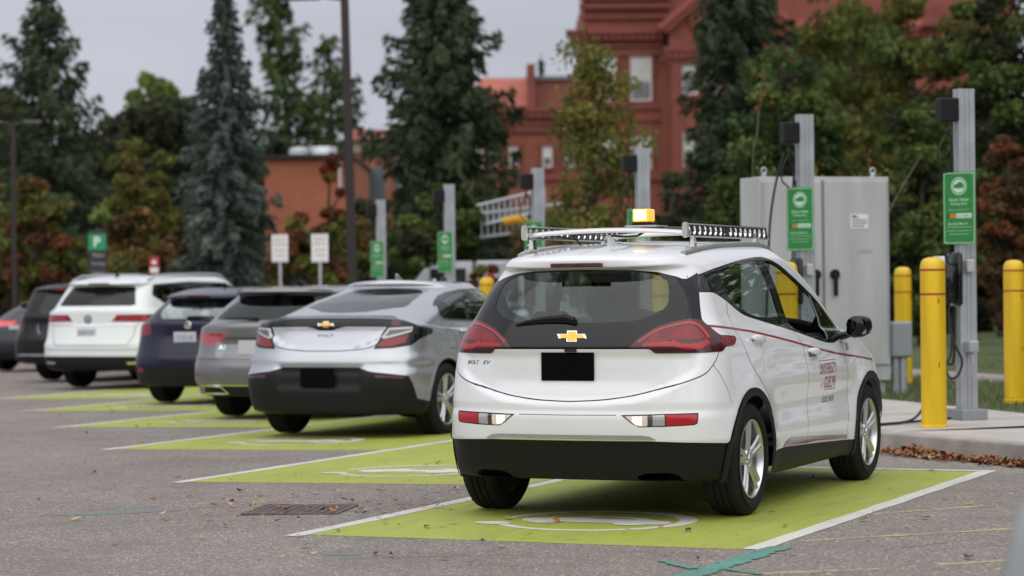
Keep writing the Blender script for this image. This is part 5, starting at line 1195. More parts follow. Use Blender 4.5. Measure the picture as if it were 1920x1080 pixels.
# ------------------------------------------------------------------ bollards, charging posts, cabinet, signs, lamps
M_by = mat('bollard_yellow', (.78, .50, .008), .42, var=.13, vscale=1.6, stretch=(5, 5, .7), detail=7, rvar=.1, coat=.15)
M_bred = mat('bollard_red', (.35, .03, .02), .5)
M_galv2 = mat('galvanised_groove', (.25, .26, .28), .5, metal=.5)
M_rub = mat('cable_black', (.012, .012, .013), .55)
M_signg = mat('sign_green', (.018, .225, .045), .45)
M_signw = mat('sign_white', (.78, .80, .78), .45)
M_cab = mat('cabinet_grey', (.46, .47, .465), .42, var=.10, vscale=1.3, stretch=(4, 4, .6), rvar=.08, detail=7)
M_cab2 = mat('cabinet_seam', (.20, .21, .21), .6)
M_orange = mat('sign_orange', (.55, .18, .03), .5)
def make_bollard():
    b = empty('bollard', (0, 0, 0)); m = MB()
    m.lathe([(.0, -.02), (.112, -.02), (.112, .012), (.100, .02), (.099, 1.26)], n=40, m=0)
    m.lathe([(.1015, .03), (.1015, 1.27), (.1015, 1.27), (.099, 1.30), (.090, 1.335), (.070, 1.356), (.035, 1.366), (0, 1.368)], n=40, m=0)
    m.build('sleeve', M_by, b, smooth=50)
    for z in (1.07, 1.265):
        r = MB(); r.lathe([(.1005, z-.008), (.1040, z-.007), (.1040, z+.007), (.1005, z+.008)], n=40); r.build('reflective_band', M_bred, b)
    for z, s in ((1.01, .022), (.50, .018)):
        q = MB(); a = PI+.65
        for i in range(7): t = a+i*.02*((i*37) % 5-2)*.25; q.add([(.1025*math.cos(t+u*.12), .1025*math.sin(t+u*.12), z+v*s+((i*13) % 7-3)*.006) for u, v in ((0, 0), (.6, .1), (.5, .5), (.1, .4))], [(0, 1, 2, 3)])
        q.build('scuff', M_dark, b, smooth=0)
    return b
BL = [(kp(.447, .67), 'yellow bollard with two red bands at the kerb, right of the white hatchback'),
      (kp(3.85, 3.17), 'yellow bollard cut off by the right edge of the photo, behind the nearest charging post'),
      (np.array([14.94, 1.97]), 'yellow bollard standing behind the grey cabinet, against its junction box'),
      (kp(3.35, .60), 'yellow bollard seen through the open front side window of the white hatchback'),
      (np.array([13.2, 4.38]), 'yellow bollard seen through the rear window of the white hatchback'),
      (np.array([16.86, 8.17]), 'yellow bollard whose top shows between the silver liftback and the white hatchback')]
_b0 = make_bollard()
for i, (p, lb) in enumerate(BL):
    b = _b0 if i == 0 else copy_tree(_b0)
    b.location = (p[0], p[1], gz(p[1])+(.15 if i != 2 else .13)); b.rotation_euler.z = .3*i
    tag(b, lb, 'bollard', 'yellow bollards guarding the charging posts')
def sign_face(m, w, h, fn, base, frame, detail=True):
    """green charging sign: white rim, round car badge, lines of words"""
    P = rounded([(-w/2, -h/2), (w/2, -h/2), (w/2, h/2), (-w/2, h/2)], .022, 4)
    ROT = lambda s, k: P*[s, k]
    for k, (sx, sy, mi, o) in enumerate(((1, 1, 0, .0015), (.955, .978, 1, .0025), (.915, .958, 0, .0035))):
        for t in earclip(P*[sx, sy]): m.add([fn(u, v, o) for u, v in t], [(0, 1, 2)], mi)
def make_post(sign=True, s_h=1.60):
    """charging post; local -x faces the stalls, +y/-y along the row"""
    r = empty('charging_post', (0, 0, 0)); H = 2.80
    m = MB(); a, b = .075, .052
    prof = [(-a, -b), (-a*.35, -b), (-a*.30, -b+.006), (-a*.22, -b+.006), (-a*.17, -b), (a*.17, -b), (a*.22, -b+.006), (a*.30, -b+.006), (a*.35, -b), (a, -b), (a, -b*.4), (a-.005, -b*.3), (a-.005, b*.3), (a, b*.4), (a, b), (a*.35, b), (a*.30, b-.006), (-a*.30, b-.006), (-a*.35, b), (-a, b), (-a, b*.4), (-a+.005, b*.3), (-a+.005, -b*.3), (-a, -b*.4)]
    m.prism(prof, 0, H); m.build('pole', M_galv, r, smooth=0)
    m = MB(); m.box((0, 0, .045), (.24, .30, .09), bev=.006); o = m.build('base_cover', mat('tread_plate', (.30, .31, .33), .4, metal=.6, bump=.0), r)
    m = MB(); k = 0
    for yy in np.linspace(-.13, .13, 9):
        for zz in np.linspace(.012, .078, 4):
            k += 1; s = 1 if (k+int(yy*70)) % 2 else -1
            for xx, sx in ((-.1205, -1), (.1205, 1)): m.box((xx, yy, zz), (.004, .022, .005), M=None)
    for xx in np.linspace(-.10, .10, 7):
        for zz in np.linspace(.012, .078, 4):
            for yy in (-.1505, .1505): m.box((xx, yy, zz), (.022, .004, .005))
    m.build('tread', mat('tread_bright', (.55, .57, .6), .35, metal=.7), o)
    m = MB(); m.box((-.165, -.02, 2.62), (.17, .13, .20), bev=.012); bx = m.build('cable_retractor', M_blackpl, r); 
    m = MB(); m.tube([(-.17, -.02, 2.53), (-.17, -.02, 2.47)], .012); m.lathe([(0, -.02), (.02, -.015), (.022, 0), (.018, .02), (0, .028)], c=(-.17, -.02, 2.445)); m.build('hook', M_rub, bx)
    m = MB(); m.box((-.175, -.0, 1.16), (.13, .22, .33), bev=.035); m.box((-.10, 0, 1.19), (.05, .24, .45), bev=.02); ch = m.build('charger', M_gloss, r, smooth=50)
    m = MB(); m.box((-.245, -.0, 1.175), (.022, .205, .42), bev=.01); m.build('cover', mat('charger_white', (.70, .71, .70), .3, coat=.4), ch, smooth=50)
    m = MB(); m.box((-.258, 0, 1.13), (.003, .12, .05)); m.lathe([(0, 0), (.014, 0)], c=(-.2575, 0, 1.30), axis='x', n=14); m.build('cover_print', M_ink, ch)
    m = MB(); m.box((.0, -.085, 1.30), (.07, .065, .11), bev=.01); m.build('gauge_box', mat('clear_box', (.5, .5, .48), .2, metal=.2), r)
    m = MB(); m.box((.0, -.105, .62), (.09, .11, .10), bev=.012); m.tube([(0, -.10, .57), (0, -.13, .50), (-.01, -.13, .42), (-.03, -.10, .36)], .010); m.build('conduit_box', M_galv, r)
    m = MB(); S = lambda p, n=6: spl(p, n)
    m.tube(S([(-.17, -.02, 2.43), (-.25, -.03, 2.28), (-.24, -.0, 2.16), (-.14, .05, 2.08), (-.08, .07, 1.9), (-.07, .075, 1.5)]), .0085)
    m.tube(S([(-.17, -.01, 2.43), (-.12, .0, 2.38), (-.10, .04, 2.25), (-.10, .07, 2.0), (-.11, .07, 1.4)]), .0085)
    m.tube(S([(-.17, -.03, 1.0), (-.18, -.05, .80), (-.14, -.09, .62), (-.10, -.12, .50), (-.14, -.12, .38), (-.20, -.09, .36), (-.22, -.05, .46), (-.14, .0, .58), (-.12, .02, .9)]), .011)
    m.tube(S([(-.19, .05, 1.0), (-.22, .06, .72), (-.20, .03, .52), (-.12, 0, .50), (-.11, -.02, .95)]), .011)
    m.build('cable', M_rub, r, smooth=60)
    if sign:
        M = Matrix.Rotation(math.radians(PI*0+SIGN_A), 4, 'Z'); c = Vector((-.075, -.085, 1.79))
        c = Vector((-.02, -.0, 1.79))
        f = lambda u, v, o: tuple(Vector((c.x, c.y, c.z+v)) + Vector((math.cos(SIGN_A), math.sin(SIGN_A), 0))*(.085+o) + Vector((-math.sin(SIGN_A), math.cos(SIGN_A), 0))*(u+.015))
        w, h = .305, .61
        m = MB(); P = rounded([(-w/2, -h/2), (w/2, -h/2), (w/2, h/2), (-w/2, h/2)], .022, 4); n = len(P)
        m.add([f(u, v, 0) for u, v in P]+[f(u, v, -.003) for u, v in P], [(i, (i+1) % n, n+(i+1) % n, n+i) for i in range(n)]+[tuple(range(n, 2*n))], 1)
        for sx, sy, mi, o in ((1, 1, 0, .000), (.95, .975, 1, .001), (.91, .955, 0, .002)):
            for t in earclip(P*[sx, sy]): m.add([f(u, v, o) for u, v in t], [(0, 1, 2)], mi)
        def disc(cu, cv, r_, mi, o, n=24):
            m.add([f(cu+r_*math.cos(a), cv+r_*math.sin(a), o) for a in np.linspace(0, 2*PI, n, endpoint=False)], [tuple(range(n))], mi)
        disc(0, .185, .075, 1, .003); disc(0, .185, .066, 0, .004); disc(0, .185, .058, 1, .005)
        m.add([f(u, .175+v, .006) for u, v in ((-.048, 0), (-.046, .022), (-.02, .028), (.0, .045), (.03, .042), (.048, .02), (.05, 0), (.03, -.008), (-.03, -.008))], [tuple(range(9))], 0)
        F_ = lambda dy, o=.003: (lambda u, v: f(u, dy+v, o))
        text_on(m, 'Electric Vehicle', .027, F_(.058), width=.185, m=1, bold=.01); text_on(m, 'Parking Only', .027, F_(.020), width=.155, m=1, bold=.01)
        text_on(m, 'Monday   September 5th', .013, F_(-.022), width=.19, m=1)
        m.add([f(u, v, .003) for u, v in ((-.115, -.083), (-.095, -.083), (-.095, -.047), (-.115, -.047))], [(0, 1, 2, 3)], 2)
        m.add([f(u, v, .003) for u, v in ((-.088, -.083), (-.035, -.083), (-.035, -.047), (-.088, -.047))], [(0, 1, 2, 3)], 3)
        m.add([f(u, v, .003) for u, v in ((-.028, -.085), (.12, -.085), (.12, -.045), (-.028, -.045))], [(0, 1, 2, 3)], 1)
        text_on(m, 'User Lefleur', .018, lambda u, v: f(.045+u, -.074+v, .004), width=.125, m=2)
        text_on(m, '8am-5pm Mon-Fri', .026, lambda u, v: f(u-.01, -.148+v, .003), width=.19, m=1, bold=.01)
        m.add([f(u, v, .003) for u, v in ((-.12, -.163), (.12, -.163), (.12, -.160), (-.12, -.160))], [(0, 1, 2, 3)], 1)
        text_on(m, 'Unauthorized Vehicles Subject To', .015, F_(-.200), width=.235, m=1); text_on(m, 'Towing at Owners Expense', .015, F_(-.228), width=.19, m=1)
        m.build('sign', [M_signg, mat('sign_rim', (.55, .72, .58), .45), M_ink, M_orange], r, smooth=0)
        m = MB(); q = [f(-.03, .2, -.004), f(.03, .2, -.004), f(.03, -.2, -.004), f(-.03, -.2, -.004)]; q2 = [f(-.02, .2, -.10), f(.02, .2, -.10), f(.02, -.2, -.10), f(-.02, -.2, -.10)]
        m.add(q+q2, [(0, 1, 2, 3), (7, 6, 5, 4), (0, 4, 5, 1), (1, 5, 6, 2), (2, 6, 7, 3), (3, 7, 4, 0)]); m.build('sign_bracket', M_galv, r)
    return r
# local -x is turned towards the stalls: world direction 129 deg
POST_RZ = math.radians(129-180); SIGN_A = math.radians(163-math.degrees(POST_RZ))
PP = [((7.18, -.50), 'nearest charging post, tallest in view, with white wall charger and tread plate foot'),
      ((9.46, 1.56), 'charging post in front of the grey cabinet, green sign over the hatchback roof'),
      ((13.45, 4.68), 'charging post rising behind the amber beacon of the white hatchback'),
      ((16.6, 7.30), 'charging post behind the left end of the hatchback roof rack, beside the ladder truck'),
      ((19.9, 10.1), 'charging post standing behind the roof of the silver liftback, under the dark spruce'),
      ((24.1, 13.3), 'farthest charging post, just right of the tall dark lamp pole')]
_p0 = make_post()
for i, (p, lb) in enumerate(PP):
    o = _p0 if i == 0 else copy_tree(_p0)
    o.location = (p[0], p[1], gz(p[1])+.148); o.rotation_euler.z = POST_RZ+(0, .03, -.02, .02, -.03, .01)[i]; tag(o, lb, 'charger', 'charging posts in a row behind the kerb')
# cable from the charger to the hatchback's front, lying on the slab and hanging over the kerb
q1 = Matrix.Rotation(POST_RZ, 4, 'Z') @ Vector((-.2, .0, 1.0))
m = MB(); m.tube(spl([(6.95, -.35, .55), (6.75, -.25, .30), (6.45, -.20, .18), (6.1, -.05, .162), (5.6, .12, .162), (5.25, .28, .165)], 8), .011)
m.tube(spl([(7.0, -.40, .165), (6.3, -.12, .163), (5.9, .1, .163), (5.3, .45, .165)], 8), .010)
tag(m.build('charging_cable', M_rub, smooth=60), 'black charging cable trailing over the concrete slab from the nearest post', 'cable')
m = MB(); m.tube(spl([(9.33, 1.72, 2.58), (9.30, 1.80, 2.3), (9.28, 1.86, 1.9), (9.24, 1.88, 1.3), (9.2, 1.9, .6)], 8), .012)
m.tube(spl([(9.36, 1.70, 2.58), (9.42, 1.66, 2.35), (9.50, 1.66, 2.1), (9.5, 1.68, 1.6), (9.45, 1.7, .6)], 8), .010)
tag(m.build('charging_cable', M_rub, smooth=60), 'black cables hanging from the charging post in front of the grey cabinet', 'cable')
# electrical cabinet
PLc = CAM_POS[:2]+_F[:2]*25.5+_R[:2]*((1425-960)/CAM_F*25.5); cab_rz = math.radians(-50)
cb = empty('electrical_cabinet', (PLc[0], PLc[1], .10), cab_rz, 'tall pale grey two door electrical cabinet with lifting eyes behind the charging posts', 'cabinet')
W_, H_, D_ = 1.49, 2.18, .52       # local: x along the face to the right, -y outward normal towards the camera side
cu = {}
m = MB(); m.box((W_/2, .25+D_/2-.25, H_/2+.16), (W_, D_, H_-.32+.30), bev=.008); m.build('housing', M_cab, cb)
m = MB(); m.box((W_/2, D_/2+.01, .10), (W_-.10, D_-.06, .42)); m.build('plinth', mat('plinth_grey', (.33, .35, .35), .5), cb)
dz0, dz1 = .34, H_+.11
for x0, x1 in ((.02, .70), (.735, W_-.02)):
    m = MB(); m.box(((x0+x1)/2, -.012, (dz0+dz1)/2), (x1-x0, .024, dz1-dz0), bev=.006); d = m.build('door', M_cab, cb)
    lx = x1-.08 if x0 < .5 else x0+.10
    m = MB(); m.lathe([(0, 0), (.055, 0), (.050, .03), (0, .035)], c=(lx, -.055, 1.30), axis='y', n=20); m.box((lx, -.065, 1.19), (.05, .03, .24), bev=.014); m.build('handle', M_blackpl, d)
    m = MB()
    hx_ = x0+.012 if x0 < .5 else x1-.012; m.tube([(hx_, -.028, dz0+.08), (hx_, -.028, dz1-.08)], .007)
    for k in range(9): m.tube([(hx_, -.028, dz0+.15+k*.21), (hx_, -.028, dz0+.25+k*.21)], .010)
    m.build('hinge', M_galv, d)
m = MB(); m.box((.7175, -.006, (dz0+dz1)/2), (.036, .010, dz1-dz0)); m.build('seam', M_cab2, cb)
for x in (.10, W_-.14):
    m = MB(); a = np.linspace(0, 2*PI, 17); m.tube(np.stack([x+.028*np.cos(a), 0*a+.10, H_+.22+.028*np.sin(a)], 1), .010); m.lathe([(0, 0), (.03, 0), (.03, .03), (.014, .05)], c=(x, .10, H_+.15)); m.build('lifting_eye', M_galv, cb)
m = MB(); m.box((1.13, -.0265, 1.86), (.20, .004, .15)); m.build('label_plate', M_signw, cb)
m = MB()
for k, ww in enumerate((.08, .17, .17, .14)): m.box((1.13-(.17-ww)/2, -.0292, 1.90-k*.03), (ww, .002, .014))
m.box((1.07, -.0292, 1.915), (.05, .002, .02)); m.build('label_print', mat('print_grey', (.22, .22, .23), .6), cb)
m = MB(); text_on(m, 'hoffman', .045, lambda u, v: (1.19+u, -.0265, 1.52+v), width=.17, shear=.3); m.build('maker_mark', mat('mark_grey', (.30, .31, .32), .5), cb)
m = MB(); m.box((1.635, .12, .60), (.25, .22, .38), bev=.02); jb = m.build('junction_box', mat('box_grey', (.30, .33, .36), .45, metal=.2), cb)
m = MB()
for x in (1.59, 1.68): m.tube([(x, .1, .45), (x, .1, -.1)], .045, n=12)
m.build('conduit', M_galv, jb)
# small white signs on posts
def small_sign(p, d_, lb, red=True, z1=2.1):
    s = empty('parking_sign', (p[0], p[1], gz(p[1])+.1), math.radians(200), lb, 'sign', 'small white parking signs beyond the cars')
    m = MB(); m.box((0, 0, (z1-.1)/2), (.05, .05, z1-.1)); m.build('post', M_galv, s)
    m = MB(); m.box((.03, 0, z1-.27), (.006, .30, .50), bev=.002); f = m.build('panel', M_signw, s)
    m = MB(); fn = lambda dz: (lambda u, v: (.034, u, z1-.27+dz+v))
    MR = mat('sign_red', (.45, .03, .03), .5)
    text_on(m, 'PERMIT', .05, fn(.13), width=.22); text_on(m, 'PARKING', .05, fn(.05), width=.23)
    text_on(m, '24 HRS', .05, fn(-.06), width=.2); text_on(m, '7 DAYS', .05, fn(-.15), width=.2)
    for (a, b) in ((-.135, .135),): m.box((.0335, 0, .23+z1-.27), (.001, .27, .008)); m.box((.0335, 0, -.23+z1-.27), (.001, .27, .008))
    m.build('print', mat('sign_print', (.42, .12, .12), .5), f, smooth=0)
    return s
def at(px, d, z=None):
    """ground position at image column px and depth d (for laying out far things)"""
    F, R, U = cam_axes(); P = CAM_POS[:2]+F[:2]*d+R[:2]*((px-960)/CAM_F*d); return P
def zat(px, py, d): return CAM_POS[2] + ((531.7-(px-960)*.0110)-py)/CAM_F*d
P = at(526, 44); small_sign(P, 44, 'white parking sign with red print, left one of the pair beyond the wagon', z1=zat(526, 448, 44)-gz(P[1])-.0)
P = at(601, 43); small_sign(P, 43, 'white parking sign with red print, right one of the pair by the lamp pole', z1=zat(601, 447, 43)-gz(P[1])-.0)
M_bronze = mat('pole_bronze', (.030, .024, .022), .5, metal=.3)
def lamp_pole(px, d, top, r, heads, label, k=1.0):
    P = at(px, d); o = empty('street_lamp', (P[0], P[1], gz(P[1])), math.radians(23), label, 'street lamp')
    m = MB(); m.loft([[(s*a, t*a, z) for s, t in ((-1, -1), (1, -1), (1, 1), (-1, 1))] for a, z in ((r*1.15, 0), (r, top*.5), (r*.9, top))]); m.box((0, 0, .15), (r*3.4, r*3.4, .3), bev=.02); p = m.build('pole', M_bronze, o)
    for s in heads:
        m = MB(); m.tube([(0, 0, top-.05), (0, s*.45*k, top+.02)], .035); h = m.build('arm', M_bronze, p)
        m = MB(); m.box((0, s*(.45+.42)*k, top+.03), (.34*k, .80*k, .13*k), bev=.03); m.build('lamp_head', mat('head_grey', (.10, .10, .105), .5), o)
    return o
lamp_pole(664, 48, zat(672, -6, 48)-gz(at(664, 48)[1]), .085, (1,), 'tall dark bronze lamp pole with one arm, in front of the spruces')
bpy.data.objects['street_lamp'].rotation_euler.x = math.radians(-1.0)
lamp_pole(28, 54, zat(28, 232, 54)-gz(at(28, 54)[1]), .05, (-1, 1), 'distant twin headed lamp pole at the far left above the dark cars', .5)
# wayfinding sign
P = at(184, 46); w = empty('wayfinding_sign', (P[0], P[1], gz(P[1])), math.radians(203), 'tall black direction sign with a green P panel at the far left', 'sign')
zt = zat(184, 432, 46)-gz(P[1]); m = MB(); m.box((0, 0, zt/2), (.10, .34, zt), bev=.01); m.build('slab', mat('sign_black', (.03, .032, .035), .5), w)
m = MB(); m.box((.054, 0, zt-.22), (.008, .33, .30)); g_ = m.build('green_panel', mat('panel_green', (.02, .30, .12), .5), w)
m = MB(); text_on(m, 'P', .19, lambda u, v: (.0595, u, zt-.31+v), bold=.03); m.build('letter', M_signw, g_, smooth=0)
m = MB()
for k, tx in enumerate(('Visitor', 'Parking', 'Gordon St', 'Library', 'Campus')): text_on(m, tx, .075, lambda u, v: (.0525, u+.02, zt-.50-k*.17+v), width=.24, m=0)
m.build('print', mat('print_pale', (.45, .45, .45), .5), w, smooth=0)
m = MB(); m.box((.053, -.15*-1, zt-.95), (.004, .07, .09)); m.box((.053, .15, zt-1.55), (.004, .07, .09)); m.build('marker', M_orange, w)
P = at(290, 50); s = empty('notice_sign', (P[0], P[1], gz(P[1])), math.radians(203), 'small red and white notice on a post above the roof of the white SUV', 'sign')
zt = zat(290, 480, 50)-gz(P[1]); m = MB(); m.box((0, 0, (zt-.05)/2), (.05, .05, zt-.05)); m.build('post', M_galv, s)
m = MB(); m.box((.035, 0, zt-.19), (.01, .21, .36), bev=.003); p_ = m.build('panel', mat('notice_red', (.38, .03, .035), .5), s)
m = MB(); m.box((.041, 0, zt-.29), (.002, .17, .11)); a = np.linspace(0, 2*PI, 16, endpoint=False); m.add([(.0415, .05*math.cos(t), zt-.13+.05*math.sin(t)) for t in a], [tuple(range(16))]); m.build('print', M_signw, p_, smooth=0)
# ------------------------------------------------------------------ trees
def lmat(name, c, tr=.25):
    if name in MATS: return MATS[name]
    m = bpy.data.materials.new(name); m.use_nodes = True; n, l = nodes(m); n.clear()
    o = n.new('ShaderNodeOutputMaterial'); d = n.new('ShaderNodeBsdfDiffuse'); t = n.new('ShaderNodeBsdfTranslucent'); mx = n.new('ShaderNodeMixShader'); mx.inputs[0].default_value = tr
    tc = n.new('ShaderNodeTexCoord').outputs['Object']; r = ramp(n, l, noise_node(n, l, tc, 1.3, 4), [(.3, tuple(x*.7 for x in c)), (.7, tuple(min(1, x*1.3) for x in c))])
    l.new(r, d.inputs[0]); l.new(r, t.inputs[0]); l.new(d.outputs[0], mx.inputs[1]); l.new(t.outputs[0], mx.inputs[2]); l.new(mx.outputs[0], o.inputs[0])
    MATS[name] = m; return m
LC = {'spruce': [(.034, .046, .026), (.048, .062, .034), (.024, .033, .020)],
      'blue': [(.052, .064, .054), (.072, .086, .074), (.032, .042, .034)],
      'pine': [(.035, .055, .020), (.055, .080, .028), (.022, .036, .016)],
      'green': [(.062, .085, .026), (.088, .112, .036), (.044, .060, .020)],
      'bright': [(.10, .14, .035), (.13, .17, .05), (.07, .10, .03)],
      'mixed': [(.075, .080, .026), (.11, .085, .030), (.13, .078, .032), (.06, .070, .024)],
      'ochre': [(.10, .078, .028), (.13, .085, .032), (.075, .072, .026)],
      'rust': [(.13, .050, .026), (.10, .045, .024), (.075, .050, .024)],
      'olive': [(.085, .092, .026), (.115, .105, .032), (.065, .075, .022)],
      'lime': [(.12, .125, .032), (.15, .13, .040), (.09, .10, .028)],
      'red': [(.15, .030, .020), (.10, .032, .020), (.07, .045, .024)],
      'brown': [(.085, .048, .028), (.065, .042, .024), (.045, .040, .020)],
      'dark': [(.026, .032, .017), (.036, .040, .021), (.020, .024, .015)]}
LC = {k: [tuple(c*(2.05 if k in ('spruce', 'dark', 'blue', 'pine') else 1.7) for c in t) for t in v] for k, v in LC.items()}
def LMs(k): return [lmat('leaf_%s_%s' % (k, 'abcd'[i]), c) for i, c in enumerate(LC[k])]
M_bark = mat('bark', (.06, .045, .035), .95, bump=.5, bscale=12, var=.3, vscale=5)
M_barkp = mat('bark_pale', (.16, .14, .12), .9, var=.3, vscale=8)
def cards(C, U, Vv, L, Wd):
    """leaf cards: centre C, long axis U, short axis V, length L, width W -> pointed quads"""
    a = C-U*(L/2)[:, None]; b = C+Vv*(Wd/2)[:, None]; c = C+U*(L/2)[:, None]; d = C-Vv*(Wd/2)[:, None]
    return np.stack([a, b, c, d], 1).reshape(-1, 3)
def unit(v): return v/np.maximum(np.linalg.norm(v, axis=-1, keepdims=True), 1e-9)
def conifer(P, z0, H, R, key, seed, label, group=None, droop=.35, nb=150, npb=70, size=.30, low=.06, lean=(0, 0), name='spruce_tree', taper=.85, gap=.0):
    rs = np.random.RandomState(seed)
    o = empty(name, (P[0], P[1], z0), 0, label, 'tree', group)
    m = MB(); zz = np.linspace(0, H*.97, 9); m.tube([(lean[0]*(z/H)**2, lean[1]*(z/H)**2, z) for z in zz], [max(.02, H*.018*(1-z/H)+.02) for z in zz], n=8); m.build('trunk', M_bark, o)
    Cs, Us, Vs, Ls, Ws, Id = [], [], [], [], [], []
    for i in range(nb):
        h = low+(1-low)*((i+rs.rand()*.5)//5*5+rs.rand()*1.6)/nb; z = h*H; az = i*2.399+rs.uniform(-.5, .5)
        if rs.rand() < gap: continue
        L = R*(1-h)**taper*rs.uniform(.5, 1.18)+.10
        n = max(10, int(1.9*npb*(L/R)**1.1+10)); t = rs.power(1.35, n)
        x = t*L; dz = x*(.30-.1*rs.rand())*(h) - droop*x**1.0*(1-h*.7)*(.5+.8*t)+ .30*L*np.maximum(0, t-.8)
        dr = np.array([math.cos(az), math.sin(az), 0]); sd_ = np.array([-dr[1], dr[0], 0])
        sp = (.05+.34*(1-t)**.8)*L*.5
        off = rs.uniform(-1, 1, n)*sp
        C = dr*x[:, None]+sd_*off[:, None]+np.stack([0*x, 0*x, z+dz-np.abs(off)*.30-rs.power(.6, n)*size*1.3], 1)
        C[:, 0] += lean[0]*h**2; C[:, 1] += lean[1]*h**2
        U = unit(dr[None]*rs.uniform(.2, 1, (n, 1))+sd_[None]*rs.uniform(-.9, .9, (n, 1))+np.array([0, 0, -1.])*rs.uniform(.1, 1.0, (n, 1)))
        Vv = unit(np.cross(U, unit(rs.normal(size=(n, 3)))))
        Cs.append(C); Us.append(U); Vs.append(Vv); Ls.append(size*rs.uniform(.5, 1.15, n)); Ws.append(size*rs.uniform(.16, .34, n)); Id.append(np.where(rs.rand(n) < .6, rs.randint(0, 3), rs.randint(0, 3, n)))
    C, U, V_, L, W_ = map(np.concatenate, (Cs, Us, Vs, Ls, Ws)); ids = np.concatenate(Id)
    raw_obj('crown', cards(C, U, V_, L, W_), np.arange(len(C)*4).reshape(-1, 4), LMs(key), o, idx=ids)
    return o
def broadleaf(P, z0, H, R, key, seed, label, group=None, nc=90, nl=110, size=.22, base=.18, shape='oval', name='leafy_tree', trunk_r=.13, Ry=None, key2=None):
    rs = np.random.RandomState(seed); r_ = random.Random(seed)
    o = empty(name, (P[0], P[1], z0), 0, label, 'tree', group)
    cz = H*(1+base)/2; rz = H*(1-base)/2
    cen = []
    while len(cen) < nc:
        q = rs.uniform(-1, 1, 3); l = np.linalg.norm(q)
        if l > 1 or l < .35 and rs.rand() < .6: continue
        k = {'oval': 1.0, 'cone': (1-.72*max(0, (q[2]+1)/2)**1.2), 'column': 1.0-.5*max(0, q[2]), 'dome': 1.0}[shape]
        bump = 1+.18*math.sin(3*math.atan2(q[1], q[0])+seed)+.12*math.sin(5*q[2]+seed*2)
        cen.append((q[0]*R*k*bump, q[1]*R*k*bump, cz+q[2]*rz))
    cen = np.array(cen)
    m = MB(); top = H*.86; zs_ = np.linspace(0, top, 7); wob = rs.normal(0, .05*R, (7, 2)); wob[0] = 0
    tr = [(wob[i, 0], wob[i, 1], z) for i, z in enumerate(zs_)]
    m.tube(tr, [trunk_r*(1-.85*i/6) for i in range(7)], n=8)
    for i in range(0, nc, 4):
        c = cen[i]; zb = max(H*base*.8, c[2]-np.hypot(c[0], c[1])*.9-.2); zb = min(zb, top*.95); j = zb/top*6; a = np.array(tr[int(j)]); a = a+(np.array(tr[min(6, int(j)+1)])-a)*(j-int(j))
        mid = (a+c)/2+[0, 0, -.05*R]; m.tube([a, mid, c], [trunk_r*.32, trunk_r*.2, trunk_r*.06], n=5)
    m.build('trunk', M_bark, o)
    nl = int(nl*1.45); n = nc*nl; ci = np.repeat(np.arange(nc), nl); cr = R*rs.uniform(.16, .34, nc)
    d = unit(rs.normal(size=(n, 3)))*(rs.rand(n)**.45)[:, None]*cr[ci][:, None]*[1.1, 1.1, .8]
    C = cen[ci]+d; U = unit(rs.normal(size=(n, 3))+[0, 0, -.4]); V_ = unit(np.cross(U, rs.normal(size=(n, 3))))
    s = size*.72*rs.uniform(.6, 1.4, n); mt = LMs(key); cid = rs.randint(0, len(mt), nc); ids = np.where(rs.rand(n) < .65, cid[ci], rs.randint(0, len(mt), n))
    if key2:
        k0 = len(mt); mt = mt+LMs(key2); m2 = rs.rand(nc) < .35; ids = np.where(m2[ci], k0+ids % len(LC[key2]), ids)
    raw_obj('crown', cards(C, U, V_, s, s*.62), np.arange(n*4).reshape(-1, 4), mt, o, idx=ids)
    return o
def tz(px, py, d, P): return zat(px, py, d)-gz(P[1])
def con(px, top, d, halfw, key, seed, label, **k):
    P = at(px, d); H = tz(px, top, d, P); return conifer(P, gz(P[1]), H, halfw/CAM_F*d, key, seed, label, **k)
def dec(px, top, d, halfw, key, seed, label, **k):
    P = at(px, d); H = tz(px, top, d, P); return broadleaf(P, gz(P[1]), H, halfw/CAM_F*d, key, seed, label, **k)
GT = 'trees behind the parking lot'
con(85, -25, 78, 215, 'spruce', 11, 'tall dark spruce at the far left, bare sky beside its top', group=GT, nb=210, npb=95, size=.38, taper=.68, gap=.10, droop=.18)
con(425, -35, 56, 140, 'blue', 12, 'tall narrow blue spruce with drooping boughs left of the lamp pole', group=GT, droop=.55, nb=230, npb=100, size=.24, taper=.78, low=.03)
con(556, -60, 118, 125, 'pine', 13, 'leaning green conifer with wispy top just right of the blue spruce', group=GT, nb=130, npb=70, size=.55, lean=(-1.2, .6), taper=.5, gap=.2, droop=.05, name='conifer_tree')
con(625, 55, 122, 165, 'pine', 14, 'smaller open crowned conifer behind the tall lamp pole', group=GT, nb=120, npb=70, size=.55, taper=.6, gap=.2, droop=.02, name='conifer_tree')
con(832, -85, 66, 200, 'spruce', 15, 'big dark spruce in the middle, in front of the brick building', group=GT, nb=230, npb=120, size=.36, taper=.5, low=.05, droop=.2)
con(1392, -90, 62, 165, 'spruce', 16, 'dark spruce covering the right half of the gabled brick bay', group=GT, nb=220, npb=110, size=.34, taper=.42, low=.04, droop=.2)
con(1019, 84, 210, 26, 'spruce', 17, 'small distant spruce top above the low roof left of the brick building', group=GT, nb=60, npb=30, size=.8)
dec(285, 175, 88, 95, 'dark', 21, 'dark broad tree between the far left spruce and the blue spruce', group=GT, nc=110, nl=95, size=.38, shape='dome', base=.1)
dec(205, 260, 84, 120, 'dark', 22, 'low dark tree under the far left spruce, behind the wayfinding sign', group=GT, nc=110, nl=90, size=.36, shape='dome', base=.05)
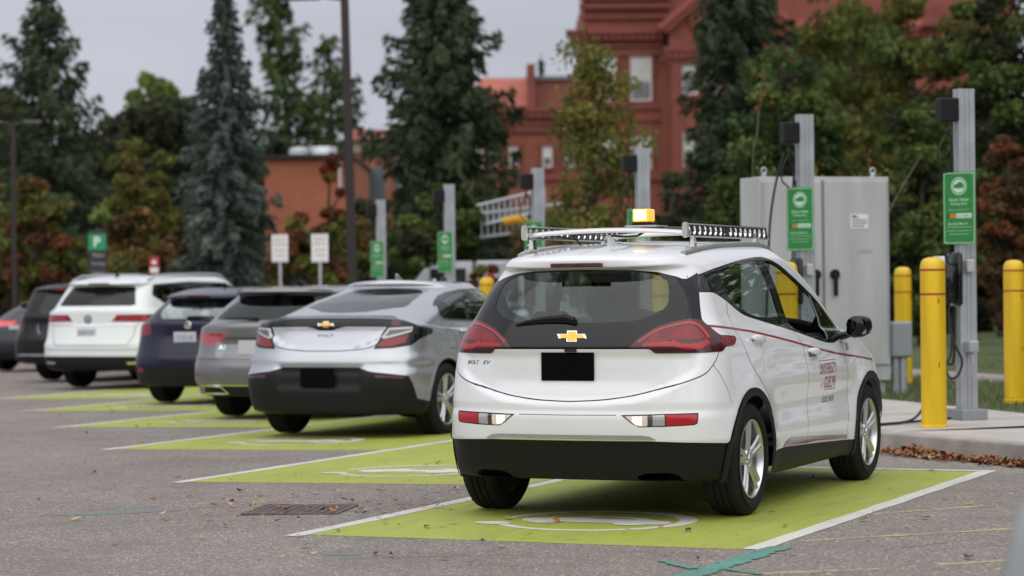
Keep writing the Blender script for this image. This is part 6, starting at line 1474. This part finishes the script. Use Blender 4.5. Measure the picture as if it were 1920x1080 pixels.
dec(305, 120, 125, 88, 'bright', 23, 'pale green crown far behind, left of the blue spruce top', group=GT, nc=70, nl=90, size=.55, shape='dome', base=.3)
dec(262, 245, 66, 70, 'olive', 24, 'olive and ochre tree directly left of the blue spruce', group=GT, nc=90, nl=120, size=.22, base=.06, key2='ochre')
dec(72, 335, 60, 70, 'olive', 25, 'orange and green maple low at the far left', group=GT, nc=80, nl=110, size=.22, base=.08, key2='rust')
dec(12, 140, 90, 70, 'brown', 26, 'brown leaved tree cut off by the left edge under the twin lamp', group=GT, nc=80, nl=90, size=.36, shape='dome', key2='dark')
dec(-20, 330, 64, 85, 'green', 27, 'green tree cut off by the left edge behind the dark sedan', group=GT, nc=70, nl=100, size=.26, base=.05, key2='ochre')
dec(190, 375, 64, 40, 'bright', 28, 'small yellow green tree behind the black wayfinding sign', group=GT, nc=50, nl=90, size=.2, base=.05, key2='green')
dec(245, 395, 58, 78, 'mixed', 29, 'low brown bush like tree above the roof of the white SUV', group=GT, nc=70, nl=100, size=.22, base=.02, key2='brown')
dec(345, 420, 60, 40, 'brown', 30, 'dull brown shrub at the left foot of the blue spruce', group=GT, nc=50, nl=80, size=.22, base=.02)
dec(622, 275, 58, 48, 'red', 31, 'red leaved tree behind the tall lamp pole', group=GT, nc=46, nl=95, size=.20, base=.12, key2='mixed', shape='cone')
dec(585, 385, 55, 66, 'olive', 32, 'low olive and rusty shrub behind the two white signs', group=GT, nc=60, nl=95, size=.2, base=.02, key2='rust')
dec(690, 380, 56, 60, 'mixed', 33, 'autumn coloured shrub right of the tall lamp pole behind the farthest post', group=GT, nc=56, nl=95, size=.2, base=.02, key2='dark')
dec(845, 312, 52, 76, 'green', 34, 'green tree behind the charging post at the silver liftback', group=GT, nc=70, nl=120, size=.19, base=.05, key2='dark')
dec(775, 400, 50, 60, 'green', 35, 'dark green shrub at the foot of the big middle spruce', group=GT, nc=56, nl=100, size=.19, base=.02, key2='dark')
dec(1118, 28, 46, 140, 'olive', 36, 'tall green and orange maple in front of the brick corner, behind the beacon', group=GT, nc=88, nl=80, size=.15, base=.05, shape='cone', key2='lime')
dec(985, 425, 47, 50, 'rust', 37, 'low orange shrub in front of the white truck', group=GT, nc=34, nl=90, size=.15, base=.02, key2='ochre')
dec(1260, 330, 50, 60, 'dark', 38, 'dark shrub behind the beacon side of the roof rack', group=GT, nc=50, nl=90, size=.2, base=.02, key2='green')
dec(1490, 85, 50, 120, 'green', 39, 'dense green tree behind the left half of the grey cabinet', group=GT, nc=120, nl=120, size=.20, base=.05, key2='pine')
dec(1600, -50, 74, 120, 'olive', 40, 'tall olive tree with brown patches high above the grey cabinet', group=GT, nc=90, nl=100, size=.28, base=.05, key2='brown')
dec(1715, -80, 66, 130, 'olive', 41, 'olive tree rising between the cabinet and the nearest charging post', group=GT, nc=110, nl=110, size=.26, base=.05, key2='green')
dec(1560, 10, 84, 110, 'green', 72, 'dark green tree behind the gabled bay, between the spruce and the olive tree', group=GT, nc=90, nl=100, size=.28, base=.1, key2='brown')
dec(1730, 180, 46, 90, 'green', 42, 'green tree right of the grey cabinet behind the back bollard', group=GT, nc=110, nl=110, size=.18, base=.06, key2='dark')
dec(1880, -90, 52, 120, 'green', 43, 'tall dark green tree filling the upper right corner', group=GT, nc=130, nl=120, size=.20, base=.1, key2='dark')
dec(1895, 240, 40, 62, 'brown', 44, 'brown red leaved small tree at the right edge behind the right bollard', group=GT, nc=70, nl=110, size=.15, base=.12, key2='rust')
for i, (px, tp, k) in enumerate([(1660, 430, 'dark'), (1760, 445, 'dark'), (1850, 440, 'dark'), (1940, 430, 'dark')]):
    dec(px, tp, 56+i, 70, k, 60+i, ['dark hedge clump right of the grey cabinet', 'dark hedge clump behind the nearest yellow bollard', 'dark hedge clump right of the nearest charging post', 'dark hedge clump at the right edge behind the right bollard'][i], group='hedge clumps behind the lawn', nc=60, nl=90, size=.2, base=.0, name='hedge_shrub')
# thin sapling with few leaves in front of the trees, behind the cabinet
def sapling(px, d, top, seed, label):
    P = at(px, d); H = tz(px, top, d, P); rs = random.Random(seed); o = empty('sapling', (P[0], P[1], gz(P[1])), 0, label, 'tree'); m = MB(); lf = []
    def br(p, dr, L, r, lev):
        pts = [np.array(p)]; d_ = np.array(dr, float); n = 6
        for i in range(n): d_ = unit(d_+np.array([rs.uniform(-.18, .18), rs.uniform(-.18, .18), rs.uniform(-.02, .14)])); pts.append(pts[-1]+d_*L/n)
        m.tube(pts, [r*(1-.75*i/n) for i in range(n+1)], n=5)
        for i in range(2, n+1):
            if lev < 2 and rs.random() < .6: br(pts[i], unit(d_+np.array([rs.uniform(-1, 1), rs.uniform(-1, 1), rs.uniform(0, .6)])), L*rs.uniform(.2, .38), r*.45, lev+1)
            if lev > 0:
                for _ in range(rs.choice((0, 1, 2, 3))): lf.append(pts[i]+np.array([rs.gauss(0, .05) for _ in range(3)]))
    br((0, 0, 0), (0, 0, 1), H*.93, .022, 0); br((0, 0, H*.4), (.3, -.3, 1), H*.4, .016, 0)
    m.build('trunk', M_barkp, o)
    C = np.array(lf); q = np.random.RandomState(seed); n = len(C); U = unit(q.normal(size=(n, 3))); V_ = unit(np.cross(U, q.normal(size=(n, 3)))); s = q.uniform(.035, .075, n)
    raw_obj('leaves', cards(C, U, V_, s, s*.6), np.arange(n*4).reshape(-1, 4), [lmat('leaf_lime', (.20, .22, .06)), lmat('leaf_flame', (.30, .10, .03)), lmat('leaf_bronze', (.20, .07, .03))], o, idx=q.randint(0, 3, n)); return o
dec(905, 470, 46, 34, 'olive', 71, 'small olive shrub partly hiding the white truck', group=GT, nc=24, nl=80, size=.14, base=.02, key2='rust')
sapling(1462, 29, 232, 5, 'thin sapling with sparse yellow green leaves left of the cabinet cables')
sapling(1560, 30, 215, 9, 'thin bare branched sapling with a few orange leaves above the cabinet')
# far-off wood closing the view
def wood(name, cols, d, seed, key, size=.8):
    rs = np.random.RandomState(seed); Cs = []
    for px, top in cols:
        P = at(px, d+rs.uniform(-6, 6)); zt = zat(px, top, d); n = 900
        q = unit(rs.normal(size=(n, 3)))*(rs.rand(n)**.4)[:, None]; r = 42/CAM_F*d*1.25
        Cs.append(np.column_stack([P[0]+q[:, 0]*r, P[1]+q[:, 1]*r, (zt*.5)+q[:, 2]*(zt*.55)]))
    C = np.concatenate(Cs); n = len(C); U = unit(rs.normal(size=(n, 3))); V_ = unit(np.cross(U, rs.normal(size=(n, 3)))); s = size*rs.uniform(.6, 1.5, n)
    return tag(raw_obj(name, cards(C, U, V_, s, s*.7), np.arange(n*4).reshape(-1, 4), LMs(key), idx=rs.randint(0, 3, n)), kind='stuff')
rw = random.Random(4)
wood('far_woodland', [(x, 235+rw.uniform(-30, 60)) for x in range(-120, 560, 36)]+[(x, 330+rw.uniform(-20, 30)) for x in range(560, 900, 40)], 118, 2, 'dark', .9)
wood('far_woodland', [(x, 200+rw.uniform(-60, 60)) for x in range(1440, 2060, 36)], 90, 3, 'dark', .7)
wood('far_woodland', [(x, 470+rw.uniform(-20, 20)) for x in range(-200, 1300, 40)], 72, 5, 'dark', .4)
# woods added outside the frame, on the right of the lot and behind the photographer: unseen, put there for the glass and paint to mirror
def reflection_wood(pts, h, r, seed, key, size):
    rs = np.random.RandomState(seed); Cs = []
    for x, y in pts:
        n = 420; q = unit(rs.normal(size=(n, 3)))*(rs.rand(n)**.4)[:, None]; hh = h*rs.uniform(.7, 1.15); Cs.append(np.column_stack([x+q[:, 0]*r, y+q[:, 1]*r, hh*.5+q[:, 2]*hh*.55]))
    C = np.concatenate(Cs); n = len(C); U = unit(rs.normal(size=(n, 3))); V_ = unit(np.cross(U, rs.normal(size=(n, 3)))); s = size*rs.uniform(.6, 1.5, n)
    return tag(raw_obj('far_woodland', cards(C, U, V_, s, s*.7), np.arange(n*4).reshape(-1, 4), LMs(key), idx=rs.randint(0, 3, n)), kind='stuff')
reflection_wood([(20, -13), (25, -8), (31, -4), (37, -9), (44, -3), (51, -9), (60, -3), (70, -8)], 15, 4.4, 17, 'green', .9)
reflection_wood([(4+6*i, -17-2.2*i+rw.uniform(-2, 2)) for i in range(12)], 12, 4.2, 7, 'green', 1.0)
reflection_wood([(-62+rw.uniform(-4, 4), -70+9*i) for i in range(17)], 21, 7, 8, 'dark', 1.6)
# ------------------------------------------------------------------ buildings
def brickmat(name, c, c2, sc=5.5, mortar=(.25, .14, .11)):
    m = bpy.data.materials.new(name); m.use_nodes = True; n, l = nodes(m); b = n['Principled BSDF']; tc = n.new('ShaderNodeTexCoord').outputs['Object']
    mp = n.new('ShaderNodeMapping'); mp.inputs['Rotation'].default_value = (PI/2, 0, 0); l.new(tc, mp.inputs[0])
    br = n.new('ShaderNodeTexBrick'); br.inputs['Scale'].default_value = sc; br.inputs['Color1'].default_value = tuple(c)+(1,); br.inputs['Color2'].default_value = tuple(c2)+(1,); br.inputs['Mortar'].default_value = tuple(mortar)+(1,); br.inputs['Mortar Size'].default_value = .012
    l.new(mp.outputs[0], br.inputs[0]); x = mixc(n, l, .5, br.outputs[0], ramp(n, l, noise_node(n, l, tc, .5, 6, .6), [(.3, (.6, .6, .6)), (.7, (1.25, 1.2, 1.2))]), 'MULTIPLY'); l.new(x, b.inputs['Base Color']); b.inputs['Roughness'].default_value = .9
    return m
M_brick = brickmat('brick_red', (.265, .082, .048), (.20, .058, .038), mortar=(.26, .11, .08))
M_terra = brickmat('brick_terracotta', (.38, .125, .066), (.33, .105, .058), mortar=(.35, .15, .10))
M_trim = mat('trim_red', (.185, .042, .030), .7, var=.15, vscale=1.5)
M_roofr = mat('roof_red', (.26, .056, .042), .65, var=.12, vscale=.8, bump=.2, bscale=5)
M_stone = mat('stone_red', (.24, .075, .058), .85, var=.2, vscale=2)
M_beige = mat('panel_beige', (.35, .27, .21), .8)
M_sash = mat('sash_white', (.55, .54, .52), .6)
M_blind = mat('blind_pale', (.52, .52, .50), .7, var=.15, vscale=1.2)
M_pane = mat('pane_dark', (.05, .06, .07), .08, spec=.8)
RZ = math.atan2(_R[1], _R[0])      # facade direction, square on to the view
def bl(px, d, label, extra=0): P = at(px, d); return empty('brick_building', (P[0], P[1], gz(P[1])), RZ+extra, label, 'building')
def window(parent, u0, u1, z0, z1, w=0, arch=False):
    m = MB(); t = .10; y = w-.06
    m.box(((u0+u1)/2, y, z1+.09), (u1-u0+.5, .16, .24)); m.box(((u0+u1)/2, y-.03, z0-.10), (u1-u0+.4, .22, .16)); m.box((u0-.09, y, (z0+z1)/2), (.16, .12, z1-z0)); m.box((u1+.09, y, (z0+z1)/2), (.16, .12, z1-z0))
    o = m.build('window', M_trim, parent, smooth=0)
    m = MB()
    for a, b, c, d in ((u0, u0+t, z0, z1), (u1-t, u1, z0, z1), (u0+t, u1-t, z0, z0+t), (u0+t, u1-t, z1-t, z1), (u0+t, u1-t, (z0+z1)/2-.05, (z0+z1)/2+.05)): m.box(((a+b)/2, w-.035, (c+d)/2), (b-a, .06, d-c))
    m.build('sash', M_sash, o, smooth=0)
    m = MB(); zm = z0+(z1-z0)*.42; m.box(((u0+u1)/2, w-.012, (zm+z1)/2), (u1-u0-.02, .012, z1-zm)); m.build('blind', M_blind, o, smooth=0)
    m = MB(); m.box(((u0+u1)/2, w-.012, (z0+zm)/2-.003), (u1-u0-.02, .010, zm-z0-.008)); m.build('pane', M_pane, o, smooth=0)
    return o
D_ = 150.; U = lambda px: (px-1100)/CAM_F*D_; Z = lambda py: 1.34+(529.5-py)/CAM_F*D_+.5
hb_ = bl(1100, D_, 'large red brick heritage building with gabled bay, dentil cornice and pale sash windows')
m = MB(); m.box((U(1900)/2, 9, Z(-10)/2-.2), (U(1900), 17.9, Z(-10)+.4)); m.build('wall', M_brick, hb_, smooth=0)
m = MB(); a, b = U(1257), U(1470); m.box(((a+b)/2, -.9, Z(50)/2), (b-a, 1.9, Z(50))); m.add([(a, -1.85, Z(50)+.001), (b, -1.85, Z(50)+.001), ((a+b)/2, -1.85, Z(-40)), (a, .0, Z(50)+.001), (b, 0, Z(50)+.001), ((a+b)/2, 0, Z(-40))], [(0, 1, 2), (5, 4, 3), (0, 2, 5, 3), (1, 4, 5, 2)]); bay = m.build('bay', M_brick, hb_, smooth=0)
def cornice(parent, u0, u1, z, w, deep=.9, name='cornice', mt=None):
    m = MB(); m.box(((u0+u1)/2, w-deep/2+.02, z), (u1-u0, deep, .28)); m.box(((u0+u1)/2, w-deep*.35+.02, z-.32), (u1-u0-.3, deep*.7, .34)); m.box(((u0+u1)/2, w-deep*.2+.02, z-.75), (u1-u0-.5, deep*.35, .36))
    o = m.build(name, mt or M_trim, parent, smooth=0)
    m = MB(); n = int((u1-u0)/.42)
    for i in range(n): m.box((u0+.3+i*.42, w-deep*.62, z-.36), (.18, deep*.5, .26))
    m.build('dentil_course', M_roofr, o, smooth=0); return o
cornice(hb_, U(1066), U(1256), Z(62), 0, 1.0); cornice(hb_, U(1480), U(1920), Z(62), 0, 1.0)
m = MB(); m.box((U(1180), .3, Z(96)), (U(1256)-U(1096), .9, .5)); m.build('frieze', M_stone, hb_, smooth=0)
# raking cornice of the gable
def rake(p, q, w=-1.95, th=.34, dp=.8):
    m = MB(); p = np.array(p, float); q = np.array(q, float); d = (q-p)/np.hypot(*(q-p)); n = np.array([-d[1], d[0]])*th
    P = [p, q, q+n, p+n]; m.prism(P, w-dp, w+.3, axis='y'); P2 = [p-n*.0+d*.2-n, q-n, q, p+d*.2]; m.prism(P2, w-dp*.6, w+.25, axis='y'); return m.build('raking_cornice', M_roofr, bay, smooth=0)
ap = ((a+b)/2, Z(-40)); rake((a-.6, Z(66)), ap); rake(ap, (b+.6, Z(66)))
cornice(bay, a-.4, b+.4, Z(100)-.0, -1.86, .6, 'bay_cornice')
m = MB(); an = np.linspace(0, 2*PI, 25); m.tube(np.stack([U(1325)+1.0*np.cos(an), 0*an-1.95, Z(40)+1.2*np.sin(an)], 1), .14, n=6); m.build('gable_wreath', M_trim, bay)
for px in (1100, 1246, 1262, 1462):
    w = 0 if px < 1250 else -1.85
    m = MB(); m.box((U(px)+.25, w-.12, Z(100)/2), (.62, .26, Z(100))); m.box((U(px)+.25, w-.18, Z(112)), (.8, .40, .5)); m.build('pilaster', M_brick if px != 1262 else M_trim, hb_ if px < 1250 else bay, smooth=0)
for px0, px1, y1, y0 in ((1186, 1226, 106, 190), (1128, 1160, 106, 190), (1184, 1224, 254, 318), (1128, 1160, 254, 318)): window(hb_, U(px0), U(px1), Z(y0), Z(y1), 0)
for px0, px1 in ((1279, 1308), (1322, 1349), (1372, 1400), (1420, 1446)): window(bay, U(px0), U(px1), Z(183), Z(94+8), -1.85); window(bay, U(px0), U(px1), Z(318), Z(250), -1.85)
for px0 in range(1506, 1880, 52): window(hb_, U(px0), U(px0+32), Z(110), Z(74), 0); window(hb_, U(px0), U(px0+32), Z(318), Z(236), 0)
for (u0, u1, z, w, th) in ((U(1096), U(1256), Z(200), -.06, .35), (U(1096), U(1256), Z(225), -.06, .2), (a, b, Z(198), -1.92, .35), (a, b, Z(330), -1.98, .6), (U(1096), U(1256), Z(330), -.1, .6), (b, U(1900), Z(200), -.06, .35)):
    m = MB(); m.box(((u0+u1)/2, w, z), (u1-u0, .22, th)); m.build('string_course', M_trim, hb_, smooth=0)
m = MB(); m.add([(U(1480), -.9, Z(62)+.15), (U(1920), -.9, Z(62)+.15), (U(1920), 5, Z(-60)), (U(1480), 5, Z(-60))], [(0, 1, 2, 3)]); m.add([(U(1480), -.9, Z(62)+.05), (U(1920), -.9, Z(62)+.05), (U(1920), 5, Z(-60)-.1), (U(1480), 5, Z(-60)-.1)], [(3, 2, 1, 0)]); m.build('roof', M_roofr, hb_, smooth=0, fix=False)
for px in (1605, 1725):
    m = MB(); m.prism([(U(px), Z(60)), (U(px+70), Z(60)), (U(px+35), Z(12))], -1.6, 2.0, axis='y'); m.build('dormer', M_trim, hb_, smooth=0)
for z_, t_, d_ in ((Z(12), .35, .5), (Z(33), .18, .3), (Z(-4), .4, .7)):
    m = MB(); m.box(((U(1092)+U(1262))/2, -d_/2, z_), (U(1262)-U(1092), d_, t_)); m.build('string_course', M_trim, hb_, smooth=0)
# low wing left of it
lw = bl(880, 150, 'lower red brick wing with curved red roof, left of the heritage building'); U2 = lambda px: (px-880)/CAM_F*150
m = MB(); m.box((U2(1100)/2, 5, Z(200)/2-.1), (U2(1100), 9.8, Z(200)+.2)); m.build('wall', M_brick, lw, smooth=0)
m = MB(); m.box(((U2(1004)+U2(1098))/2, 3, (Z(146)+Z(202))/2), (U2(1098)-U2(1004), 5, Z(146)-Z(202))); m.build('parapet', M_stone, lw, smooth=0)
m = MB(); m.box(((U2(1002)+U2(1098))/2, 2.9, Z(144)), (U2(1100)-U2(1000), 5.4, .22)); m.build('coping', mat('coping_grey', (.16, .16, .17), .6), lw, smooth=0)
m = MB(); u0, u1 = U2(900), U2(1004); pr = [(-.4, Z(198)), (.3, Z(190)), (.9, Z(170)), (1.6, Z(148)), (2.6, Z(137)), (8, Z(137)), (8, Z(200))]; m.prism(pr, u0, u1, axis='x'); m.build('roof', mat('roof_orange', (.40, .115, .075), .6, var=.1, vscale=1), lw, smooth=40)
m = MB(); m.box((U2(1000), 2, Z(160)), (.5, 5, Z(128)-Z(200)+.3)); m.build('gable_wall', M_trim, lw, smooth=0)
cornice(lw, U2(876), U2(1098), Z(205), 0, .8)
for px0, px1 in ((890, 908), (918, 934), (957, 974), (1020, 1038), (1062, 1080)): window(lw, U2(px0), U2(px1), Z(312), Z(272), 0)
for z in (Z(240), Z(330)): m = MB(); m.box((U2(1100)/2, -.08, z), (U2(1100), .2, .4)); m.build('string_course', M_trim, lw, smooth=0)
# terracotta flat roofed building
tb = empty('flat_roof_building', tuple(at(498, 96))+(gz(50),), RZ, 'plain terracotta brick building with dark roof edge and two pale roof vents', 'building'); U3 = lambda px: (px-498)/CAM_F*96; Z3 = lambda py: 1.34+(534.5-py)/CAM_F*96+.5
m = MB(); m.box((U3(662)/2, 6, Z3(294)/2-.2), (U3(662), 11.8, Z3(294)+.4)); m.build('wall', M_terra, tb, smooth=0)
m = MB(); m.box((U3(662)/2, 5.9, Z3(292)), (U3(664)+.1, 12.2, .14)); m.build('roof_edge', M_dark, tb, smooth=0)
for px, w_ in ((553, .42), (600, .55)):
    m = MB(); m.lathe([(.0, 0), (w_*.7, 0), (w_*.7, .12), (w_, .16), (w_, .34), (w_*.75, .44), (0, .48)] if px == 553 else [(0, 0), (w_*.8, 0), (w_*.8, .10), (w_, .12), (w_, .42), (w_*.95, .46), (0, .46)], c=(U3(px), 2.5, Z3(290)), n=20); m.build('roof_vent', mat('vent_metal', (.55, .56, .58), .35, metal=.6), tb)
for px in (640, 652):
    m = MB(); m.box((U3(px), -.06, (Z3(300)+Z3(360))/2), (.10, .12, Z3(300)-Z3(360))); m.build('downpipe', M_sash, tb, smooth=0)
tb2 = empty('flat_roof_building', tuple(at(664, 108))+(gz(50),), RZ, 'red topped building block with beige band, right of the tall lamp pole', 'building'); U4 = lambda px: (px-664)/CAM_F*108; Z4 = lambda py: 1.34+(533-py)/CAM_F*108+.5
m = MB(); m.box((U4(724)/2, 5, Z4(262)/2), (U4(724), 10, Z4(262))); m.build('wall', M_terra, tb2, smooth=0)
m = MB(); m.box((U4(724)/2, 4.9, (Z4(262)+Z4(284))/2), (U4(724)+.2, 10.1, Z4(262)-Z4(284))); m.build('band', M_beige, tb2, smooth=0)
m = MB(); m.prism([(-.5, Z4(262)+.01), (10.3, Z4(262)+.01), (8, Z4(238)), (1.2, Z4(238))], -.3, U4(724)+.3, axis='x'); m.build('roof', M_roofr, tb2, smooth=0)
m = MB(); m.box((U4(708), -.05, (Z4(312)+Z4(390))/2), (.75, .14, Z4(312)-Z4(390))); m.build('window', mat('pane_blue', (.10, .125, .14), .1), tb2, smooth=0)
# ------------------------------------------------------------------ ladder truck
P = at(985, 52); tk = empty('utility_truck', (P[0], P[1], gz(P[1])), RZ, 'white utility truck with aluminium ladder and yellow lift arm behind the hatchback', 'truck')
M_tw = mat('truck_white', (.48, .50, .52), .4, coat=.3); M_ylift = mat('lift_yellow', (.60, .30, .01), .45); M_lad = mat('ladder_aluminium', (.38, .40, .43), .35, metal=.6)
S_ = 52/CAM_F
m = MB(); m.box((.55, 0, 1.35), (3.2, 2.0, 1.3), bev=.05); m.build('service_body', M_tw, tk)
m = MB(); m.loft([[(x, y, z) for x, y in ((-2.6, -.95), (-1.1, -.95), (-1.1, .95), (-2.6, .95))] for z in (.6, 1.25)]+[[(x, y, 2.0) for x, y in ((-2.2, -.85), (-1.1, -.85), (-1.1, .85), (-2.2, .85))]]); m.build('cab', M_tw, tk, bevel=.04)
m = MB(); m.box((-1.62, -.93, 1.62), (.75, .03, .45), bev=.02); m.build('cab_window', M_gloss, tk)
for x in (-1.9, 1.3):
    for y in (-.85, .85): m = MB(); m.lathe([(0, -.12), (.2, -.12), (.22, -.14), (.38, -.13), (.40, -.08), (.40, .08), (.38, .13), (0, .13)], c=(x, y, .40), axis='y', n=28); m.build('wheel', M_tyre, tk)
m = MB()
for k, (x, z) in enumerate(((-.75, 1.70), (-.2, 1.55))):
    m.add([(x+.11*r_*math.cos(t), -1.008, z+.11*r_*math.sin(t)) for t, r_ in [(i*PI/5.5, (1, .45)[i % 2]) for i in range(11)]], [tuple(range(11))])
m.build('red_mark', mat('mark_red', (.50, .03, .04), .5), tk, smooth=0)
m = MB(); m.box((0, .55, 2.35), (.08, .08, .8)); m.box((1.8, .55, 2.35), (.08, .08, .8)); m.box((0, -.75, 2.2), (.08, .08, .5)); m.box((1.8, -.75, 2.2), (.08, .08, .5)); m.build('rack', M_dark, tk)
def lad(x0, z0, x1, z1, y, w=.42, n=11):
    m = MB(); a = np.array([x0, z0]); b = np.array([x1, z1]); d = (b-a)/np.hypot(*(b-a)); q = np.array([-d[1], d[0]])*w
    for o in (0, 1): p = a+q*o; e = b+q*o; m.tube([(p[0], y, p[1]), (e[0], y, e[1])], .035, n=6)
    for i in range(n): t = a+(b-a)*(i+.5)/n; m.box(((t+q*.5)[0], y, (t+q*.5)[1]), (.045, .04, w)) ; 
    return m
lad(-.92, 2.75, .42, 3.05, -.6).build('ladder', M_lad, tk); lad(-.95, 2.50, .9, 2.70, -.3, .5, 14).build('ladder', M_lad, tk)
m = MB(); m.box((.40, -.6, 3.22), (.10, .10, .62)); m.box((.30, -.6, 3.22), (.05, .10, .60)); m.build('ladder_end', M_lad, tk)
m = MB(); m.tube([(-.46, -1.0, 2.80), (-.12, -1.0, 2.86), (.12, -1.0, 2.74), (.5, -1.0, 2.72)], [.10, .11, .09, .08], n=8); m.box((.15, -.2, 2.40), (.18, .3, .7), bev=.03); m.build('lift_arm', M_ylift, tk)
m = MB(); m.box((-.45, -.2, 2.22), (1.0, .5, .08)); m.build('deck', M_dark, tk)
# ------------------------------------------------------------------ pale car whose rear corner pokes in at the right edge
M_pale = mat('paint_pale', (.25, .26, .24), .3, metal=.3, coat=.6)
nc_ = copy_tree(sd_); nc_.name = 'sedan_car'; del nc_['group']
tag(nc_, 'pale grey green car at the right edge, only its blurred rear corner in view', 'car'); nc_.location = (-8.2, -4.98, 0)
def repaint(o):
    if o.type == 'MESH' and P_dgrey.name in [s.name for s in o.data.materials if s]:
        o.data = o.data.copy()
        for i, s in enumerate(o.data.materials):
            if s == P_dgrey: o.data.materials[i] = M_pale
    for c in o.children: repaint(c)
repaint(nc_)
